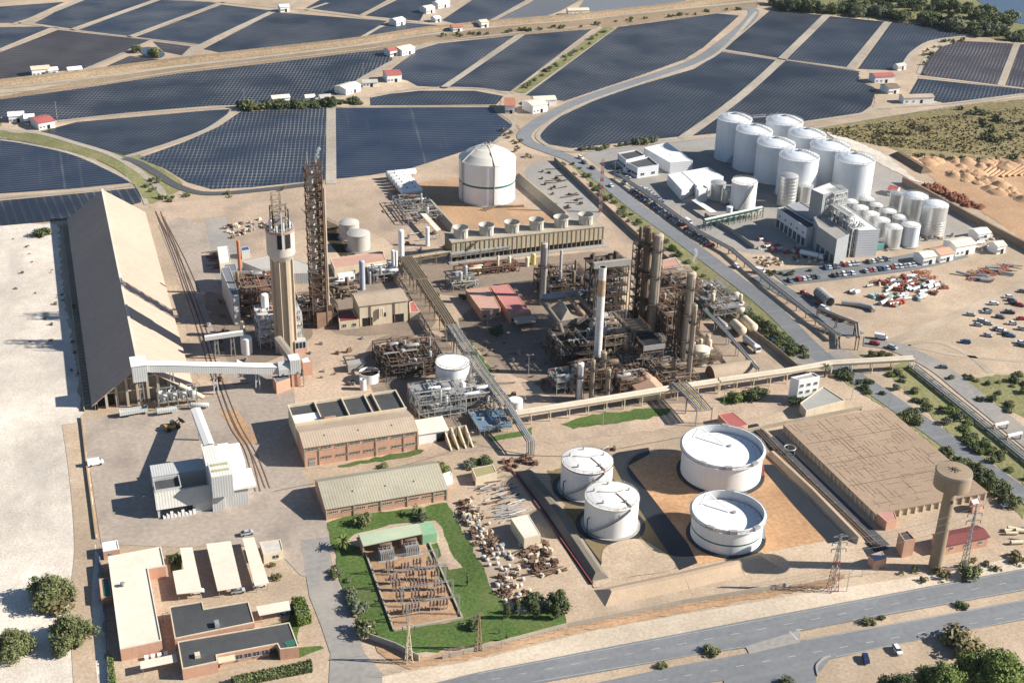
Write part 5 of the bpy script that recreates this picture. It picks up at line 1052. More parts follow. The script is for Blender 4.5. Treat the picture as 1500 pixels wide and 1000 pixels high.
# ================================================================== PROCESS PLANT
def fp(px): return [(lambda v: (v.x, v.y))(P(a, b)) for a, b in px]
def bbox(px): p = fp(px); return min(a for a, b in p), max(a for a, b in p), min(b for a, b in p), max(b for a, b in p)
def unit(name, label, cat, box, h, lev=3.6, fm=None, pm=(), vm=(), npipe=30, nves=6, ncol=2, seed=1, pitch=4.5, floor=True, rail=True, top=True, vr=(.5, 1.1), group=None, z0=0):
    """an open plant module: steel frame, floors, railings, drums and a tangle of pipes, all standing on the ground"""
    random.seed(seed); x0, x1, y0, y1 = box; c = ((x0 + x1) / 2, (y0 + y1) / 2, 0); t = thing(name, label, cat, c, group)
    fm = fm or DRUST; pm = pm or (RUST, BRNV); vm = vm or (BRNV, TANV)
    nx = max(1, round((x1 - x0) / pitch)); ny = max(1, round((y1 - y0) / pitch)); nl = max(1, round(h / lev)); mb = MB()
    xs = [x0 + (x1 - x0) * i / nx for i in range(nx + 1)]; ys = [y0 + (y1 - y0) * i / ny for i in range(ny + 1)]; zs = [h * (k + 1) / nl for k in range(nl)]
    for x in xs:
        for y in ys: mb.beam((x, y, 0), (x, y, h), .28)
    for z in zs:
        for y in ys: mb.beam((x0, y, z), (x1, y, z), .26)
        for x in xs: mb.beam((x, y0, z), (x, y1, z), .26)
    for i in range(nx):
        for k in range(nl):
            if rnd() < .45: a, b = (xs[i], xs[i + 1]) if rnd() < .5 else (xs[i + 1], xs[i]); mb.beam((a, y0, zs[k] - h / nl), (b, y0, zs[k]), .14)
    for i in range(ny):
        for k in range(nl):
            if rnd() < .45: mb.beam((x1, ys[i], zs[k] - h / nl), (x1, ys[i + 1], zs[k]), .14)
    mb.build('frame', fm, t)
    if floor:
        for k, z in enumerate(zs):
            for i in range(nx):
                for j in range(ny):
                    if rnd() < (.45 if k == nl - 1 and not top else .55): MB().box(xs[i] + .15, xs[i + 1] - .15, ys[j] + .15, ys[j + 1] - .15, z + .14, z + .2).build('floor', fm, t)
    if rail:
        mb = MB()
        for z in zs:
            for a, b in (((x0, y0), (x1, y0)), ((x1, y0), (x1, y1)), ((x1, y1), (x0, y1)), ((x0, y1), (x0, y0))):
                for hh in (.6, 1.15): mb.tube((a[0], a[1], z + hh), (b[0], b[1], z + hh), .055, 4)
                k = max(1, int((Vector(b) - Vector(a)).length / 1.8))
                for j in range(k): mb.tube((a[0] + (b[0] - a[0]) * j / k, a[1] + (b[1] - a[1]) * j / k, z), (a[0] + (b[0] - a[0]) * j / k, a[1] + (b[1] - a[1]) * j / k, z + 1.15), .055, 4)
        mb.build('railing', fm, t)
    for k in range(nves):
        z = 1.4 if k % 3 == 0 else random.choice(zs) + 1.2; r = ru(*vr); L_ = min(ru(2.5, 6), (x1 - x0) * .8)
        if rnd() < .6: x = ru(x0, max(x0 + .1, x1 - L_)); y = ru(y0 + r, y1 - r); MB().vessel((x, y, z), (x + L_, y, z), r, 12).box(x + .8, x + 1.1, y - r * .8, y + r * .8, z - r - .4, z - r * .6).box(x + L_ - 1.1, x + L_ - .8, y - r * .8, y + r * .8, z - r - .4, z - r * .6).build('drum', random.choice(vm), t)
        else: x = ru(x0 + r, x1 - r); y = ru(y0 + r, max(y0 + r + .1, y1 - 2)); MB().vessel((x, y, z - 1), (x, y, z + ru(2, 5)), r, 12).build('drum', random.choice(vm), t)
    for k in range(ncol):
        x = ru(x0 + .8, x1 - .8); y = ru(y0 + .8, y1 - .8); r = ru(.45, .9); H_ = h * ru(.7, 1.25); MB().lathe(x, y, [(r, 0), (r, H_), (r * .6, H_ + r * .5), (.01, H_ + r * .6)], 12).build('column', random.choice(vm), t)
    per = [MB() for _ in pm]
    for k in range(npipe):
        m_ = per[k % len(pm)]; r = random.choice((.1, .14, .2, .3)); x = ru(x0, x1); y = ru(y0, y1); z = random.choice([.6] + zs) + ru(.2, 1.6); pts = [(x, y, z)]
        ax = int(ru(0, 3))
        for s_ in range(int(ru(2, 6))):
            if ax == 0: x = ru(x0 - .4, x1 + .4)
            elif ax == 1: y = ru(y0 - .4, y1 + .4)
            else: z = ru(.5, h + 1.5)
            pts.append((x, y, z)); ax = (ax + 1 + int(ru(0, 2))) % 3
        m_.path(pts, r, 5)
    for m_, mm in zip(per, pm):
        if m_.f: m_.build('pipework', mm, t)
    for k in range(int(npipe * .5)):
        x, y, z = ru(x0, x1), ru(y0, y1), random.choice([0] + zs); s_ = ru(.3, .9); MB().obox((x, y, z + .2), (s_ * 1.6, s_, s_ * ru(.6, 1.6)), ru(0, 3)).build('fitting', pm[0], t)
    return t
# ---- prilling tower
p = P(420, 514); Z = lambda y: ht(420, 514, y)
zc, zb, zt, zz = Z(377), Z(370), Z(334), Z(285); rs = (P(427, 420, Z(420)).x - P(397.5, 420, Z(420)).x) / 2; rh_ = (P(431, 345, Z(345)).x - P(387.6, 345, Z(345)).x) / 2
t = thing('prilling_tower', 'tall beige concrete tower with wide round head and steel frame on top', 'tower', p)
PRC = mat('beige_concrete', (.43, .345, .25), (.36, .285, .205), .3, .85, big=.08, streak=.25, scol=(.3, .23, .17))
MB().cyl(p.x, p.y, rs, 0, zc, 40).build('shaft', PRC, t)
for k in range(8): a = k * math.pi / 4 + .3; MB().obox((p.x + (rs + .25) * math.cos(a), p.y + (rs + .25) * math.sin(a), 0), (1.1, 1.0, zc), a).build('pilaster', PRC, t)
hd = MB().lathe(p.x, p.y, [(rs + .2, zc - .6), (rh_, zb), (rh_, zt), (rh_ - .4, zt), (rh_ - .4, zt - 4)], 48).build('head', mat('pale_head', (.50, .46, .41), (.44, .40, .35), .3, .8, big=.06, streak=.2), t)
MB().lathe(p.x, p.y, [(rh_ + .03, zt - .9), (rh_ + .12, zt - .9), (rh_ + .12, zt + .1), (rh_ - .4, zt + .12)], 48).build('rim', mat('faded_red', (.30, .15, .12), (.36, .27, .22), .5, .85), t); MB().cyl(p.x, p.y, rh_ - .4, zt - 4.1, zt - 4, 32).build('floor', RUST, t)
for a in (R(258), R(292)): MB().obox((p.x + (rh_ - .1) * math.cos(a), p.y + (rh_ - .1) * math.sin(a), zt - 6.5), (.5, 2.0, 5.6), a).build('opening', DARK, t)
mb = MB(); s_ = rh_ * .55
for k in range(4):
    for (a, b) in ((-s_, -s_), (s_, -s_), (s_, s_), (-s_, s_)): mb.beam((p.x + a, p.y + b, zt - 4), (p.x + a, p.y + b, zt + (zz - zt) * .62), .35)
    z = zt + (zz - zt) * .2 * k
    for (a, b, c, d) in ((-s_, -s_, s_, -s_), (s_, -s_, s_, s_), (s_, s_, -s_, s_), (-s_, s_, -s_, -s_)): mb.beam((p.x + a, p.y + b, z), (p.x + c, p.y + d, z), .28); mb.beam((p.x + a, p.y + b, z), (p.x + c, p.y + d, z + (zz - zt) * .2), .16)
s2 = s_ * .75
for (a, b) in ((-s2, 0), (s2 * .4, 0), (s2 * .4, s_), (-s2, s_)): mb.beam((p.x + a, p.y + b, zt), (p.x + a, p.y + b, zz), .3)
for z in (zz, zz - 3, zz - 6):
    for (a, b, c, d) in ((-s2, 0, s2 * .4, 0), (s2 * .4, 0, s2 * .4, s_), (s2 * .4, s_, -s2, s_), (-s2, s_, -s2, 0)): mb.beam((p.x + a, p.y + b, z), (p.x + c, p.y + d, z), .24); mb.beam((p.x + a, p.y + b, z - 3), (p.x + c, p.y + d, z), .13)
mb.build('top_frame', mat('weathered_frame', (.33, .28, .21), (.24, .18, .13), .8, .8, big=0), t)
mb = MB(); railing(mb, p.x, p.y, rh_ - .2, zt + .1, 20, 1.2); mb.build('railing', FRAMEW, t)
mb = MB()
for k in range(9): a = k * .7; q = (p.x + rh_ * .7 * math.cos(a), p.y + rh_ * .7 * math.sin(a)); mb.cyl(q[0], q[1], .45, zt - 4, zt + 2.2 + (k % 3), 10)
mb.build('duct', FRAMEW, t); MB().box(p.x - 1.6, p.x + 1.2, p.y - .5, p.y + 2.2, zt + 1.5, zt + 4.5).build('machine_house', STEEL, t)
MB().beam((p.x - .2, p.y - rh_ - .5, zt - 7), (p.x - .2, p.y - rh_ - .5, zz - 5), .4).build('hoist_post', FRAMEW, t)
# ---- rusty lattice tower
p = P(468, 474); zt = ht(468, 474, 240); t = thing('absorber_tower', 'tallest rusty steel lattice tower packed with columns and pipes', 'tower', p); s_ = 2.9; nl = int(zt / 3.6)
mb = MB(); m2 = MB(); m3 = MB()
for k in range(nl):
    z0, z1 = zt * k / nl, zt * (k + 1) / nl
    for (a, b, c, d) in ((-1, -1, 1, -1), (1, -1, 1, 1), (1, 1, -1, 1), (-1, 1, -1, -1)):
        mb.beam((p.x + a * s_, p.y + b * s_, z0), (p.x + a * s_, p.y + b * s_, z1), .34); mb.beam((p.x + a * s_, p.y + b * s_, z1), (p.x + c * s_, p.y + d * s_, z1), .26)
        q = (a, b, c, d) if k % 2 else (c, d, a, b); mb.beam((p.x + q[0] * s_, p.y + q[1] * s_, z0), (p.x + q[2] * s_, p.y + q[3] * s_, z1), .17)
        for hh in (.6, 1.1): m3.tube((p.x + a * (s_ + .5), p.y + b * (s_ + .5), z1 + hh), (p.x + c * (s_ + .5), p.y + d * (s_ + .5), z1 + hh), .06, 4)
    if k % 2: m2.box(p.x - s_ - .5, p.x + s_ + .5, p.y - s_ - .5, p.y - .6, z1 + .05, z1 + .15)
    else: m2.box(p.x + .3, p.x + s_ + .5, p.y - s_ - .5, p.y + s_, z1 + .05, z1 + .15)
mb.build('frame', RUST, t); m2.build('platform', DRUST, t); m3.build('railing', DRUST, t)
MB().lathe(p.x - 1.1, p.y - .4, [(.95, 0), (.95, zt - 3), (.5, zt - 2), (.3, zt - 1.5)], 16).build('column', GRT, t); MB().lathe(p.x + 1.6, p.y + .6, [(.8, 0), (.8, zt - 9), (.3, zt - 8), (.3, zt + 1)], 14).build('column', BRNV, t)
MB().cyl(p.x + s_ + .9, p.y - 1.4, .5, 0, zt * .86, 10).build('riser_pipe', TANV, t); MB().cyl(p.x + s_ - .2, p.y - s_ - .5, .35, 0, zt * .95, 10).build('riser_pipe', RUST, t)
MB().box(p.x - 2.4, p.x + .4, p.y - 2.2, p.y + 1.4, zt * .18, zt * .33).build('heat_exchanger', ORANGEP if False else RUST, t)
MB().tube((p.x - 2, p.y, zt), (p.x - 2, p.y, zt + 5), .15, 6).tube((p.x + 1.2, p.y, zt), (p.x + 1.2, p.y, zt + 3), .2, 6).build('vent_pipe', GALV, t)
random.seed(11); mb = MB()
for k in range(46):
    z = ru(2, zt - 4); x, y = p.x + ru(-s_, s_), p.y + ru(-s_, s_); mb.path([(x, y, z), (p.x + ru(-s_, s_ + .6), y, z), (p.x + ru(-s_, s_), y, z + ru(1, 7))], ru(.1, .24), 5)
mb.build('pipework', DRUST, t)
# ---- steam plumes: small drifting puffs
def plume(label, px, py, y0, n, s0):
    b = P(px, py); z = ht(px, py, y0); vs = MB(); random.seed(int(px)); me = None
    t = MB()
    for k in range(n):
        f = k / n; c = Vector((b.x + f * 1.2 + ru(-.3, .3) * (1 + f), b.y + f * 1.0, z + f * n * s0 * .75)); r = s0 * (.45 + .5 * f) * ru(.8, 1.2)
        A = [2 * math.pi * i / 10 for i in range(10)]; prof = [(.05, -1), (.6, -.75), (.95, -.3), (1, .1), (.75, .65), (.3, .95), (.02, 1)]
        t.lathe(c.x, c.y, [(a * r * ru(.85, 1.15), c.z + q * r) for a, q in prof], 10)
    o = t.build('steam', STEAM, None, (b.x, b.y, z)); tag(o, label, 'steam'); return o
STEAM = bpy.data.materials.new('steam_vapour'); STEAM.use_nodes = True; n_ = STEAM.node_tree; n_.nodes.clear()
oo = n_.nodes.new('ShaderNodeOutputMaterial'); vv = n_.nodes.new('ShaderNodeVolumePrincipled'); vv.inputs['Density'].default_value = .9; vv.inputs['Color'].default_value = (1, 1, 1, 1); n_.links.new(vv.outputs[0], oo.inputs['Volume'])
plume('small white steam puff above the tallest rusty lattice tower', 474, 474, 236, 7, 1.0)
plume('small white steam puff above the right hand column', 1003, 531, 385, 7, 1.0)
# ---- acid unit round the foot of the prilling tower
LAV = (mat('faded_red_steel', (.36, .17, .14), (.28, .13, .11), .7, .7, big=.1), GALV, RUST)
unit('acid_unit', 'white railed steel unit full of red pipes at the tower foot', 'plant unit', bbox([(382, 512), (440, 503), (436, 486), (376, 494)]), 13, fm=FRAMEW, pm=LAV, vm=(GALV, SILOW, LAV[0]), npipe=44, nves=9, ncol=3, seed=3)
unit('nitric_unit', 'rusty pipe unit behind the tower foot with orange steelwork', 'plant unit', bbox([(352, 470), (412, 462), (402, 434), (346, 442)]), 12, fm=RUST, pm=(RUST, ORANGEP, BRNV), vm=(BRNV, STEEL, TANV), npipe=60, nves=9, ncol=4, seed=5)
unit('pipe_skid', 'dark rusty pipe bank under the lattice tower', 'plant unit', bbox([(440, 482), (490, 474), (484, 452), (436, 460)]), 8, fm=DRUST, pm=(RUST, DRUST, TANV), npipe=46, nves=8, ncol=1, seed=6)
column('column', 'rust red column with white lower half inside the acid unit', 391, 493, 11, 430, WHITE, .3, cap=None)
column('mast', 'orange painted steel column rising over the grey roofed hall', 354, 430, 5, 352, mat('orange_column', (.48, .19, .09), (.38, .15, .08), .5, .8), .2)
DKB = mat('slate_roof_sheet', (.19, .20, .215), (.15, .16, .17), .3, .7, big=.1)
simple('process_hall', 'grey hall with slate coloured roof left of the prilling tower', [(328, 398), (388, 396), (402, 420), (336, 424)], 11, CLADX, DKB)
simple('process_hall', 'tall narrow grey clad hall with dark side facing the rails', [(323, 393), (336, 390), (350, 432), (340, 434)], 13, CLADX, DKB)
simple('process_hall', 'pale grey low building with flat roof behind the prilling tower', [(355, 384), (410, 372), (455, 388), (462, 400), (400, 402)], 5, CLAD, GRT)
simple('site_hut', 'small building with bright blue roof panel near the lattice tower', [(352, 363), (364, 361), (366, 366), (354, 368)], 4, CLAD, BLUEP)
simple('site_hut', 'white roofed building beside rows of stacked pipes', [(318, 362), (334, 360), (338, 384), (322, 387)], 4.5, CREAMW, WROOF)
simple('site_hut', 'blue grey box building left of the slate roofed hall', [(328, 388), (345, 386), (349, 402), (332, 404)], 8, CLAD, DKB)
for (px, lb, h_) in (((362, 515), 'white dust silo on dark legs beside the acid unit', 488),):
    t, p, r, h = column('dust_silo', lb, 362, 517, 17, 492, WHITE, .3)
column('dust_silo', 'cream capped filter vessel behind the white dust silo', 357, 503, 8, 470, CREAMW, .3)
gallery('conveyor_gallery', 'thin conveyor bridge reaching left from the dust silo over the rails', onY(300, 498, P(357, 520).y), onY(356, 490, P(357, 520).y), 1.6, 1.6, CLAD, WROOF, 2)
# transfer tower group
y0 = P(435, 566).y; x0 = P(427.6, 566).x; x1 = P(441, 566).x; zt = ht(435, 566, 527); zb = ht(435, 566, 547)
t = thing('transfer_tower', 'grey clad transfer tower on brick base at the gallery end', 'tower', ((x0 + x1) / 2, y0 + 2, 0))
MB().box(x0, x1, y0, y0 + 4.5, 0, zb).build('base', BRICK, t); MB().box(x0 - .3, x1 + .3, y0 - .2, y0 + 5, zb, zt, top=1).build('cladding', [CLAD, WROOF], t)
mb = MB(); A_ = [math.pi * k / 8 for k in range(9)]; v = [(x, y0 + 2.4 + 2.6 * math.cos(a), zt - 5 + 4 * math.sin(a) if 0 < k < 8 else zb) for x in (x0 - 4.6, x0 - .31) for k, a in enumerate(A_)]
mb.add(v, [[i, i + 1, 10 + i, 9 + i] for i in range(8)] + [list(range(9))], 0); mb.build('curved_hood', CLADX, t)
mb = MB()
for x in (x0 - 1, x1 + 1):
    mb.beam((x, y0 - 1, 0), (x, y0 - 1, zb + 2), .3)
    for k in range(4): mb.beam((x, y0 - 1, zb * k / 4), (x, y0 + .2, zb * (k + 1) / 4), .16)
mb.build('stair_frame', STEEL, t)
a = Vector((x1 - 1.5, y0 + 4, zt - 4)); b = onY(421, 500, y0 + 16)
gallery('conveyor_gallery', 'short tilted conveyor from the transfer tower up to the prilling tower', (x0 + 2, y0 + 4.5, zt - 4), (x0 - 1.5, y0 + 18, zt - 1), 2.6, 2.4, CONCG, mat('brown_gallery_roof', (.30, .25, .20), None, .5, .8), 1)
simple('brick_house', 'brick house with steep dark roof under the gallery end', [(399, 552), (421, 547), (425, 554), (404.5, 561)], ht(404.8, 577, 561), BRICK, DKB)
simple('brick_house', 'brick block with white roof to the right of the transfer tower', [(441, 526), (452, 522), (457, 530), (443, 532)], ht(443, 551, 532), BRICK, WROOF)
r, pts = simple('brick_house', 'brick block topped by grey cooling boxes beside the prilling tower', [(431, 508), (447, 505), (450, 510), (432, 513)], ht(432, 517, 511), BRICK, GALV)
mb = MB(); x0, x1, y0_, y1_ = min(a for a, b in pts), max(a for a, b in pts), min(b for a, b in pts), max(b for a, b in pts); hz = ht(432, 517, 511)
MB().box(x0 + .2, x1 - .2, y0_ + .2, y1_ - .2, hz + .02, hz + 3.5).build('cooler', CLAD, r)
for k in range(3): mb.box(x0 + .6 + k * 1.4, x0 + 1.5 + k * 1.4, y0_ + .1, y0_ + .22, hz + .6, hz + 3)
if True: mb.build('louvre', DARK, r)
simple('platform_house', 'orange framed platform house right of the acid unit', [(462, 452), (485, 448), (487, 455), (464, 461)], ht(464, 482, 461), RUST, RUST)
# ---- cooling towers
fl, fr = P(662, 384), P(883, 359); y0 = (fl.y + fr.y) / 2; h = ht(883, 359, 332); yb_ = P(649, 343, h).y; x0, x1 = fl.x, P(883, 331, h).x
ct = thing('cooling_tower_block', 'long weathered timber cooling tower block with six fan stacks', 'cooling tower', ((x0 + x1) / 2, (y0 + yb_) / 2, 0))
MB().box(x0, x1, y0, yb_, 3.0, h).build('casing', FBASIN, ct); MB().box(x0 + .4, x1 - .4, y0 + .4, yb_ - .4, .2, 3.0).build('air_inlet', DARK, ct); MB().box(x0 - 2, x1 + 2, y0 - 3, yb_ + 2, 0, .5).build('basin', CONCG, ct)  # inlet box coloured black, painting in the shade below the casing
MB().box(x0 - .3, x1 + .3, y0 - .3, yb_ + .3, h, h + .35).build('roof_deck', CONCW, ct)
mb = MB()
for k in range(34): u = x0 + (x1 - x0) * k / 33; mb.box(u - .12, u + .12, y0 - .2, y0 - .001, .5, h - .05)
for k in range(8): u = y0 + (yb_ - y0) * (k + .5) / 8; mb.box(x0 - .2, x0 - .001, u - .12, u + .12, .5, h - .05)
mb.build('batten', SMOKEW, ct)
for i, (cx, cy) in enumerate(((675, 340), (712.6, 336.5), (750, 331.5), (786, 327.5), (822, 324), (858, 320))):
    c = P(cx, cy, h + .35); c.y = (y0 + yb_) / 2; c.x = onY(cx, cy, c.y).x
    f = MB().lathe(c.x, c.y, [(3.3, h + .36), (3.3, h + 3.2), (3.75, h + 5.0), (3.6, h + 5.0), (3.15, h + 3.2), (3.15, h + 1.0)], 32).build('fan_stack', mat('stack_grey', (.52, .50, .45), (.40, .38, .33), .5, .8, big=.1, streak=.4) if i == 0 else MATS['stack_grey'], ct)
    mb = MB().cyl(c.x, c.y, .5, h + .4, h + 2.4, 10)
    for b in range(6): a = b * math.pi / 3; mb.obox((c.x + 1.6 * math.cos(a), c.y + 1.6 * math.sin(a), h + 2.2), (2.8, .6, .1), a)
    mb.build('fan', DRUST, f); MB().lathe(c.x, c.y, [(3.14, h + .8), (.01, h + .8)], 24).build('dark_throat', DARK, f)
    MB().beam((c.x + 1.2, c.y - 3.6, h + .36), (c.x + 1.2, c.y - 3.7, h + 4.6), .3).build('rib', CREAMW, f)
mb = MB(); xs_ = x0 + 2
mb.beam((x0 + 1, y0 - .9, .5), (x0 + 12, y0 - .9, h), .5); mb.build('stair', RUST, ct)
# sloped bund walls round the ammonia tank
BND = mat('bund_concrete', (.40, .345, .265), (.33, .28, .215), .3, .9, big=.1, streak=.35, scol=(.2, .17, .13))
def bund(label, px, h, wb, wt, m=None, name='bund_wall'):
    pts = [P(a, b) for a, b in px]; c = cen([(p.x, p.y) for p in pts]); mb = MB()
    for a, b in zip(pts, pts[1:]):
        d = (b - a).normalized(); s_ = Vector((d.y, -d.x, 0)); U = Vector((0, 0, h))
        a2 = a + d * (wb - wt if a == pts[0] else 0); b2 = b - d * (wb - wt if b == pts[-1] else 0); v = [a - s_ * wb, a + s_ * wb, b + s_ * wb, b - s_ * wb, a2 - s_ * wt + U, a2 + s_ * wt + U, b2 + s_ * wt + U, b2 - s_ * wt + U]
        mb.add(v, [[0, 1, 5, 4], [1, 2, 6, 5], [2, 3, 7, 6], [3, 0, 4, 7], [4, 5, 6, 7]])
    return tag(mb.build(name, m or BND, None, c), label, 'wall')
bund('sloping concrete bund wall between bullet tanks and domed ammonia tank', [(618, 288), (666, 340)], 3.4, 2.2, .5)
bund('sloping concrete bund wall right of the domed ammonia tank', [(758, 262), (832, 324)], 4, 2.6, .5)
# ---- pipe trestles
def trestle(name, label, px, z, wd, npipes, pmats, fm, step=8, pr=.22, world=None, group=None, sides=True, cat='pipe bridge', deck=None, legs_=True, endz=None):
    pts = world or [P(a, b) for a, b in px]; pts = [Vector((p.x, p.y, 0)) for p in pts]; c = cen([(p.x, p.y) for p in pts]); t = thing(name, label, cat, c, group); mb = MB(); mp = [MB() for _ in pmats]; mr = MB()
    for si, (a, b) in enumerate(zip(pts, pts[1:])):
        d = b - a; L_ = d.length; d.normalize(); s_ = Vector((d.y, -d.x, 0)) * wd / 2; n = max(1, int(L_ / step)); U = Vector((0, 0, 1))
        for k in range(n + 1):
            q = a + d * (L_ * k / n)
            if legs_:
                for g in (-1, 1): mb.beam(q + s_ * g, q + s_ * g + U * (z + .8), .3)
            mb.beam(q - s_ + U * z, q + s_ + U * z, .3)
            if k < n and sides:
                q2 = a + d * (L_ * (k + 1) / n)
                for g in (-1, 1): mb.beam(q + s_ * g + U * (z - 1.2), q2 + s_ * g + U * z, .14); mb.beam(q2 + s_ * g + U * (z - 1.2), q + s_ * g + U * z, .14)
        for g in (-1, 1):
            mb.beam(a + s_ * g + U * z, b + s_ * g + U * z, .26)
            if sides: mb.beam(a + s_ * g + U * (z - 1.2), b + s_ * g + U * (z - 1.2), .2)
        for k in range(npipes):
            o = s_ * (-.85 + 1.7 * k / max(1, npipes - 1)) if npipes > 1 else s_ * 0; r = pr * (1.3 if k % 3 == 0 else .8 if k % 3 == 1 else 1); mp[k % len(pmats)].tube(a + o + U * (z + .2 + r), b + o + U * (z + .2 + r), r, 8)
        if deck: mr.poly([a - s_ * .9 + U * (z + .16), b - s_ * .9 + U * (z + .16), b + s_ * .9 + U * (z + .16), a + s_ * .9 + U * (z + .16)])
    mb.build('frame', fm, t)
    for m_, mm in zip(mp, pmats):
        if m_.f: m_.build('pipes', mm, t)
    if deck: mr.build('deck', deck, t)
    return t
OLIVE = mat('olive_brown_steel', (.20, .155, .09), (.29, .225, .135), .6, .85, big=.15)
trestle('pipe_bridge', 'wide olive brown pipe trestle running down the middle of the works', [(594, 396), (616, 428)], 6.5, 6.2, 9, (OLIVE, TANV, BRNV), OLIVE, 5, .2, deck=OLIVE)
trestle('pipe_bridge', 'olive brown pipe trestle continuing beside the grass strip', [(618, 430), (644, 470), (660, 496)], 6.5, 4.6, 7, (OLIVE, TANV, BRNV), OLIVE, 6, .2, deck=OLIVE)
trestle('pipe_bridge', 'grey galvanised pipe bridge passing the banded white tank', [(662, 500), (700, 560), (742, 618)], 7, 4.4, 7, (GALV, STEEL, TANV), STEEL, 7, .2)
a = P(742, 618); b = P(776, 667)
t = thing('pipe_bridge', 'pair of grey pipes dropping from the pipe bridge end to the ground', 'pipe bridge', b); mb = MB()
for o in (-.5, .2, .8): mb.path([(a.x + o, a.y, 7.3), (b.x + o, b.y, 6.0), (b.x + o + .1, b.y, .3)], .32, 8)
mb.build('pipes', GALV, t); mb = MB(); mb.beam((a.x - 1.2, a.y, 7), (b.x - 1.2, b.y, 5.6), .3).beam((a.x + 1.5, a.y, 7), (b.x + 1.5, b.y, 5.6), .3).beam((b.x - 1.2, b.y, 0), (b.x - 1.2, b.y, 5.6), .3).beam((b.x + 1.5, b.y, 0), (b.x + 1.5, b.y, 5.6), .3)
mb.build('frame', STEEL, t)
trestle('pipe_bridge', 'olive pipe trestle branch toward the cooling tower front', [(592, 394), (660, 383)], 5, 2.2, 4, (OLIVE, TANV), OLIVE, 6, .2)
trestle('pipe_bridge', 'thin grey pipe rack along the foot of the cooling towers', [(660, 386), (746, 374)], 4.5, 1.6, 3, (GALV, STEEL), STEEL, 6, .18)
pl = trestle('pipeline', 'long pale lagged pipeline on legs crossing in front of the main columns', [(748, 624), (860, 606), (990, 584), (1050, 575)], 4.2, 2.0, 3, (PALEP,), CREAMW, 7, .55, sides=False)
trestle('pipeline', 'long pale lagged pipeline from the yellow pipe rack to the right edge road', [(1052, 574), (1150, 560), (1215, 548), (1335, 541)], 4.2, 2.0, 3, (PALEP,), CREAMW, 7, .55, sides=False)
trestle('pipe_bridge', 'short pipe rack of grey pipes with one bright yellow pipe', [(993, 582), (1015, 604), (1030, 622)], 6, 6.0, 7, (GALV, YELP, STEEL), STEEL, 6, .25, sides=False)
trestle('pipe_bridge', 'grey overhead pipe run alongside the tanker loading bay', [(1030, 468), (1065, 505), (1108, 556)], 4.5, 1.1, 3, (GALV,), STEEL, 9, .2, sides=False)
unit('pump_manifold', 'red rusty manifold of pumps and valves below the cooling towers', 'plant unit', bbox([(672, 408), (755, 396), (752, 388), (664, 398)]), 2.6, 2.6, RUST, (REDP, RUST, BRNV), (RUST, CREAMW), 60, 8, 0, 8, 5, False, False, vr=(.4, .8))
unit('compressor_skid', 'grey and red compressor skid beside the white vessels', 'plant unit', bbox([(548, 416), (590, 409), (584, 398), (545, 405)]), 4, 3, STEEL, (GALV, STEEL, REDP), (GALV, SILOW), 30, 6, 2, 9, 4, True, False)
unit('pump_station', 'grey pipe station below the bullet tanks with yellow sheet roof', 'plant unit', bbox([(598, 330), (640, 322), (622, 294), (592, 300)]), 4, 4, STEEL, (GALV, TANV, STEEL), (GALV, RUST), 36, 6, 0, 10, 5, False, False)
carport('narrow yellow sheet roof over the pipe station', [(614, 311), (621, 309), (646, 336), (639, 338)], 4.6, 'canopy', CREAM)
unit('recycle_unit', 'tangle of brown pipework and pumps behind the banded white tank', 'plant unit', bbox([(566, 560), (636, 549), (628, 512), (556, 522)]), 7, 3.5, DRUST, (DRUST, RUST, BRNV, STEEL), (BRNV, DRUST, STEEL), 110, 18, 4, 12, 9, False, False)
for bx, by, ty, w_ in ((593, 534, 498, 4.6), (629.5, 530, 494, 3.6), (665, 518, 489, 3)): column('vent_stack', {593: 'thick grey vent stack standing in the brown pipework', 629.5: 'slim pale vent stack right of the thick grey one', 665: 'slim grey vent stack rising behind the banded white tank'}[bx], bx, by, w_, ty, GALV, .2)
unit('filter_unit', 'silver grey piping unit between brick workshop and banded tank', 'plant unit', bbox([(614, 619), (672, 609), (664, 580), (608, 589)]), 7, 3.5, GALV, (GALV, STEEL, GALV), (GALV, SILOW, STEEL), 70, 10, 2, 13, 5)
unit('filter_unit', 'silver grey piping unit under the galvanised pipe bridge', 'plant unit', bbox([(672, 606), (722, 597), (706, 570), (668, 577)]), 6, 3, GALV, (GALV, STEEL, TANV), (GALV, SILOW), 50, 7, 1, 14, 5)
x0, x1, y0, y1 = bbox([(703, 640), (742, 634), (732, 606), (695, 611)]); t = thing('loading_platform', 'blue floored loading platform with railings beneath the pipe bridge', 'platform', ((x0 + x1) / 2, (y0 + y1) / 2, 0))
MB().box(x0, x1, y0, y1, 2.2, 2.5).build('floor', mat('blue_grey_floor', (.10, .17, .24), (.14, .21, .27), .3, .6, big=.2), t); mb = MB()
for a, b in (((x0, y0), (x1, y0)), ((x1, y0), (x1, y1)), ((x1, y1), (x0, y1)), ((x0, y1), (x0, y0))):
    for hh in (3.1, 3.7): mb.tube((a[0], a[1], hh), (b[0], b[1], hh), .07, 4)
    for j in range(7): q = Vector(a).lerp(Vector(b), j / 7); mb.beam((q.x, q.y, 0), (q.x, q.y, 3.7), .14)
mb.build('railing', GALV, t); mb = MB(); random.seed(3)
for k in range(16): mb.obox((ru(x0 + 1, x1 - 1), ru(y0 + 1, y1 - 1), 2.5), (ru(.5, 2), ru(.4, 1), ru(.3, 1.2)), ru(0, 3))
mb.build('pumps', GALV, t)
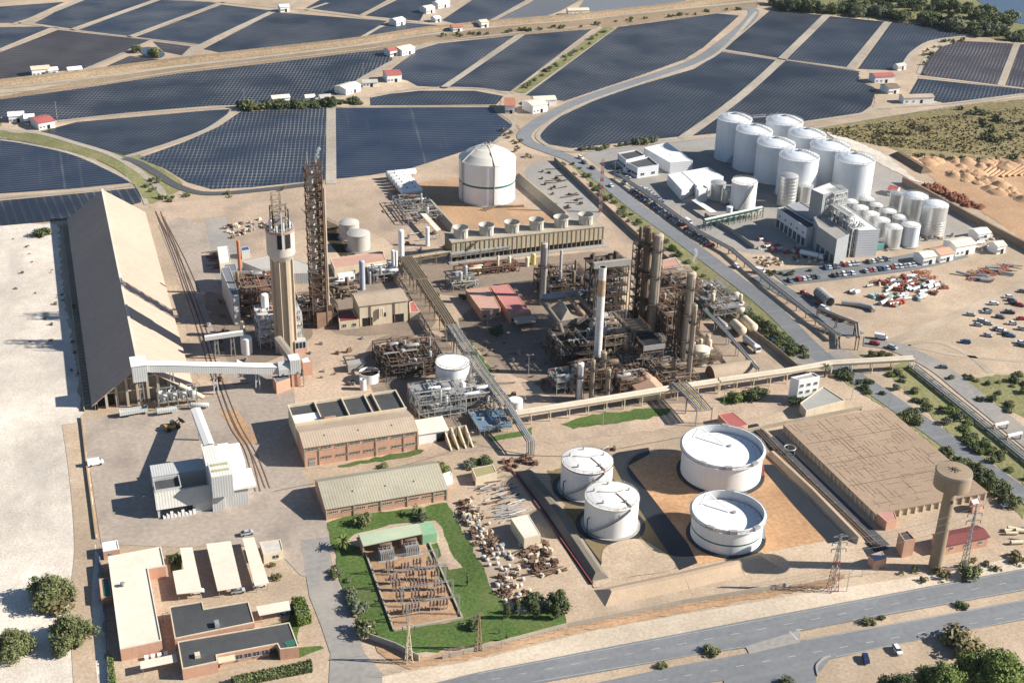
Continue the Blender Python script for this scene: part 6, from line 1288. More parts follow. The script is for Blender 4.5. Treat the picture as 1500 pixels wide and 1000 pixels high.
# ---- ammonia plant: stack, furnaces, columns
p = P(873.5, 548); zt = ht(873.5, 548, 391); r = (P(880, 470, ht(873.5, 548, 470)).x - P(868.5, 470, ht(873.5, 548, 470)).x) / 2
t = thing('chimney', 'tall white chimney with rusty stained band under its open top', 'chimney', p)
MB().lathe(p.x, p.y, [(r * 1.12, 0), (r * 1.0, zt), (r * .85, zt)], 28).build('shell', mat('white_chimney', (.66, .65, .62), (.55, .53, .5), .3, .7, big=.06, streak=.2), t); MB().lathe(p.x, p.y, [(r * .85, zt), (r * .8, zt - 3), (.01, zt - 3)], 20).build('throat', DARK, t)
MB().lathe(p.x, p.y, [(r * 1.06, zt - 11.5), (r * 1.045, zt - 5)], 28).build('rust_band', mat('rust_stain', (.30, .175, .075), (.48, .38, .26), .35, .9, big=.2, streak=.7, scol=(.16, .08, .04)), t)
mb = MB()
for k in range(1, 13): mb.lathe(p.x, p.y, [(r * (1.12 - .12 * k / 13) + .005, zt * k / 13 - .06), (r * (1.12 - .12 * k / 13) + .06, zt * k / 13), (r * (1.12 - .12 * k / 13) + .005, zt * k / 13 + .06)], 28)
mb.build('flange', STEEL, t)
REF = unit('reformer', 'tallest dark steel frame of the reformer just behind the white chimney', 'plant unit', bbox([(866, 506), (906, 500), (899, 484), (860, 490)]), 33, 4.2, DRUST, (DRUST, STEEL, GALV), (DRUST, BRNV), 70, 16, 3, 15, 4.5, vr=(.8, 1.5))
x0, x1, y0, y1 = bbox([(865, 506), (906, 500), (899, 484), (860, 490)]); t = REF
MB().box(x0 - .5, x1 + .5, y0 - .4, y0 + 1.2, 33.6, 36).build('beam', CONCG, t); MB().box(x0 - .5, x1 + .5, y0 + 1.25, y1 + .5, 33.6, 34).build('deck', DRUST, t)
mb = MB()
for k in range(8): mb.obox((ru(x0 + 1, x1 - 1), ru(y0 + 2, y1), 34.02), (ru(.8, 2.5), ru(.6, 1.2), ru(.6, 3)), ru(0, 3))
mb.build('fittings', DRUST, t)
FURN = mat('sooty_concrete', (.19, .165, .14), (.12, .105, .09), .3, .9, big=.2, streak=.4)
r_, pts = simple('furnace', 'sooty furnace block with sloped duct roof left of the white chimney', [(810, 450), (862, 441), (868, 462), (816, 472)], 14, FURN, mat('furnace_roof', (.40, .31, .22), (.26, .20, .145), .2, .9, big=.2))
x0, x1, y0, y1 = min(a for a, b in pts), max(a for a, b in pts), min(b for a, b in pts), max(b for a, b in pts)
MB().tube((x0 - 1, y1 + 1, 17.5), (x1, y1 + 1, 17.5), 1.5, 14).build('duct', mat('blue_grey_duct', (.15, .19, .22), (.3, .32, .33), .25, .6, amt=.5), r_)
for k in range(2): MB().beam((x0 + 9 + k * 4, y1, 18.5), (x0 + 12.5 + k * 4.2, y0 + 2, 14.5), 1.3).build('duct', mat('brown_duct', (.36, .26, .18), None, .5, .8) if k == 0 else MATS['brown_duct'], r_)
MB().add([(x0 + 2, y0 + .5, 14.1), (x0 + 7.5, y0 + .5, 14.1), (x0 + 7.5, y1 - 2, 14.1), (x0 + 2, y1 - 2, 14.1), (x0 + 5, y0 + 2, 18), (x0 + 6, y1 - 4, 18)], [[0, 1, 4], [1, 2, 5, 4], [2, 3, 5], [3, 0, 4, 5]]).build('hopper_roof', CONCW, r_)
MB().path([(x0 + 13, y0 - 4.5, .5), (x0 + 13, y0 - 4.5, 12), (x0 + 14, y0 - 4, 14.5), (x0 + 17, y0 - 3, 15.5), (x0 + 20, y0 - 2, 15.5)], 1.25, 14).build('curved_duct', CONCG, r_)
MB().path([(x0 - 1, y1, 17), (x0 + .5, y0 - 1, 14), (x0 + 2, y0 - 6, 6), (x0 + 2, y0 - 6, .5)], 1.0, 12).build('curved_duct', FURN, r_)
unit('furnace_unit', 'shadowed pipe frame under the furnace with blue grey ducts', 'plant unit', bbox([(822, 548), (866, 541), (858, 512), (815, 519)]), 11, 3.7, DRUST, (STEEL, DRUST, DRUST), (STEEL, FURN), 50, 9, 3, 16, 5)
unit('primary_unit', 'dense beige and brown pipework unit right of the white chimney', 'plant unit', bbox([(884, 540), (908, 536), (896, 500), (874, 504)]), 13, 3.7, BRNV, (TANV, BRNV, GALV), (TANV, BRNV, CONCG), 95, 15, 5, 17, 4)
unit('front_unit', 'dense brown pipework at the foot of the tan columns in front', 'plant unit', bbox([(848, 578), (902, 570), (896, 552), (842, 560)]), 8, 2.7, DRUST, (RUST, BRNV, DRUST), (BRNV, TANV), 80, 12, 2, 18, 4)
unit('pump_cluster', 'low cluster of pumps and valves in shade left of the front columns', 'plant unit', bbox([(815, 578), (842, 573), (838, 556), (812, 560)]), 5, 2.5, STEEL, (STEEL, GALV, REDP), (GALV, STEEL), 36, 7, 1, 19, 4)
column('column', 'short white column at the left front of the ammonia plant', 848, 584, 9.6, 531, WHITE, .15, rings=1)
column('column', 'slim tan column right of the short white one', 866, 590, 5.5, 527, TANV, .2, rings=2)
column('column', 'tan column standing directly in front of the white chimney', 882, 566, 8, 515, TANV, .2, rings=2)
column('column', 'tan column with round platform at the right front', 889, 588, 6.5, 540, TANV, .2, rings=2)
column('column', 'twin tall brown column, the darker left one', 940, 476, 11, 331, BRNV, .25, rings=3)
column('column', 'twin tall brown column, the sunlit right one', 954, 482, 14.5, 342, TANV, .25, rings=3)
column('column', 'tall brown column with steam puff at the right of the ammonia plant', 1001, 535, 13, 398, TANV, .25, rings=3)
column('column', 'slender tan column close beside the steaming column', 1008, 560, 6.5, 446, TANV, .25, rings=2)
column('column', 'short dark brown vessel between the tall columns', 980, 520, 10, 478, BRNV, .4, rings=2)
column('column', 'stout weathered grey column with rusty crown behind the furnace', 794.5, 446, 9, 356, GRT, .1, rings=1, )
column('column', 'thin grey post column right of the stout weathered one', 820, 420, 4, 366, GRT, .2)
unit('column_unit', 'pipe filled steel frame between the twin columns and steaming column', 'plant unit', bbox([(975, 500), (1000, 496), (984, 456), (960, 460)]), 11, 3.7, RUST, (RUST, TANV, BRNV), (BRNV, TANV), 85, 12, 4, 20, 4.5)
unit('column_unit', 'tall narrow rusty stair frame left of the twin columns', 'plant unit', bbox([(928, 474), (936, 472.6), (932, 464), (925, 465.5)]), 34, 3.4, DRUST, (RUST, DRUST), (BRNV,), 24, 4, 1, 21, 4)
unit('column_unit', 'rusty stair frame wrapped round the steaming column', 'plant unit', bbox([(990, 536), (1000, 534), (994, 526), (986, 527.5)]), 30, 3.4, DRUST, (RUST, DRUST), (BRNV,), 26, 4, 1, 22, 4)
unit('boiler_unit', 'sooty machinery frame behind the furnace block', 'plant unit', bbox([(806, 446), (850, 438), (844, 410), (800, 417)]), 8, 2.7, DRUST, (STEEL, DRUST, RUST), (FURN, BRNV, STEEL), 60, 14, 2, 41, 5)
unit('pump_unit', 'low brown pump frame in front of the air cooler', 'plant unit', bbox([(908, 580), (940, 574), (932, 552), (902, 556)]), 5, 2.5, RUST, (RUST, BRNV, STEEL), (BRNV, STEEL), 60, 10, 1, 42, 4.5)
unit('pump_unit', 'brown drum and pipe frame right of the steaming column', 'plant unit', bbox([(1012, 540), (1036, 535), (1022, 500), (1004, 503)]), 4, 2, BRNV, (BRNV, TANV, RUST), (TANV, CREAMW), 40, 8, 1, 43, 4.5)
unit('pipe_skid', 'low grey pipe skid along the road below the cooling towers', 'plant unit', bbox([(664, 428), (700, 423), (690, 408), (655, 413)]), 3, 3, STEEL, (GALV, PALEP, STEEL), (GALV,), 34, 5, 0, 44, 5, False, False)
unit('pipe_skid', 'rusty valve skid between compressor house and pipe trestle', 'plant unit', bbox([(580, 470), (614, 464), (606, 448), (576, 452)]), 3, 3, RUST, (RUST, BRNV), (BRNV,), 30, 5, 0, 45, 5, False, False) if False else None
unit('pipe_skid', 'low brown pipe rack between lattice tower and white cabins', 'plant unit', bbox([(486, 440), (522, 434), (514, 424), (482, 428)]), 3, 3, DRUST, (RUST, TANV, DRUST), (BRNV,), 44, 6, 0, 46, 5, False, False)
# air cooler bank
z = 12; c4 = [P(908, 470, z), P(937, 465, z), P(970, 503, z), (P(943, 508, z))]; x0, x1, y0, y1 = c4[0].x * .5 + c4[3].x * .5, c4[1].x * .5 + c4[2].x * .5, (c4[2].y + c4[3].y) / 2, (c4[0].y + c4[1].y) / 2
t = thing('air_cooler', 'long black air cooler deck raised on steel legs', 'air cooler', ((x0 + x1) / 2, (y0 + y1) / 2, 0))
MB().box(x0, x1, y0, y1, z - 1.6, z).build('casing', DARK, t); mb = MB()
for k in range(7): mb.box(x0 + .4, x0 + (x1 - x0) * .62, y0 + 8 + k * 2.6, y0 + 8.5 + k * 2.6, z + .01, z + .3)
mb.build('louvre', DRUST, t); MB().box(x0 - .2, x1 + .4, y0 - .5, y0 - .01, z - 1.8, z + .2).build('header', GALV, t)
mb = MB()
for k in range(6):
    y = y0 + (y1 - y0) * k / 5
    for x in (x0, x1): mb.beam((x, y, 0), (x, y, z + (1.2 if x == x1 else 1)), .35)
    mb.beam((x0, y, z - 3), (x1, y, z - 3), .3); mb.beam((x0, y, 0), (x1, y, z - 3), .18)
for x in (x0, x1):
    for hh in (z + .6, z + 1.1): mb.tube((x, y0, hh), (x, y1, hh), .08, 4)
mb.build('frame', RUST, t)
unit('exchanger_bank', 'low pipe deck in the shadow below the black air cooler', 'plant unit', bbox([(905, 545), (985, 530), (970, 508), (900, 515)]), 4.5, 4.5, STEEL, (STEEL, GALV, RUST), (STEEL, RUST), 60, 10, 1, 23, 6, False)
unit('pipe_yard', 'low brown pipe rack between the brown roofed shelter and slender column', 'plant unit', bbox([(968, 572), (1012, 564), (994, 534), (958, 541)]), 4, 4, BRNV, (BRNV, STEEL, RUST), (BRNV,), 60, 5, 0, 24, 5, False, False)
unit('utility_unit', 'brown pipe and drum unit behind the steaming column', 'plant unit', bbox([(985, 448), (1020, 441), (1000, 418), (972, 424)]), 9, 3, RUST, (RUST, TANV, GALV), (GALV, BRNV, TANV), 60, 10, 3, 25, 4.5)
unit('utility_unit', 'cluttered pipe unit beside the green container near the plant fence', 'plant unit', bbox([(1045, 470), (1078, 462), (1050, 425), (1024, 432)]), 5, 2.8, STEEL, (RUST, GALV, TANV), (CREAMW, GALV), 55, 10, 2, 26, 5)
simple('process_hall', 'tan roofed long low hall behind the twin columns', [(905, 400), (925, 396), (948, 424), (905, 432)], 5, CREAMW, TANROOF)
simple('process_hall', 'low tan walled building right of the twin columns', [(966, 382), (990, 377), (998, 390), (972, 395)], 5, CREAMW, PINKR)
simple('process_hall', 'small beige building with brown roof right of the low tan one', [(990, 392), (1008, 388), (1016, 398), (996, 402)], 5, CREAMW, TANROOF)
p = P(1033, 461); t = thing('green_container', 'dark green corrugated container beside the pipe run', 'container', p); MB().obox((p.x, p.y, .2), (3, 8.5, 4), 0).build('body', mat('dark_green_sheet', (.02, .11, .075), (.02, .09, .06), .5, .6, rib=(1, .5)), t); MB().obox((p.x, p.y, 4.2), (3.1, 8.6, .12), 0).build('lid', BRNV, t)
for (bx, by, L_, r, lb, m) in ((1087, 494, 8, 1.9, 'cream horizontal tank behind the tanker lorry, nearer one', CREAMW), (1103, 490, 8.5, 2.0, 'cream horizontal tank behind the tanker lorry, farther one', CREAMW), (1062, 462, 5, 1.5, 'stubby cream horizontal tank near the plant fence', CREAM)):
    p = P(bx, by); t = thing('bullet_tank', lb, 'tank', p); MB().vessel((p.x, p.y, r + 1), (p.x, p.y + L_, r + 1), r, 18).build('shell', m, t)
    for k in (1.2, L_ - 1.2): MB().box(p.x - 1, p.x + 1, p.y + k - .25, p.y + k + .25, 0, 1.6).build('saddle', CONCG, t)
for bx, by, r, lb in ((1077, 444, 2.2, 'cream ball shaped tank next to the plant fence'), (1082, 462, 2.4, 'cream ball shaped tank nearer the two horizontal tanks')):
    p = P(bx, by); t = thing('ball_tank', lb, 'tank', p); MB().lathe(p.x, p.y, [(r * math.cos(a), r + .9 + r * math.sin(a)) for a in [R(-88 + 176 * k / 12) for k in range(13)]], 20).build('shell', CREAM, t)
    for k in range(4): a = k * math.pi / 2 + .7; MB().beam((p.x + r * .8 * math.cos(a), p.y + r * .8 * math.sin(a), 0), (p.x + r * .8 * math.cos(a), p.y + r * .8 * math.sin(a), r + .9), .25).build('leg', STEEL, t)
simple('store_shed', 'long low pinkish brown shed behind the white cabins', [(484, 379), (560, 368), (566, 382), (490, 394)], 4, CREAMW, PINKR)
for bx, by, lb in ((506, 413, 'white site cabin left of the pale blue grey vessel'), (550, 402, 'white site cabin behind the compressor skid'), (501, 424, 'low white cabin beside the tallest lattice tower')):
    r, pts = simple('site_cabin', lb, [(bx - 12, by - 12), (bx + 12, by - 15.5), (bx + 14, by - 11), (bx - 10, by - 7)], 3, WHITE, WROOF); a, b = edge(pts, bx + 2, by - 8, 3); wrow(r, a, b, 1.1, 3, 1.3, 1.0)
# small cabins
for (bx, by, lb) in ((348, 545, 'triangular grey hopper top beside the gallery legs'),):
    p = P(bx, by); t = thing('hopper', lb, 'hopper', p); MB().lathe(p.x, p.y, [(.4, 1.5), (2.2, 4), (.1, 5.5)], 4, sm=False).build('bin', CLAD, t); MB().beam((p.x - 1, p.y, 0), (p.x - .3, p.y, 3), .25).beam((p.x + 1, p.y, 0), (p.x + .3, p.y, 3), .25).build('frame', STEEL, t)
# ================================================================== WATER TOWER, PYLONS, FENCES, SUBSTATION, FARMS
p = P(1369, 832); zt = ht(1369, 832, 689); zb = ht(1369, 832, 712); rr = (P(1426, 690, zt).x - P(1372, 690, zt).x) / 2
t = thing('water_tower', 'round concrete water tower on a tall single shaft near the road', 'water tower', p)
OCH = mat('ochre_concrete', (.35, .27, .18), (.28, .21, .14), .4, .9, big=.15, streak=.4, scol=(.22, .16, .1))
MB().cyl(p.x, p.y, 2.0, 0, zb, 28, 1.75).build('shaft', OCH, t); MB().lathe(p.x, p.y, [(1.7, zb - 1), (rr, zb + .2), (rr, zt), (rr - .15, zt + .15), (.01, zt + .5)], 44).build('tank', OCH, t)
MB().lathe(p.x, p.y, [(rr + .01, zt - .5), (rr + .15, zt - .5), (rr + .15, zt + .16)], 44).build('rim', CONCG, t)
mb = MB()
for k in range(9): a = k * .7; mb.obox((p.x + .9 * math.cos(a), p.y + .9 * math.sin(a), zt + .38), (ru(1, 2.2), .3, .12), a)
mb.cyl(p.x, p.y, .6, zt + .4, zt + .7, 10); mb.build('roof_hatch', DRUST, t)
MB().box(p.x - .3, p.x + .1, p.y - 2, p.y - 1.6, zb - 5, zb - 4).build('hatch', DARK, t)
def pylon(label, bx, by, ty, wb, m, m2=None, arms=3, arm=2.2, ins=True, split=.5, name='lattice_pylon', mastonly=False):
    p = P(bx, by); h = ht(bx, by, ty); t = thing(name, label, 'pylon', p); mb = MB(); m_2 = MB(); n = max(6, int(h / 2))
    wz = lambda z: wb * (1 - .85 * min(1, z / (h * .9))) / 2 if not mastonly else wb / 2
    for k in range(n):
        z0, z1 = h * k / n, h * (k + 1) / n; a, b = wz(z0), wz(z1); tgt = m_2 if (m2 and z0 < h * split and k % 2 == 0) else mb
        C = ((-1, -1), (1, -1), (1, 1), (-1, 1))
        for i in range(4):
            c, d = C[i], C[(i + 1) % 4]; tgt.beam((p.x + c[0] * a, p.y + c[1] * a, z0), (p.x + c[0] * b, p.y + c[1] * b, z1), .17)
            tgt.beam((p.x + c[0] * a, p.y + c[1] * a, z0), (p.x + d[0] * b, p.y + d[1] * b, z1), .09); tgt.beam((p.x + d[0] * a, p.y + d[1] * a, z0), (p.x + c[0] * b, p.y + c[1] * b, z1), .09)
    mb.build('lattice', m, t)
    if m_2.f: m_2.build('lattice', m2, t)
    for k in range(arms):
        z = h * (.97 - .11 * k); MB().beam((p.x - arm, p.y + arm * .2, z), (p.x + arm, p.y - arm * .2, z), .18).beam((p.x - arm, p.y + arm * .2, z), (p.x, p.y, z + 1), .1).beam((p.x + arm, p.y - arm * .2, z), (p.x, p.y, z + 1), .1).build('crossarm', m, t)
        for g_ in (-1, 1) if ins else (): MB().tube((p.x + g_ * arm, p.y - g_ * arm * .2, z), (p.x + g_ * arm, p.y - g_ * arm * .2, z - 1.1), .12, 6).build('insulator', GLASS, t)
    return t, p, h
_, pa, ha = pylon('red and white based lattice pylon beside the pipe trench', 1219, 864, 783, 2.6, GALV, REDP)
_, pb, hb = pylon('slim grey lattice pylon right of the water tower', 1411, 833, 738, 1.6, GALV)
_, pc, hc = pylon('pale lattice pylon at the bottom corner of the lawn', 599, 969, 915, 1.8, CREAMW, arms=1, arm=1.6)
_, pd_, hd_ = pylon('brown lattice pylon among the young trees on the lawn', 701, 951, 899, 1.6, SMOKEW, arms=1, arm=1.4)
pylon('slender red and white lattice mast behind the cooling towers', 879, 311, 232, 1.1, GALV, REDP, 0, split=.9, name='lattice_mast', mastonly=True)
pylon('thin lattice mast between cooling towers and slim white vessel', 884, 300, 262, .6, GALV, None, 0, name='lattice_mast', mastonly=True) if False else None
def wire(label, pts, sag=1.2, r=.045):
    mb = MB()
    for a, b in zip(pts, pts[1:]):
        a, b = Vector(a), Vector(b); pv = a
        for k in range(1, 11): f = k / 10; q = a.lerp(b, f) - Vector((0, 0, sag * 4 * f * (1 - f))); mb.tube(pv, q, r, 4); pv = q
    o = mb.build('power_line', STEEL, None, pts[0]); return tag(o, label, 'power line')
for k in range(3):
    z = .97 - .11 * k
    wire('drooping wires strung between the red based pylon and the slim grey pylon', [(pa.x + 2.2, pa.y - .4, ha * z - 1.1), (pb.x - 2.2, pb.y + .4, hb * z - 1.1)])['group'] = 'power lines between pylons'
wire('wire from the lawn corner pylon to the brown pylon', [(pc.x, pc.y, hc), (pd_.x, pd_.y, hd_)])
# walls and fences
wall('boundary_wall', 'long pale perimeter wall along the foot of the lawn and tank yard', [(648, 965), (735, 944), (832, 918), (1000, 884), (1150, 860)], 1.6, .25, CONCW)
wall('boundary_wall', 'dark faced wall at the lawn corner by the entrance road', [(540, 936), (580, 950), (614, 968)], 2.2, .35, CONCG)
wall('boundary_wall', 'tan plinth wall between white sand lot and concrete yard', [(119, 612), (128, 690), (141, 790)], .9, .4, mat('ochre_wall', (.42, .29, .15), (.3, .2, .1), .3, .9))
wall('boundary_wall', 'thin wall between sand lot and cream roofed workshop', [(146, 815), (152, 880), (157, 955), (160, 1010)], 1.4, .3, DKB)
wall('boundary_wall', 'long plant wall beside the bush hedge along the service road', [(812, 236), (870, 290), (935, 350), (1000, 400), (1060, 460), (1130, 510), (1180, 552)], 2.4, .3, mat('grimy_wall', (.30, .25, .19), (.2, .165, .125), .3, .9))
wall('boundary_wall', 'low wall with hedge between pale pipeline road and flat store', [(1060, 641), (1120, 628), (1200, 612), (1262, 600)], 1.6, .4, CONCW)
wall('kerb_wall', 'white kerb wall round the gravel of the substation', [(527, 787), (577, 924), (677, 906), (640, 822), (626, 790)], .7, .5, CONCW)
wall('pipe_trough', 'thin red pipe guard along the black lined basin', [(738, 672), (790, 745), (868, 856)], .5, .3, REDP)
for pts, lb in (([(560, 990), (640, 966), (735, 947), (832, 921), (1000, 887), (1150, 862), (1215, 852)], 'wire mesh fence on thin posts along the main road verge'), ([(1225, 848), (1262, 842), (1285, 838)], 'short wire fence beside the pipe trench')):
    q = [P(a, b + 2) for a, b in pts]; t = thing('wire_fence', lb, 'fence', q[0]); mw = MB()
    for a, b in zip(q, q[1:]):
        n = max(1, int((b - a).length / 4))
        for k in range(n + 1): c = a + (b - a) * k / n; MB().tube((c.x, c.y, 0), (c.x, c.y, 2.3), .06, 5).build('post', GALV, t)
        for z in (.6, 1.2, 1.8, 2.25): mw.tube((a.x, a.y, z), (b.x, b.y, z), .025, 3)
    mw.build('wire', GALV, t)
# earth banks of the tank yard
SBANK = mat('pale_bank', (.50, .37, .25), (.42, .31, .21), .25, .95, big=.12, fine=.12, bump=.2)
bund(*DKC, 'earth_bank')
o = bund('long pale earth bank along the road side of the tank yard', [(878, 876), (1000, 850), (1080, 831), (1128, 818)], 2.1, 4.2, .7, SBANK, 'earth_bank')
o = bund('pale earth bank right of the tank yard beside the pipe trench', [(1128, 664), (1190, 722), (1262, 796)], 1.8, 1.7, .5, SBANK, 'earth_bank')
o = bund('grey clay bank between the black lining and the pair of white tanks', [(768, 690), (815, 752), (880, 850)], 1.8, 3.0, .9, mat('clay_bank', (.16, .14, .11), (.22, .185, .14), .3, .95, big=.15), 'earth_bank')
# pipe trench right of the tank yard
mb = MB(); q = [P(1112, 630), P(1180, 700), P(1290, 805)]; t = thing('pipe_trench', 'dark pipe trench with long pale pipes beside the flat store', 'pipes', q[1]); m2 = MB()
for a, b in zip(q, q[1:]):
    for o in (-1.6, -.6, .5): mb.tube(a + Vector((o, 0, .55)), b + Vector((o, 0, .55)), .22, 6)
    d = b - a; n = int(d.length / 5)
    for k in range(n): c = a + d * k / n; m2.obox((c.x - .5, c.y, 0), (3.4, .4, .35))
mb.build('pipe', BRNV, t); m2.build('sleeper', CONCG, t); strip('trench', [(1100, 622), (1176, 696), (1292, 806)], 5, LINER, .15, sm=False)
strip('trench', [(1130, 640), (1198, 706), (1296, 800)], 4, DASPH, .16, sm=False)
p = P(1156, 664); t = thing('valve_loop', 'coiled white expansion loop of pipe on the bank', 'pipes', p); mb = MB()
for k in range(16): a, b = 2 * math.pi * k / 16, 2 * math.pi * (k + 1) / 16; mb.tube((p.x + 2 * math.cos(a), p.y + 2 * math.sin(a), 2.4), (p.x + 2 * math.cos(b), p.y + 2 * math.sin(b), 2.4), .2, 6)
mb.build('pipe_loop', GALV, t); mb = MB()
for k in range(5): a = k * 1.3; mb.beam((p.x + 2 * math.cos(a), p.y + 2 * math.sin(a), 0), (p.x + 2 * math.cos(a), p.y + 2 * math.sin(a), 2.4), .2)
mb.build('stand', STEEL, t)
# pipelines on the far right and along the silo works
q = [P(1335, 538), P(1420, 606), P(1500, 672), P(1560, 722)]; t = thing('pipeline', 'bundle of four parallel pipes on sleepers at the right edge', 'pipeline', q[1]); mb = MB(); m2 = MB()
for a, b in zip(q, q[1:]):
    d = b - a; s_ = Vector((d.y, -d.x, 0)).normalized()
    for o, r in ((-1.8, .3), (-.6, .22), (.5, .3), (1.7, .35)): mb.tube(a + s_ * o + Vector((0, 0, 1.2)), b + s_ * o + Vector((0, 0, 1.2)), r, 8)
    for k in range(int(d.length / 6)): c = a + d.normalized() * k * 6; m2.tube(c - s_ * 2.4 + Vector((0, 0, .5)), c + s_ * 2.4 + Vector((0, 0, .5)), .35, 4)
mb.build('pipe', GALV, t); m2.build('sleeper', CONCG, t)
for (a, b) in (((1455, 632), (1475, 628)), ((1474, 648), (1495, 643))):
    a, b = P(*a), P(*b); t = thing('pipe_portal', 'white concrete portal straddling the four pipes', 'portal', (a + b) / 2, 'portals over the pipes'); MB().beam((a.x, a.y, 0), (a.x, a.y, 2.8), .6).beam((b.x, b.y, 0), (b.x, b.y, 2.8), .6).build('post', CONCW, t); MB().beam((a.x, a.y, 2.8), (b.x, b.y, 2.8), .8).build('beam', WHITE, t)
trestle('pipe_bridge', 'dark pipe rack on short posts between service road and car park', [(905, 262), (960, 300), (1020, 345), (1070, 372), (1130, 424), (1226, 500)], 2.4, 2.2, 5, (STEEL, GALV, DRUST), STEEL, 7, .22, sides=False)
trestle('pipe_bridge', 'tall pipe portal over the lane into the sandy lot', [(1196, 470), (1252, 492), (1254, 512)], 5.5, 1.2, 3, (STEEL, DRUST), RUST, 7, .22)
# ---- substation
g0 = thing('switchyard_shelter', 'pale green flat roof over the two substation transformers', 'roof', P(590, 785)); pts = roofpts([(525, 781), (612, 766), (618, 781), (532, 799)], 4.2)
MB().prism(pts, 3.9, 4.2).build('roof', mat('pale_green_roof', (.42, .47, .33), (.36, .41, .28), .3, .85, big=.1), g0)
pt2 = roofpts([(612.5, 766), (632, 763), (640, 780), (619, 784)], 3.6); MB().prism(pt2, 0, 3.6).build('annex', mat('green_roof', (.24, .42, .25), None, .5, .85), g0)
for f in (0, .33, .66, 1): a = Vector(pts[0]).lerp(Vector(pts[1]), f); b = Vector(pts[3]).lerp(Vector(pts[2]), f); MB().prism([(a.x, a.y), (a.x + .4, a.y), (b.x + .4, b.y + .6), (b.x, b.y + .6)], 0, 3.88).build('wall', BRICK, g0)
for px, lb in (((567, 818), 'left grey power transformer with red cooling radiators'), ((604, 811), 'right grey power transformer with red cooling radiators')):
    p = P(*px); t = thing('transformer', lb, 'transformer', p); MB().box(p.x - 2.2, p.x + 2.2, p.y, p.y + 3, .3, 3).build('tank', STEEL, t); mb = MB()
    for k in range(8): mb.box(p.x - 2.1 + k * .55, p.x - 1.8 + k * .55, p.y - 1.1, p.y - .01, .5, 2.8)
    mb.build('radiator', GALV, t); MB().vessel((p.x - 1.8, p.y + 2, 3.9), (p.x + 1.8, p.y + 2, 3.9), .5, 12).build('conservator', RUST, t)
    for k in range(3): MB().lathe(p.x - 1.2 + k * 1.2, p.y + .9, [(.22, 3), (.28, 3.3), (.15, 3.5), (.26, 3.8), (.12, 4.3), (.02, 4.5)], 8).build('bushing', mat('porcelain', (.22, .12, .09), None, 1, .3) if 'porcelain' not in MATS else MATS['porcelain'], t)
    MB().box(p.x - 3, p.x + 3, p.y - 1.6, p.y + 3.6, 0, .3).build('plinth', CONCG, t)
def gantry(a, b, h, lb):
    a, b = P(*a), P(*b); t = thing('gantry', lb, 'gantry', (a + b) / 2, 'substation gantries'); mb = MB()
    for q in (a, b):
        for i, j in ((-.25, -.25), (.25, -.25), (.25, .25), (-.25, .25)): mb.beam((q.x + i, q.y + j, 0), (q.x + i, q.y + j, h), .09)
        for k in range(int(h)): mb.beam((q.x - .25, q.y - .25, k), (q.x + .25, q.y - .25, k + 1), .06); mb.beam((q.x + .25, q.y - .25, k), (q.x + .25, q.y + .25, k + 1), .06)
    mb.build('post', GALV, t); m2 = MB(); m2.beam((a.x, a.y, h), (b.x, b.y, h), .12).beam((a.x, a.y, h - .5), (b.x, b.y, h - .5), .12); n = 14
    for k in range(n): u, v = a.lerp(b, k / n), a.lerp(b, (k + 1) / n); m2.beam((u.x, u.y, h - .5 * (k % 2)), (v.x, v.y, h - .5 * ((k + 1) % 2)), .06)
    m2.build('beam', GALV, t)
for a, b, lb in (((569, 842), (640, 832), 'galvanised lattice gantry nearest the transformers'), ((578, 864), (652, 853), 'galvanised lattice gantry, second from the transformers'), ((589, 889), (663, 877), 'galvanised lattice gantry, third from the transformers'), ((597, 912), (672, 900), 'galvanised lattice gantry nearest the bottom wall')): gantry(a, b, 7, lb)
random.seed(31); PORC = MATS['porcelain']
def switch(p, lb):
    t = thing('switchgear', lb, 'switchgear', p, 'switchgear in the substation'); m1 = MB(); m2 = MB(); m3 = MB()
    for o in (-1, 0, 1): m1.beam((p.x + o, p.y, 0), (p.x + o, p.y, 1.9), .24); m2.lathe(p.x + o, p.y, [(.26, 1.9), (.42, 2.2), (.24, 2.5), (.42, 2.8), (.24, 3.1), (.38, 3.4), (.1, 3.9)], 7); m3.beam((p.x + o, p.y - .6, 3.9), (p.x + o, p.y + .8, 3.9), .14)
    m1.beam((p.x - 1.3, p.y, 1.9), (p.x + 1.3, p.y, 1.9), .34); m1.build('stand', GALV, t); m2.build('insulator', PORC, t); m3.build('contact', GALV, t)
for i in range(5):
    for j in range(4): f, g_ = (i + .5) / 5.2, (j + .6) / 4.2; a = Vector((562 + 22 * f, 834 + 74 * f)); b = Vector((642 + 26 * f, 824 + 76 * f)); c = a.lerp(b, g_); p = P(c.x + ru(-4, 4), c.y + ru(-3, 3)); switch(p, 'brown three pole switch on rusty stand in the gravel substation')
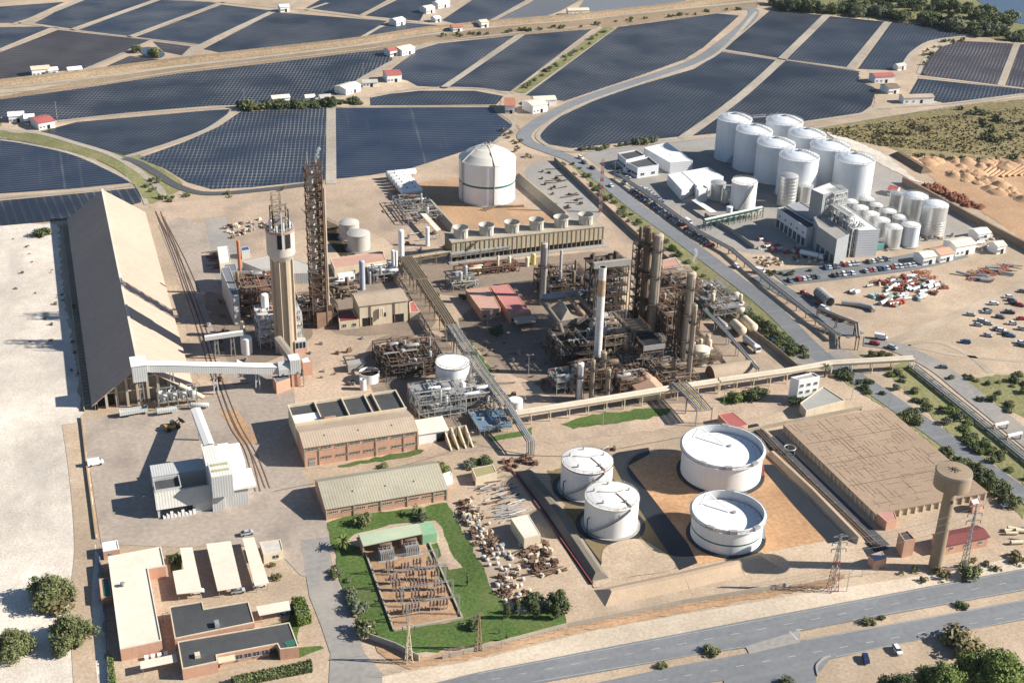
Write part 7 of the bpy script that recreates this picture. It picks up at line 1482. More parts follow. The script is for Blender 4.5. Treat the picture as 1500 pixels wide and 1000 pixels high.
# ---- poles
def pole(label, bx, by, ty, lamp=False, name='utility_pole', cat='pole', group=None):
    p = P(bx, by); h = ht(bx, by, ty); t = thing(name, label, cat, p, group); MB().tube((p.x, p.y, 0), (p.x, p.y, h), .13, 6, r1=.08).build('post', GALV, t)
    if lamp: MB().tube((p.x, p.y, h), (p.x + 1.2, p.y - .4, h + .3), .06, 5).build('arm', GALV, t); MB().obox((p.x + 1.4, p.y - .45, h + .2), (.7, .3, .15), -.3).build('lamp', WHITE, t)
    else: MB().beam((p.x - .9, p.y, h - .4), (p.x + .9, p.y, h - .4), .12).build('crossarm', STEEL, t)
for a in (('lamp post beside the entrance road hedge', 534, 937, 918), ('lamp post on the path below the brick workshop', 668, 645, 625), ('lamp post beside the storage bins', 686, 654, 634), ('lamp post at the edge of the grass strip', 883, 622, 598), ('lamp post in front of the pink roofed building', 714, 485, 462), ('lamp post at the bottom left office car park', 239, 910, 898), ('lamp post by the silo works parking', 997, 316, 300), ('lamp post in the dark shaded yard', 774, 548, 520), ('lamp post between pale pipeline and road', 1060, 590, 566)): pole(*a, lamp=True, name='lamp_post', cat='lamp')
for a in (('thin pole beside the red roofed farm sheds at the left', 84, 175, 149), ('thin pole on the track among the left fields', 358, 155, 131), ('thin pole by the farmhouses in the middle of the fields', 532, 112, 92), ('thin pole in the silo works forecourt', 980, 250, 226), ('flag pole pair beside the white office block', 900, 262, 236), ('thin pole beside the flat store road', 1301, 602, 578), ('thin pole on the tan verge of the flat store', 1247, 585, 560), ('thin pole behind the brick shed near the road', 1240, 866, 838)): pole(*a)
# ---- farm buildings among the fields
def farm(label, px, py, wpx, dep, h, roof, rz=0, rise=1.2, wallm=None, ax='x', doors=1, name='farmhouse', wn=2):
    p = P(px, py); wd = (P(px + wpx / 2, py) - P(px - wpx / 2, py)).length
    r = gable(name, label, 'farm building', p.x - wd / 2, p.x + wd / 2, p.y, p.y + dep, h, h + rise, wallm or WHITE, roof, ax, .5)
    if doors: door(r, 'S', p.x + wd * .1, p.y, 1.6, min(2.4, h - .5), DARK)
    for k in range(wn): window(r, 'S', p.x - wd * .38 + k * wd * .22, p.y, 1.2, 1.2, 1.0)
    r.rotation_euler = (0, 0, rz)
TILE = mat('terracotta_tiles', (.42, .17, .11), (.34, .14, .09), .5, .9, big=.12, fine=.12)
for a in (('white farmhouse with stone roof by the embankment at the left', 60, 112, 26, 9, 4.5, CREAMW, .1), ('white annex of the farmhouse by the embankment at the left', 78, 111, 14, 7, 3.4, WROOF, .1), ('long low white shed right of the left farmhouse', 110, 109, 20, 6, 3, WROOF, .15), ('white shed at the very left edge with dark openings', 25, 180, 22, 9, 4, WROOF, .0), ('white shed in the middle of the left edge trio', 44, 183, 14, 9, 3.8, WROOF, .0), ('white barn with pinkish red roof at the left edge', 63, 190, 25, 14, 4, REDR, .35),
 ('long white barn with tan roof in the middle of the fields', 512, 138, 32, 10, 4, CREAM, .6), ('white house with red roof and arch in the middle of the fields', 578, 121, 22, 12, 5, REDR, .0), ('row of low grey sheds beside the red roofed field house', 543, 128, 22, 6, 3, GRT, -.1), ('white house with red roof against the embankment', 575, 83, 14, 8, 4, REDR, .3), ('long white barn against the embankment', 594, 81, 26, 10, 4, CREAM, .5), ('white shed beside a dark tree under the top fields', 584, 38, 18, 8, 4, WROOF, .5),
 ('pale farmhouse near the top of the fields', 628, 20, 16, 9, 4, CREAM, .4), ('long pale barn at the top among fields', 648, 12, 22, 8, 4, WROOF, .4), ('small white shed below the top farmhouse', 640, 33, 10, 6, 3, WROOF, .4), ('yellowish block on the embankment', 709, 41, 12, 8, 4, CREAMW, .2), ('orange block on the embankment', 670, 47, 15, 6, 3.4, ORANGEP, .1), ('long cream store on the track at the top', 848, 23, 31, 6, 4, CREAMW, -.1), ('small white house at the crossing of the top left tracks', 417, 18, 14, 7, 4, WROOF, .1),
 ('white barn with terracotta roof near the bend in the road', 753, 167, 14, 17, 5, TILE, -.3), ('white house in front of the bend with flat cream roof', 788, 166, 26, 12, 5, CREAM, .25), ('low white wing behind the house at the bend', 800, 156, 32, 9, 4, CREAM, -.1), ('white farmhouse with pinkish roof at the right fields', 1296, 122, 30, 9, 4.5, REDR, -.1), ('brown roofed farm wing below the pinkish roofed farmhouse', 1309, 138, 18, 10, 4, BRNV, .0), ('long white stable with tan roof at the right fields', 1346, 152, 46, 7, 4, TANROOF, -.15), ('tiny white hut under the curve of the right track', 1320, 103, 16, 5, 3, GRT, .2),
 ('white hut at the end of the hedge among the fields', 478, 152, 16, 8, 3.5, GRT, .0), ('cream hut half buried in the field hedge', 412, 151, 26, 6, 3, CREAM, .05), ('small cream hut in the field hedge beside others', 455, 150, 14, 5, 3, CREAM, .05), ('pinkish cabin behind the row of stainless tanks', 1314, 287, 12, 7, 3, REDR, -.9), ('cream gatehouse at the entry of the silo works', 1360, 388, 22, 7, 4, CREAM, .05), ('pinkish brown canteen with dark windows by the gatehouse', 1385, 384, 24, 8, 4, BRICK, .1), ('pale brown site office by the retaining wall', 1412, 374, 36, 9, 5, CREAM, .1),
 ('white site cabin at the far right of the silo works', 1440, 352, 22, 7, 3.5, WROOF, .1), ('cream site cabin behind the retaining wall', 1465, 372, 16, 6, 4, CREAM, .1)): farm(*a)
# ================================================================== VEHICLES
CARM = {}
for n_, c in (('white', (.75, .75, .74)), ('silver', (.42, .43, .44)), ('grey', (.16, .165, .17)), ('black', (.02, .02, .022)), ('red', (.33, .03, .025)), ('blue', (.04, .10, .28)), ('dark_blue', (.015, .03, .11))):
    CARM[n_] = mat('car_' + n_, c, tuple(k * .92 for k in c), 3, .28, big=0, spec=.5)
def profile(mb, pts, w0, w1=None, mi=0):
    """side outline (x, z[, halfwidth]) swept across the car"""
    n = len(pts); L_ = [(x, -h, z) for x, z, h in pts]; R_ = [(x, h, z) for x, z, h in pts]
    mb.add(L_ + R_, [list(range(n))[::-1], list(range(n, 2 * n))] + [[i, (i + 1) % n, n + (i + 1) % n, n + i] for i in range(n)], mi)
def car_proto(col, hatch):
    r = bpy.data.objects.new('car', None); COL.objects.link(r); mb = MB()
    profile(mb, [(-2.05, .35, .78), (2.0, .3, .78), (2.12, .55, .82), (2.0, .82, .82), (1.0, .98, .84), (-1.9, 1.0, .84), (-2.1, .75, .84)], 1)
    top = -1.75 if hatch else -1.1; profile(mb, [(.55, 1.42, .6), (top + .25, 1.45, .6), (top + .2, 1.39, .62), (.6, 1.36, .62)], 1)
    mb.build('body', CARM[col], r, local=True)
    g_ = MB(); profile(g_, [(1.15, .97, .78), (.6, 1.38, .61), (top + .2, 1.4, .61), (top - (.15 if hatch else .75), .99, .78)], 1); g_.build('window', GLASS, r, local=True)
    for x in (-1.3, 1.3):
        for y in (-.8, .8): MB().tube((x, y - .1, .32), (x, y + .1, .32), .32, 12).build('wheel', TYRE, r, local=True)
    for y in (-.7, .4): MB().box(2.02, 2.1, y, y + .3, .62, .76).build('headlight', CHROME, r, local=True)
    return r
PROTO = {}; USED = set()
def car(col, loc, rz, label, group=None, name='parked_car', cat='car'):
    hatch = rnd() < .6; k = (col, hatch)
    if k not in PROTO: o = PROTO[k] = car_proto(col, hatch)
    else: o = copy_tree(PROTO[k])
    o.name = name; o.location = (loc[0], loc[1], loc[2] if len(loc) > 2 else .22); o.rotation_euler = (0, 0, rz); s_ = ru(.94, 1.06); o.scale = (s_, s_, s_)
    for kk in ('group',):
        if kk in o: del o[kk]
    tag(o, label, cat, group); return o
def hd(a, b): a, b = P(*a), P(*b); return math.atan2(b.y - a.y, b.x - a.x)
random.seed(77); PAL = ['white', 'silver', 'grey', 'silver', 'white', 'black', 'white', 'silver', 'red', 'blue', 'grey']
def row(a, b, n, rot, gtxt, where, skip=(), jit=.25, cols=None, seed=1, alt=False):
    random.seed(seed); A, B_ = P(*a), P(*b); base = math.atan2(B_.y - A.y, B_.x - A.x); cs = {}
    todo = []
    for k in range(n):
        if k in skip: continue
        col = cols[k % len(cols)] if cols else random.choice(PAL); todo.append((k, col)); cs[col] = cs.get(col, 0) + 1
    for k, col in todo:
        p = A.lerp(B_, k / max(1, n - 1)); cn = col.replace('_', ' ')
        if cs[col] == 1: lb = 'only %s car %s' % (cn, where)
        else: lb = '%s car %s, %s' % (cn, where, ('first' if k == todo[0][0] else 'last' if k == todo[-1][0] else 'between %s and %s' % tuple(next((c for q, c in todo if q == k + d), 'a gap').replace('_', ' ') for d in (-1, 1))))
        car(col, (p.x + ru(-jit, jit), p.y + ru(-jit, jit), .22), base + rot + ru(-.06, .06) + (math.pi if rnd() < .4 else 0), lb, gtxt)
row((926, 281), (1040, 361), 30, R(70), 'cars in the long slanted row', 'in the long slanted row', (7, 20), cols=None, seed=3)
row((940, 277), (968, 296), 7, R(70), 'cars in the short upper row', 'in the short upper row of the silo works', seed=4)
row((899, 244), (918, 262), 5, R(60), 'cars outside the white office', 'outside the white office block', seed=8)
row((1209, 394), (1301, 381), 17, R(80), 'cars in the upper row of the asphalt lane', 'in the upper row of the asphalt lane', (4, 9, 10), seed=5)
row((1157, 413), (1196, 407), 7, R(80), 'cars at the left end of the lower row', 'at the left end of the lower row', (1,), cols=['grey', 'red', 'red', 'white', 'silver', 'black', 'grey'], seed=6)
row((1222, 405), (1338, 389), 19, R(80), 'cars in the lower row of the asphalt lane', 'in the lower row of the asphalt lane', (5, 6), seed=7)
row((1178, 431), (1229, 470), 8, R(20), 'cars along the lane to the sandy lot', 'along the lane beside the big grey pipe', (2,), cols=['red', 'grey', 'red', 'red', 'white', 'silver', 'black', 'black'], seed=9)
G_ = 'cars scattered on the sandy lot'; 
SANDY = [('silver', 1422, 462, 'alone at the left of the upper cluster'), ('blue', 1414, 502, 'alone in the middle of the sand'), ('grey', 1380, 539, 'driving in on the gravel track'), ('white', 1438, 471, 'just left of the centre pair'), ('silver', 1432, 477, 'in the lower left of the centre pair'), ('silver', 1447, 475, 'right of the centre pair'), ('white', 1456, 446, 'second row from the top'), ('black', 1446, 456, 'below the top white one'), ('silver', 1445, 458.5, 'tucked behind the black one'), ('grey', 1465, 465.5, 'alone in the middle right'),
 ('grey', 1461, 483, 'in the lower middle'), ('white', 1466, 485, 'touching the lower middle grey one'), ('silver', 1476, 457, 'upper right of middle'), ('black', 1479, 459, 'beside the upper right silver one'), ('white', 1476, 436, 'at the top of the cluster'), ('grey', 1482, 441, 'below the top white one'), ('black', 1484, 445, 'second below the top white one'), ('red', 1494, 448, 'at the top right edge'), ('white', 1482, 475, 'in the middle right column'), ('silver', 1447, 492.5, 'lowest left of the cluster'), ('grey', 1474, 490, 'low right of the cluster'), ('blue', 1480, 493, 'low right beside the grey one'), ('red', 1495, 468, 'at the right edge middle'), ('grey', 1497, 428, 'at the very top right'), ('silver', 1498, 483, 'at the right edge low'), ('white', 1494, 503, 'at the right edge, lowest'), ('grey', 1498, 507, 'at the right edge below the white one')]
for i, (c, x, y, wh_) in enumerate(SANDY): random.seed(i + 40); car(c, P(x, y, .1), hd((1420, 465), (1450, 468)) + ru(-.3, .3) + (math.pi if rnd() < .3 else 0), '%s car on the sandy lot, %s' % (c, wh_), G_)
for c, x, y, d, lb in (('white', 1079, 391, ((1079, 391), (1100, 406)), 'white car driving on the service road'), ('white', 915, 269, ((905, 262), (925, 276)), 'white car on the service road near the hedge top'), ('dark_blue', 1168, 509, ((1160, 506), (1175, 511)), 'dark blue car beside the last hedge bushes'), ('blue', 1133, 501, ((1128, 497), (1140, 506)), 'bright blue car by the tanker loading bay'), ('silver', 1307, 510, ((1300, 507), (1315, 512)), 'blue grey car at the entry of the sandy lot'), ('red', 1281, 504, ((1276, 503), (1288, 505)), 'red car half hidden by a bush at the lot entry'),
    ('dark_blue', 1268, 966, ((1270, 962), (1274, 975)), 'dark blue car on the sand below the main road'), ('white', 1314, 953, ((1311, 948), (1319, 960)), 'white car on the sand below the main road'), ('silver', 349, 867, ((344, 868), (358, 866)), 'silver car at the lower end of the wide carport'), ('white', 289, 868, ((284, 869), (296, 867)), 'white car peeping out under the stepped carport'), ('white', 380, 858, ((376, 859), (386, 857)), 'white car under the narrow carport'), ('silver', 362, 782, ((356, 783), (370, 780)), 'silver car above the narrow carport'), ('blue', 420, 897, ((414, 898), (424, 896)), 'blue car under the small cream carport'),
    ('white', 851, 232, ((845, 229), (858, 236)), 'white car parked by the hedge at the road bend'), ('grey', 856, 239, ((850, 236), (862, 243)), 'grey car parked by the hedge at the road bend'), ('black', 868, 247, ((860, 243), (874, 251)), 'black car parked by the hedge below the bend'), ('white', 895, 273, ((890, 270), (900, 277)), 'white car half hidden in the hedge'), ('silver', 1475, 741, ((1470, 742), (1482, 740)), 'silver car parked at the right edge below the bushes'), ('grey', 1215, 392, ((1210, 393), (1222, 391)), 'grey car beside the process hall corner')):
    random.seed(int(x)); car(c, P(x, y, .3), hd(*d), lb)
def van(label, px, py, rz, m, box=True):
    p = P(px, py, .25); t = thing('delivery_van', label, 'van', p, None, rz); mb = MB(); profile(mb, [(-2.6, .4, .95), (2.5, .4, .95), (2.65, .9, .95), (2.0, 1.25, .95), (1.4, 2.2, .85), (-2.6, 2.3, .9)], 1); mb.build('body', m, t, local=True)
    g_ = MB(); profile(g_, [(2.06, 1.3, .88), (1.47, 2.15, .8), (1.35, 2.15, .8), (1.95, 1.3, .9)], 1); g_.build('windscreen', GLASS, t, local=True)
    for x in (-1.6, 1.6):
        for y in (-.9, .9): MB().tube((x, y - .12, .38), (x, y + .12, .38), .38, 12).build('wheel', TYRE, t, local=True)
van('white delivery van on the way into the sandy lot', 1290, 496, hd((1282, 495), (1300, 498)), CARM['white'])
van('white pickup van with dark load beside the sand lot wall', 140, 680, hd((132, 681), (152, 677)), CARM['white'])
van('small white van behind the silo works gate', 1112, 399, hd((1105, 398), (1120, 401)), CARM['white']); van('white van near the silo works office', 1008, 327, hd((1004, 324), (1014, 331)), CARM['white'])
van('white box van on the forecourt of silo works', 918, 254, hd((912, 250), (926, 258)), CARM['white'])
def tanker(label, px, py, rz, body, cab):
    p = P(px, py, .15); t = thing('tanker_lorry', label, 'lorry', p, None, rz); MB().vessel((-6.5, 0, 2.2), (1.8, 0, 2.2), 1.15, 18).build('tank', body, t, local=True); MB().box(-6.8, 2, -.5, .5, .7, 1.1).build('chassis', STEEL, t, local=True)
    c = MB(); profile(c, [(2.5, .6, 1.15), (4.6, .6, 1.15), (4.6, 1.6, 1.15), (4.3, 2.9, 1.1), (2.5, 3.1, 1.1)], 1); c.build('cab', cab, t, local=True); g_ = MB(); profile(g_, [(4.64, 1.7, 1.0), (4.4, 2.75, .98), (4.3, 2.75, .98), (4.5, 1.7, 1.0)], 1); g_.build('windscreen', GLASS, t, local=True)
    for x in (-5.5, -4.3, -3.1, 3.4):
        for y in (-1.05, 1.05): MB().tube((x, y - .15, .5), (x, y + .15, .5), .5, 12).build('wheel', TYRE, t, local=True)
tanker('silver tanker lorry with white cab facing the pale pipeline', 1102, 511, hd((1092, 502), (1110, 517)), STAIN, CARM['white']); tanker('grey tanker lorry waiting under the overhead pipe run', 1060, 484, hd((1050, 474), (1070, 494)), GALV, CARM['grey'])
tanker('white tanker lorry in the silo works yard', 1192, 379, hd((1180, 377), (1200, 381)), SILOW, CARM['white'])
p = P(253, 628); t = thing('wheel_loader', 'tan wheel loader with raised bucket in front of the warehouse', 'loader', p, None, R(20)); mb = MB(); profile(mb, [(-2.8, .8, 1.0), (.8, .8, 1.0), (.8, 1.9, 1.0), (-2.8, 2.2, 1.0)], 1); mb.build('body', mat('loader_tan', (.45, .27, .08), (.36, .22, .08), 1, .6), t, local=True)
c = MB(); profile(c, [(-.6, 1.9, .8), (.9, 1.9, .8), (.7, 3.3, .7), (-.5, 3.3, .7)], 1); c.build('cab', GLASS, t, local=True); MB().tube((.5, -.8, 1.6), (3.2, -.8, 2.6), .18, 6).tube((.5, .8, 1.6), (3.2, .8, 2.6), .18, 6).build('arm', MATS['loader_tan'], t, local=True)
c = MB(); profile(c, [(3.1, 1.9, 1.5), (4.4, 2.0, 1.5), (4.2, 2.2, 1.5), (3.4, 2.3, 1.5), (3.3, 3.1, 1.5), (3.1, 3.1, 1.5)], 1); c.build('bucket', RUST, t, local=True)
for x in (-1.9, 1.6):
    for y in (-1.2, 1.2): MB().tube((x, y - .35, .8), (x, y + .35, .8), .8, 14).build('wheel', TYRE, t, local=True)
p = P(196, 607); t = thing('lorry_trailer', 'pale grey open trailer parked at the warehouse gable', 'trailer', p, None, R(4)); MB().box(-5, 5, -1.3, 1.3, 1, 1.2).box(-5, -4.9, -1.3, 1.3, 1.2, 2.6).box(4.9, 5, -1.3, 1.3, 1.2, 2.6).box(-5, 5, -1.3, -1.2, 1.2, 2.4).box(-5, 5, 1.2, 1.3, 1.2, 2.4).build('body', CLAD, t, local=True)
for x in (-3.5, -2.3, 3.5):
    for y in (-1.15, 1.15): MB().tube((x, y - .15, .5), (x, y + .15, .5), .5, 12).build('wheel', TYRE, t, local=True)
# ================================================================== SCRAP, PIPES AND SACKS
random.seed(90)
def heap(region, n, kinds, group_sfx, seed):
    """loose pieces lying on the ground, each one a thing of its own; repeats share their mesh"""
    random.seed(seed); A = [P(*q) for q in region]; protos = {}
    for i in range(n):
        kind, label, cat, m, (l0, l1), (w0, w1), (h0, h1), shape = random.choice(kinds)
        u, v = rnd(), rnd(); p = A[0].lerp(A[1], u).lerp(A[3].lerp(A[2], u), v)
        key = (label, int(ru(0, 3)))
        if key not in protos:
            L_, W, H_ = ru(l0, l1), ru(w0, w1), ru(h0, h1); mb = MB()
            if shape == 'sack':
                pr = [(.3, 0), (.52, .12), (.55, .5), (.5, .85), (.2, 1), (.02, 1.02)]; mb.lathe(0, 0, [(a * L_, b * H_) for a, b in pr], 9); o = mb.build(kind, m, None, local=True, smooth=True)
            elif shape == 'pipe': mb.lathe(0, 0, [(W * .5, 0), (W * .5, L_), (W * .42, L_), (W * .42, 0), (W * .5, 0)], 12); mb.v = [(z - L_ / 2, x, y + W * .5) for x, y, z in mb.v]; o = mb.build(kind, m, None, local=True)
            elif shape == 'beam':
                for (a, b, c, d) in ((-W / 2, W / 2, 0, H_ * .15), (-W * .08, W * .08, H_ * .15, H_ * .85), (-W / 2, W / 2, H_ * .85, H_)): mb.box(-L_ / 2, L_ / 2, a, b, c, d)
                o = mb.build(kind, m, None, local=True)
            elif shape == 'rack':
                for k in range(4): mb.beam((-L_ / 2, -W / 2 + W * k / 3, .15), (L_ / 2, -W / 2 + W * k / 3, .15 + H_ * (k % 2)), .22)
                for k in range(3): mb.beam((-L_ / 2 + L_ * k / 2, -W / 2, .2), (-L_ / 2 + L_ * k / 2, W / 2, H_), .22)
                o = mb.build(kind, m, None, local=True)
            else:
                mb.obox((0, 0, 0), (L_, W, H_ * .5)); mb.obox((L_ * .12, 0, H_ * .5), (L_ * .6, W * .7, H_ * .5), .2); mb.tube((-L_ * .3, 0, H_ * .5), (-L_ * .3, 0, H_ * 1.1), W * .2, 8); o = mb.build(kind, m, None, local=True)
            protos[key] = o
        else: o = protos[key].copy(); COL.objects.link(o)
        o.location = (p.x, p.y, .1 + (ru(0, .5) if rnd() < .3 else 0)); o.rotation_euler = (ru(-.1, .1), ru(-.1, .1), ru(0, 6.28) if shape in ('sack', 'rack', 'machine') else ru(-.25, .25) + group_sfx[1]); tag(o, label + ' ' + group_sfx[0], cat, cat + 's ' + group_sfx[0])
SK = ('bulk_sack', 'white bulk sack lying', 'sack', mat('dusty_white_sack', (.62, .60, .57), (.42, .38, .33), 1.2, .85), (.8, 1.5), (1, 1), (.6, 1.2), 'sack'); SG = ('bulk_sack', 'grey tarpaulin bundle lying', 'sack', GALV, (1.0, 1.9), (1, 1), (.7, 1.3), 'sack')
CR = ('scrap_rack', 'rusty scrap rack lying', 'rack', RUST, (1.6, 3), (1, 2), (.5, 1.2), 'rack'); PL = ('scrap_machine', 'brown scrap machine part lying', 'scrap', RUST, (1.2, 2.6), (.8, 1.6), (.8, 1.6), 'machine'); PM = ('scrap_machine', 'pale scrap machine part lying', 'scrap', CREAMW, (1, 2.2), (.8, 1.4), (.6, 1.4), 'machine')
PPI = ('steel_pipe', 'grey steel pipe lying', 'pipe', GALV, (4, 9), (.25, .5), (1, 1), 'pipe'); PPR = ('steel_pipe', 'rusty steel pipe lying', 'pipe', RUST, (4, 9), (.25, .5), (1, 1), 'pipe'); BR = ('steel_beam', 'rusty steel beam lying', 'beam', DRUST, (4, 8), (.3, .4), (.3, .5), 'beam'); PB = ('pipe_length', 'pale pipe length lying', 'pipe', CONCG, (4, 7), (.3, .5), (1, 1), 'pipe')
heap([(672, 748), (700, 742), (782, 868), (742, 888)], 100, [SK, SK, SK, SG, CR, PL, PM], ('in the heap along the lawn edge', 0), 1)
heap([(666, 738), (690, 732), (712, 770), (690, 780)], 34, [CR, PL, PM, SG, ('steel_drum', 'red drum lying', 'drum', REDP, (.9, 1.4), (.6, .8), (1, 1), 'pipe')], ('in the corner of the scrap yard', 0), 2)
heap([(694, 704), (735, 698), (762, 742), (722, 750)], 46, [PPI, PPR, BR, PB], ('in the pipe store behind the white shed', .1), 3)
heap([(722, 744), (752, 738), (770, 764), (735, 762)], 30, [PB, PPI], ('beside the white shed', .12), 4)
heap([(756, 800), (802, 792), (824, 838), (784, 850)], 70, [BR, PPR, CR, PL, PM], ('on the brown scrap pile below the white shed', .15), 5)
heap([(735, 676), (770, 670), (790, 684), (745, 690)], 22, [PPR, PL, CR], ('by the foot of the descending pipes', .3), 6)
heap([(826, 672), (900, 652), (905, 660), (832, 678)], 16, [PPR, PPI, PL], ('on the sand behind the pair of white tanks', .2), 7)
RP = ('scrap_machine', 'red machine section lying', 'scrap', REDP, (2.5, 5), (1.2, 2.4), (1, 2), 'machine'); OP = ('steel_truss', 'orange primed truss lying', 'truss', ORANGEP, (4, 8), (2, 3), (.8, 1.4), 'rack'); WP = ('tank_section', 'white vessel section lying', 'vessel', SILOW, (2.5, 5), (1.4, 2.4), (1, 1), 'pipe'); GPX = ('duct_section', 'grey duct section lying', 'duct', GALV, (3, 7), (1.0, 2.0), (1, 1), 'pipe'); TP = ('duct_section', 'pale green duct section lying', 'duct', mat('pale_green_paint', (.36, .46, .40), None, .5, .6), (3, 5), (1, 1.6), (1.2, 1.6), 'machine')
heap([(1244, 428), (1330, 402), (1396, 424), (1306, 452)], 84, [RP, WP, WP, GPX, TP, GPX, PM, CR], ('in the machinery dump on sand', .3), 8)
heap([(1282, 414), (1350, 400), (1384, 410), (1320, 424)], 30, [OP, RP, OP, GPX, CR], ('on the upper edge of the machinery dump', -.5), 9)
heap([(1404, 402), (1480, 388), (1500, 396), (1440, 416)], 40, [BR, PPR, PPI, GPX, OP], ('in the long steel stack by the track', -.55), 10)
heap([(320, 334), (380, 322), (396, 334), (340, 350)], 50, [SK, SG, PM, PL], ('in the dump behind the prilling tower', 0), 11)
heap([(306, 370), (324, 368), (330, 392), (312, 396)], 20, [BR, PPR], ('in stacks beside the rails', .05), 12)
heap([(1400, 370), (1440, 338), (1468, 350), (1430, 376)], 22, [PM, SK, GPX], ('behind the retaining wall', 0), 13)
heap([(1105, 372), (1225, 380), (1235, 386), (1110, 392)], 34, [PM, PL, SK, CR], ('in the front yard of the silo works', 0), 14)
heap([(1110, 350), (1170, 362), (1180, 374), (1110, 370)], 16, [PM, RP, GPX], ('in the shaded yard of the silo works', 0), 15)
DR = ('steel_drum', 'brown steel drum lying', 'drum', BRNV, (.9, 1.3), (.6, .8), (1, 1), 'pipe'); SKD = ('pump_skid', 'grey pump skid standing', 'pump', STEEL, (1.2, 2.4), (.8, 1.4), (.8, 1.5), 'machine')
heap([(700, 500), (790, 480), (815, 580), (735, 590)], 26, [DR, SKD, PL, PPR], ('in the shaded yard before the furnace', 0), 21)
heap([(300, 440), (345, 430), (370, 560), (320, 570)], 22, [DR, PL, PPR, CR, SKD], ('along the rails by the acid unit', 0), 22)
heap([(450, 500), (540, 490), (560, 560), (455, 570)], 16, [PL, SKD, DR], ('on the bare yard before the compressor house', 0), 23)
heap([(590, 345), (640, 340), (660, 380), (600, 385)], 18, [PPI, PL, SKD], ('by the left end of the cooling towers', 0), 24)
heap([(780, 250), (812, 246), (860, 300), (825, 310)], 26, [('burnt_scrap', 'charred scrap piece lying', 'scrap', DRUST, (1, 2.4), (.8, 1.6), (.4, 1.2), 'machine'), BR], ('on the sooty ground right of the domed tank', 0), 25)
heap([(1250, 362), (1330, 350), (1400, 345), (1300, 372)], 20, [PM, SKD, PL], ('in front of the fermenters', 0), 26)
heap([(1478, 778), (1500, 770), (1540, 790), (1490, 800)], 12, [PB, ('concrete_pipe', 'pale wide pipe lying', 'pipe', CREAMW, (4, 6), (1, 1.4), (1, 1), 'pipe')], ('at the right edge by the brick shed', -.4), 16)
for (px, py, lb, L_, r, rz, m) in ((1206, 442, 'huge dark ribbed steel pipe section on the sand', 11, 2.3, hd((1200, 434), (1216, 448)), STEEL),):
    p = P(px, py); t = thing('pipe_section', lb, 'pipe', p, None, rz); mb = MB(); mb.lathe(0, 0, [(r, 0), (r, L_), (r * .9, L_), (r * .9, 0), (r, 0)], 20)
    for k in range(5): mb.lathe(0, 0, [(r, L_ * (k + .5) / 5 - .2), (r + .35, L_ * (k + .5) / 5), (r, L_ * (k + .5) / 5 + .2)], 20)
    mb.v = [(z - L_ / 2, x, y + r) for x, y, z in mb.v]; mb.build('shell', m, t, local=True); MB().box(-3, -2.4, -1.6, 1.6, -.05, .6).box(2.4, 3, -1.6, 1.6, -.05, .6).build('cradle', SMOKEW, t, local=True)
p = P(1250, 452); t = thing('duct_bend', 'grey open duct bend lying on the sand', 'duct', p); mb = MB(); mb.path([(p.x - 3, p.y + 5, 1), (p.x + 3, p.y + 1, 1.2), (p.x + 6.5, p.y - 3, 1.2), (p.x + 6, p.y - 6, .9)], 1.0, 10); mb.build('duct', GALV, t); MB().obox((p.x, p.y + 3, 0), (.5, 2, .4)).obox((p.x + 6.5, p.y - 3, 0), (.5, 2, .4)).build('cradle', SMOKEW, t)
p = P(1314, 445); t = thing('steel_pontoon', 'orange red ribbed steel pontoon lying on the sand', 'pontoon', p, None, .2); mb = MB()
for k in range(4): mb.vessel((-4 + k * 2.2, -1.6, .9), (-4 + k * 2.2, 1.6, .9), .85, 10)
mb.build('float', mat('orange_red', (.42, .10, .045), (.34, .08, .04), .6, .7), t, local=True); MB().box(-5, 4, -.5, .5, 1.7, 1.95).build('deck', MATS['orange_red'], t, local=True)
o = MB(); A_ = P(1395, 288); random.seed(5)
for k in range(70): f = rnd(); c = P(1362, 273).lerp(P(1432, 304), f); o.lathe(c.x + ru(-4, 4), c.y + ru(-5, 5), [(ru(1.5, 3.4), 0), (ru(.8, 1.8), ru(.7, 1.5)), (.02, ru(1.6, 2.6))], 6)
struct(o.build('rubble_bank', mat('red_rubble', (.22, .085, .045), (.13, .05, .03), .5, .95, big=.2)))
o = MB(); random.seed(6)
for k in range(60):
    f = rnd(); c = P(1345, 236).lerp(P(1520, 246), f) if k % 2 else P(1400, 250).lerp(P(1520, 300), f); r = ru(3, 7); o.lathe(c.x + ru(-8, 8), c.y + ru(-8, 8), [(r, 0), (r * .7, r * ru(.12, .22)), (r * .3, r * ru(.25, .4)), (.02, r * .42)], 9)
for k in range(14): a = P(1430 + k * 9, 262 - k * .6, .1); b = P(1462 + k * 9, 238 + k * .3, .1); o.tube(a, b, ru(.7, 1.2), 6)
struct(o.build('spoil_heap', EARTH))
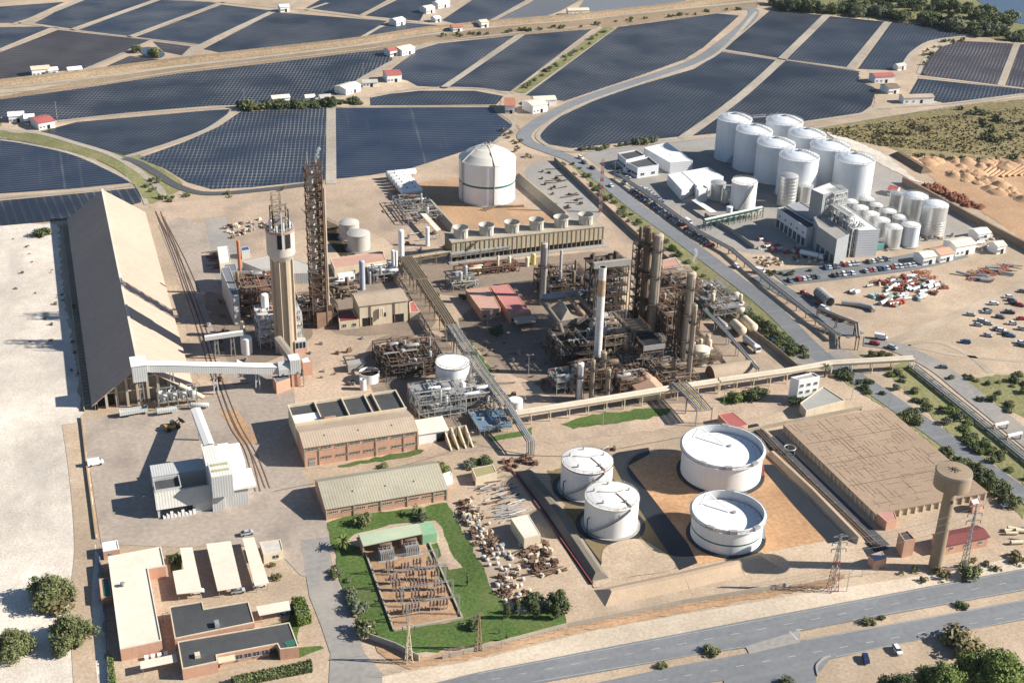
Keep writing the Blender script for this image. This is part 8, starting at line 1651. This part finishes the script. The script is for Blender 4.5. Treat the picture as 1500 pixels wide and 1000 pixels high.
# ================================================================== TREES AND PLANTS
def leafmat(name, a, b, tr=.15):
    m = mat(name, a, b, .9, .75, big=.25, fine=.3, spec=.2, amt=.3); return m
LF = [leafmat('olive_foliage', (.105, .12, .045), (.185, .195, .085)), leafmat('dark_foliage', (.055, .075, .03), (.105, .125, .052)), leafmat('bright_foliage', (.10, .14, .03), (.18, .22, .06)), leafmat('dry_foliage', (.12, .105, .045), (.2, .165, .075)), leafmat('grey_foliage', (.10, .115, .07), (.165, .18, .11))]
BARK = mat('bark', (.12, .085, .055), (.07, .05, .035), 2, .95)
def crown(seed, nl, lr, sx, sy, sz, per, ls, flat=.0):
    """leaf sized faces on the shells of many small lumps spread through the crown's volume"""
    random.seed(seed); mb = MB()
    for i in range(nl):
        u, v = ru(0, 2 * math.pi), ru(-.35, 1); q = rnd() ** .4; rr = math.sqrt(max(0, 1 - max(0, v) ** 2)) * q
        rr *= .8 + .3 * math.sin(3 * u + seed) + .12 * math.sin(7 * u); c = Vector((sx * rr * math.cos(u), sy * rr * math.sin(u), sz * (v * q * .8 + .42))); r = lr * ru(.4, 1.4)
        for k in range(per):
            d = Vector((random.gauss(0, 1), random.gauss(0, 1), random.gauss(.25, 1))).normalized(); p = c + d * r * ru(.55, 1.08); p.z = max(p.z, .05)
            nn = (d + Vector((ru(-.8, .8), ru(-.8, .8), ru(-.3, .9)))).normalized(); a = nn.orthogonal().normalized(); a = (Matrix.Rotation(ru(0, 6.28), 3, nn) @ a); b = nn.cross(a); s_ = ls * ru(.6, 1.35)
            mb.add([p - a * s_ - b * s_ * .45, p + a * s_ * .2 - b * s_ * .6, p + a * s_ * 1.1, p + b * s_ * .6], [[0, 1, 2, 3]])
    return mb
TPL = {}
def tpl(kind):
    if kind in TPL: return None
    return kind
SHAPE = {'bush': (11, 26, .42, 1, 1, 1.0, 34, .13), 'tree': (12, 60, .34, 1, 1, .95, 55, .085), 'big': (13, 130, .25, 1, 1, .8, 90, .05), 'tall': (14, 44, .27, .42, .42, 1.9, 40, .085), 'thin': (15, 22, .16, .13, .13, 2.4, 34, .06), 'low': (16, 22, .4, 1.2, 1, .5, 30, .14)}
def plant(kind, label, x, y, wd, cat, lf, group=None, z=.1, hs=1.0, trunk=0.0, name=None, rz=None):
    """a plant of the given crown width; trunk = bare height under the crown"""
    nm = name or ('bush' if cat == 'bush' else 'tree'); key = (kind, lf, nm, trunk > 0); rad = wd / 2
    if key not in TPL:
        r = bpy.data.objects.new(nm, None); COL.objects.link(r); s_ = SHAPE[kind]; o = crown(*s_).build('crown', LF[lf], r, local=True); o.location.z = trunk / rad * .8 if trunk else 0
        tk = MB(); th = (trunk / rad if trunk else 0) + s_[5] * .45; tk.tube((0, 0, -.1), (.03, .02, th * .6), .09, 8, r1=.065)
        for k in range(5): a = k * 1.26; tk.tube((.03, .02, th * (.45 + .03 * k)), (s_[3] * .5 * math.cos(a), s_[4] * .5 * math.sin(a), th + .2), .045, 6, r1=.02)
        tk.build('trunk', BARK, r, local=True); TPL[key] = r; c = r
    else: c = copy_tree(TPL[key])
    if 'group' in c: del c['group']
    c.location = (x, y, z); c.rotation_euler = (0, 0, ru(0, 6.28) if rz is None else rz); k = ru(.92, 1.08); c.scale = (rad * k, rad * k, rad * hs * ru(.92, 1.08)); tag(c, label, cat, group); return c
def wpx(px, py, w_): return (P(px + w_ / 2, py) - P(px - w_ / 2, py)).length
def pp(kind, label, px, py, w_, cat, lf, **k): q = P(px, py); return plant(kind, label, q.x, q.y, wpx(px, py, w_), cat, lf, **k)
random.seed(17)
for a in (('big', 'large rounded olive green tree on the white sand lot, the upper one', 74, 880, 66, 'tree', 0), ('big', 'large olive green tree on the white sand lot nearest the thin wall', 104, 940, 64, 'tree', 0), ('big', 'olive green tree at the left edge of the white sand lot', 18, 958, 62, 'tree', 0),
          ('big', 'largest bright green tree at the bottom right corner', 1452, 1004, 92, 'tree', 2), ('big', 'bright green tree left of the largest tree at bottom right', 1378, 1016, 70, 'tree', 2), ('big', 'dark green tree cut by the bottom edge at the right', 1318, 1022, 60, 'tree', 1)):
    pp(*a, hs=1.15)
for a in (('low', 'dry brown bush beside the upper sand lot tree', 80, 886, 50, 'bush', 3), ('low', 'sprawling dry bush on the sand below the main road', 1402, 946, 58, 'bush', 3), ('low', 'dark bush tip at the bottom edge by the side road', 1150, 1004, 26, 'bush', 1),
          ('bush', 'round green bush beside the slim grey pylon', 1419, 846, 28, 'bush', 0), ('bush', 'bushy tree overgrowing the fence at the lawn corner by the road', 536, 927, 34, 'bush', 0), ('bush', 'grey green tree along the entrance road, middle of the row', 524, 897, 26, 'bush', 4), ('bush', 'grey green tree along the entrance road, top of the row', 515, 876, 20, 'bush', 4),
          ('bush', 'green clump at the lawn edge beside the palm', 532, 768, 26, 'bush', 0), ('bush', 'shrub on the lawn behind the green roof', 618, 762, 18, 'bush', 4), ('bush', 'young spreading tree between two lawn pylons', 694, 920, 20, 'bush', 1),
          ('bush', 'round trimmed bush in the flower bed by the site hut', 694, 677, 11, 'bush', 0), ('low', 'low hedge in the flower bed by the site hut', 709, 677, 22, 'bush', 1), ('low', 'low hedge left of the round trimmed bush', 686, 683, 20, 'bush', 4), ('bush', 'yellow green shrub at the end of the lichen roofed shed', 644, 684, 12, 'bush', 2), ('low', 'low green shrub before the lichen roofed shed end', 652, 690, 16, 'bush', 2),
          ('low', 'small shrub on the paving between the brick buildings', 561, 684, 14, 'bush', 0), ('bush', 'dark shrub in shade below the pink roofed building', 728, 489, 20, 'bush', 1), ('bush', 'dark shrub left of the pink roofed building', 678, 438, 12, 'bush', 1), ('bush', 'green shrub beside the pipe trestle bend', 640, 434, 9, 'bush', 1),
          ('bush', 'dark green tree clump below the pale pipeline', 1102, 584, 26, 'bush', 1), ('bush', 'green shrub left of the tree clump below the pale pipeline', 1078, 587, 20, 'bush', 2), ('bush', 'dark tree in the shade of the white control block', 1164, 590, 20, 'bush', 1), ('bush', 'green shrub at the end of the clump below pale pipeline', 1118, 578, 16, 'bush', 0),
          ('low', 'planted bed in the carport yard', 257, 823, 22, 'bush', 1), ('bush', 'small shrub beside the guard house', 399, 829, 10, 'bush', 0), ('low', 'dry shrub below the guard house', 405, 846, 16, 'bush', 3), ('bush', 'bush by the front of the nearest black roofed office', 348, 967, 9, 'bush', 0), ('bush', 'young tree by the front of the nearest black roofed office', 374, 961, 11, 'bush', 4), ('bush', 'dark shrub by the end of the nearest black roofed office', 401, 960, 14, 'bush', 1),
          ('low', 'small bush in the road median, left', 1272, 913, 20, 'bush', 0), ('low', 'small bush in the road median, middle', 1292, 906, 11, 'bush', 0), ('low', 'dark low bush in the road median, right', 1408, 889, 18, 'bush', 1), ('low', 'bush on the median tip', 970, 977, 18, 'bush', 0), ('low', 'pair of bushes near the median tip', 1040, 956, 24, 'bush', 0),
          ('low', 'dark scrub in the sand north of the warehouse', 62, 345, 26, 'bush', 1), ('bush', 'green reeds around the small field pond', 226, 83, 22, 'bush', 0), ('bush', 'green scrub left of the small field pond', 200, 77, 16, 'bush', 0)):
    pp(*a)
# palms
def palm(label, px, py, w_, h):
    p = P(px, py); r = wpx(px, py, w_) / 2; t = thing('palm_tree', label, 'palm', p); MB().tube((p.x, p.y, 0), (p.x + .1, p.y, h), .35, 10, r1=.28).build('trunk', BARK, t); mb = MB(); random.seed(int(px))
    for k in range(46):
        a = ru(0, 6.28); el = ru(-.5, 1.1); pv = Vector((p.x, p.y, h)); d = Vector((math.cos(a) * math.cos(el), math.sin(a) * math.cos(el), math.sin(el))); s_ = Vector((-math.sin(a), math.cos(a), 0)); L_ = r * ru(.8, 1.15) / 5
        for j in range(5):
            q = pv + d * L_; d.z -= .32; d.normalize(); w0, w1 = .42 * (1 - j / 6), .42 * (1 - (j + 1) / 6); mb.poly([pv - s_ * w0 - Vector((0, 0, .1)), q - s_ * w1 - Vector((0, 0, .1)), q, pv]); mb.poly([pv, q, q + s_ * w1 - Vector((0, 0, .1)), pv + s_ * w0 - Vector((0, 0, .1))]); pv = q
    mb.build('crown', LF[2 if px < 550 else 0], t)
palm('palm tree on the lawn corner by the entrance road', 502, 803, 32, 3.0); palm('palm tree in front of the lichen roofed brick shed', 613, 755, 24, 2.6)
palm('dry palm beside the white control block', 1208, 552, 12, 5)
# row of young trees and cypresses on the lawn
for i, (px, py, w_) in enumerate(((742, 905, 9), (757, 898, 8), (785, 905, 9), (815, 906, 10))): pp('tall', ('slim dark conifer in the row at the lawn end, leftmost', 'slim dark conifer in the row at the lawn end, second from left', 'slim dark conifer in the row at the lawn end, third from left', 'slim dark conifer in the row at the lawn end, rightmost')[i], px, py, w_ * 2.2, 'tree', 1, hs=1.1, name='conifer')
pp('thin', 'thin dark cypress standing alone on the lawn beside the walkway', 685, 858, 22, 'tree', 1, name='cypress', hs=.75); pp('thin', 'thin cypress at the bottom of the lawn by the brown pylon', 742, 938, 16, 'tree', 1, name='cypress', hs=.6); pp('thin', 'small cypress at the bottom lawn edge right of another', 731, 928, 13, 'tree', 1, name='cypress', hs=.6)
for px, py, w_, lb in ((778, 888, 34, 'bushy dark tree at the end of scrap yard, left of the two'), (815, 890, 36, 'bushy dark tree at the end of scrap yard, right of the two')): pp('tree', lb, px, py, w_, 'tree', 1, hs=1.2)
# hedges
def hedge(label, px, h, lf, seed):
    pts = [P(a, b) for a, b in px]; random.seed(seed); mb = MB(); x0, x1 = min(p.x for p in pts), max(p.x for p in pts); y0, y1 = min(p.y for p in pts), max(p.y for p in pts); c = cen([(p.x, p.y) for p in pts]); n = int(max(1, (x1 - x0) * (y1 - y0)) * 34); t = thing('hedge', label, 'hedge', c)
    A, B_, C_, D_ = pts
    for k in range(min(n, 5200)):
        u, v, w_ = rnd(), rnd(), rnd(); e = int(ru(0, 5))
        if e == 0: u = 0
        elif e == 1: u = 1
        elif e == 2: v = 0
        elif e == 3: v = 1
        else: w_ = 1
        p = A.lerp(B_, u).lerp(D_.lerp(C_, u), v) + Vector((ru(-.12, .12), ru(-.12, .12), w_ * h * ru(.9, 1.05))); nn = Vector((random.gauss(0, 1), random.gauss(0, 1), random.gauss(.6, 1))).normalized(); a = nn.orthogonal().normalized(); b = nn.cross(a); s_ = .26
        mb.add([p - a * s_, p - b * s_, p + a * s_, p + b * s_], [[0, 1, 2, 3]])
    mb.build('foliage', LF[lf], t); m2 = MB(); m2.prism([(q.x * .97 + c[0] * .03, q.y * .97 + c[1] * .03) for q in (A, B_, C_, D_)], 0, h * .9); m2.build('core', LF[1], t)
hedge('big trimmed green hedge block beside the black roofed offices', [(437, 918), (456, 912), (446, 885), (428, 886)], 3.0, 2, 1); hedge('long trimmed hedge along the bottom edge of the office lawn', [(345, 1006), (457, 984), (456, 973), (340, 998)], 2.0, 0, 2); hedge('narrow bright hedge at the end of the sand lot wall', [(161, 1004), (170, 1004), (165, 966), (158, 967)], 1.6, 2, 3)
# bushes along the service road and round the flat store
random.seed(55); HB = [(832, 240), (868, 272), (905, 306), (938, 332), (985, 372), (1030, 408), (1080, 446), (1130, 492), (1175, 532)]
def along(px, n, jit, wr, lb, grp, lfs, kinds=('bush', 'low', 'bush'), seed=1, nm='bush'):
    random.seed(seed); bulk = MB() if lb.startswith(('scrub', 'tiny', 'dark scrub', 'green scrub', 'yellow', 'dry')) else None; pts = [P(a, b) for a, b in px]; Ls = [(b - a).length for a, b in zip(pts, pts[1:])]; T_ = sum(Ls)
    for k in range(n):
        s_ = rnd() * T_
        for a, b, L_ in zip(pts, pts[1:], Ls):
            if s_ <= L_: break
            s_ -= L_
        p = a.lerp(b, min(1, s_ / L_)); d = (b - a).normalized(); j = ru(-jit, jit); c0 = Vector((p.x - d.y * j, p.y + d.x * j, .1))
        if bulk is not None:
            w_ = ru(*wr) / 2; st = random.getstate(); m_ = crown(int(rnd() * 1e6), 9, .38, 1, 1, .8, 16, .2); random.setstate(st); rnd(); bulk.add([c0 + Vector(v) * w_ for v in m_.v], m_.f); continue
        plant(random.choice(kinds), lb, p.x - d.y * j, p.y + d.x * j, ru(*wr), 'bush' if nm == 'bush' else 'tree', random.choice(lfs), grp, name=nm)
    if bulk is not None: struct(bulk.build('scrub', LF[lfs[0]]), 'stuff')
along(HB, 74, 3.6, (1.8, 4.2), 'bush in the scrubby hedge between the plant wall and service road', 'bushes in the roadside hedge', (0, 0, 4, 2, 1), seed=2)
along([(1075, 448), (1130, 490), (1180, 530)], 26, 3, (3.2, 5.5), 'dense bush in the thicker lower end of the roadside hedge', 'bushes at the hedge end', (0, 1), seed=3)
along([(1324, 612), (1340, 622)], 5, 2, (4.5, 6.5), 'rounded bush at the top right of the flat store', 'bushes at the store top', (0,), ('bush',), seed=4)
along([(1375, 655), (1420, 690), (1452, 714), (1490, 742)], 20, 2, (3.5, 6), 'bush along the right side of the flat store', 'bushes beside the flat store', (0, 0, 1), seed=5)
along([(1300, 548), (1340, 575), (1400, 622), (1470, 680), (1500, 705)], 46, 5, (1.8, 4.5), 'bush on the green bank between road and four pipes', 'bushes on the pipe bank', (0, 1, 2, 4), seed=6)
along([(1400, 562), (1450, 552), (1500, 550), (1500, 600), (1440, 580)], 24, 6, (2, 4), 'bush at the right edge below the sandy lot', 'bushes below the sandy lot', (0, 3, 1), seed=7)
along([(1225, 548), (1262, 560), (1290, 580)], 16, 3, (2, 4.2), 'bush behind the white control block', 'bushes behind control block', (0, 1), seed=8)
along([(1275, 520), (1320, 530)], 8, 2, (3, 5), 'bush at the entry of the sandy lot', 'bushes at the lot entry', (0, 3), seed=9)
along([(835, 222), (880, 218), (960, 208)], 16, 2, (3, 6), 'bush between the road bend and white offices', 'bushes at the road bend', (0, 4), seed=10)
along([(352, 160), (400, 158), (440, 157), (480, 155), (530, 150)], 40, 3, (4, 9), 'dark bush in the hedge across the middle fields', 'bushes in the field hedge', (1, 0, 1), seed=11)
along([(228, 262), (215, 278), (240, 292), (300, 288), (420, 280)], 22, 4, (2, 4.5), 'scrub on the canal bank behind the warehouse', 'scrub on the canal bank', (0, 4), ('low', 'bush'), seed=12)
along([(765, 130), (820, 92), (890, 45)], 34, 3, (2.5, 5), 'scrub in the ditch between two fields', 'scrub in the field ditch', (0, 3, 4), ('low', 'bush'), seed=13)
along([(640, 55), (740, 48), (860, 38), (1000, 22), (1090, 14)], 44, 4, (2.5, 5), 'scrub along the foot of the embankment', 'scrub on the embankment', (1, 0, 3), ('low', 'bush'), seed=14)
along([(1345, 110), (1355, 85), (1375, 68), (1405, 58)], 18, 4, (2.5, 5), 'scrub in the curved ditch at the right fields', 'scrub in the curved ditch', (0, 2), ('low', 'bush'), seed=15)
along([(1130, 10), (1215, 17), (1300, 26), (1370, 36), (1430, 50), (1500, 58)], 80, 9, (7, 15), 'dark tree in the belt along the top right fields', 'trees in the top right belt', (1, 4, 0), ('tree', 'bush'), seed=16, nm='tree')
along([(1250, 2), (1330, 10), (1400, 14), (1440, 26), (1490, 44)], 46, 16, (6, 13), 'tree in the marsh beside the lake', 'trees in the marsh', (1, 0), ('tree', 'bush'), seed=17, nm='tree')
along([(1420, 185), (1440, 165), (1470, 200), (1500, 180), (1430, 210), (1490, 215), (1380, 190)], 24, 14, (3, 7), 'dark scrub bush on the grassy hill', 'scrub on the hill', (1, 3, 0), ('low', 'bush'), seed=18)
along([(1270, 195), (1320, 205), (1350, 185), (1300, 180)], 12, 8, (3, 6), 'green scrub on the lower grassy hill', 'scrub on the lower hill', (3, 3, 0), ('low',), seed=19)
along([(1330, 228), (1400, 234), (1460, 236), (1500, 230)], 20, 2, (2.5, 4.5), 'dark scrub on the edge of the quarry', 'scrub on the quarry edge', (1, 3), ('low', 'bush'), seed=20)
along([(1110, 398), (1150, 404), (1190, 396)], 12, 2, (1.6, 2.6), 'small clipped shrub at the silo works fence', 'shrubs at the silo works fence', (1, 0), ('bush',), seed=21)
along([(1310, 840), (1360, 846), (1440, 830), (1500, 815)], 20, 3, (2, 4), 'dry shrub along the road by the water tower', 'shrubs by the water tower', (3, 0), ('low',), seed=22)
along([(490, 830), (505, 862), (520, 900)], 16, 2, (1.6, 3), 'shrub along the entrance road fence', 'shrubs at the entrance road', (4, 0), ('bush', 'low'), seed=23)
along([(10, 330), (80, 470), (90, 560), (70, 500)], 24, 10, (.8, 2.2), 'tiny dry tuft on the white sand lot', 'tufts on the sand lot', (3, 1), ('low',), seed=24)
along([(740, 190), (770, 232), (800, 234)], 12, 4, (2, 4), 'yellowing scrub beside the road bend', 'scrub beside the bend', (3, 2), ('low',), seed=25)
# low grass over the hillside and marsh
random.seed(8); mb = MB()
for k in range(5200):
    u, v = rnd(), rnd(); q = P(1190, 192).lerp(P(1560, 150), u).lerp(P(1290, 214).lerp(P(1560, 238), u), v) if rnd() < .8 else P(1130, 12).lerp(P(1500, 60), u).lerp(P(1130, -6).lerp(P(1420, 8), u), v)
    s_ = ru(.3, .9); a = ru(0, 3.14); d = Vector((math.cos(a), math.sin(a), 0)) * s_; U = Vector((ru(-.3, .3), ru(-.3, .3), s_ * ru(.6, 1.2))); mb.add([q - d, q + d, q + d * .6 + U, q - d * .6 + U], [[0, 1, 2, 3]])
struct(mb.build('grass', LF[3]), 'stuff')
# ================================================================== THIN HAZE OVER THE PLAIN
hz = MB().box(-6100, 6100, -6100, 6100, -1.2, 262).build('haze', None or DARK); struct(hz, 'stuff')
HM = bpy.data.materials.new('thin_haze'); HM.use_nodes = True; n = HM.node_tree; n.nodes.clear(); o_ = n.nodes.new('ShaderNodeOutputMaterial'); v_ = n.nodes.new('ShaderNodeVolumePrincipled')
v_.inputs['Color'].default_value = (.8, .9, 1, 1); v_.inputs['Density'].default_value = .00002; v_.inputs['Anisotropy'].default_value = .2; n.links.new(v_.outputs[0], o_.inputs['Volume'])
hz.data.materials.clear(); hz.data.materials.append(HM)
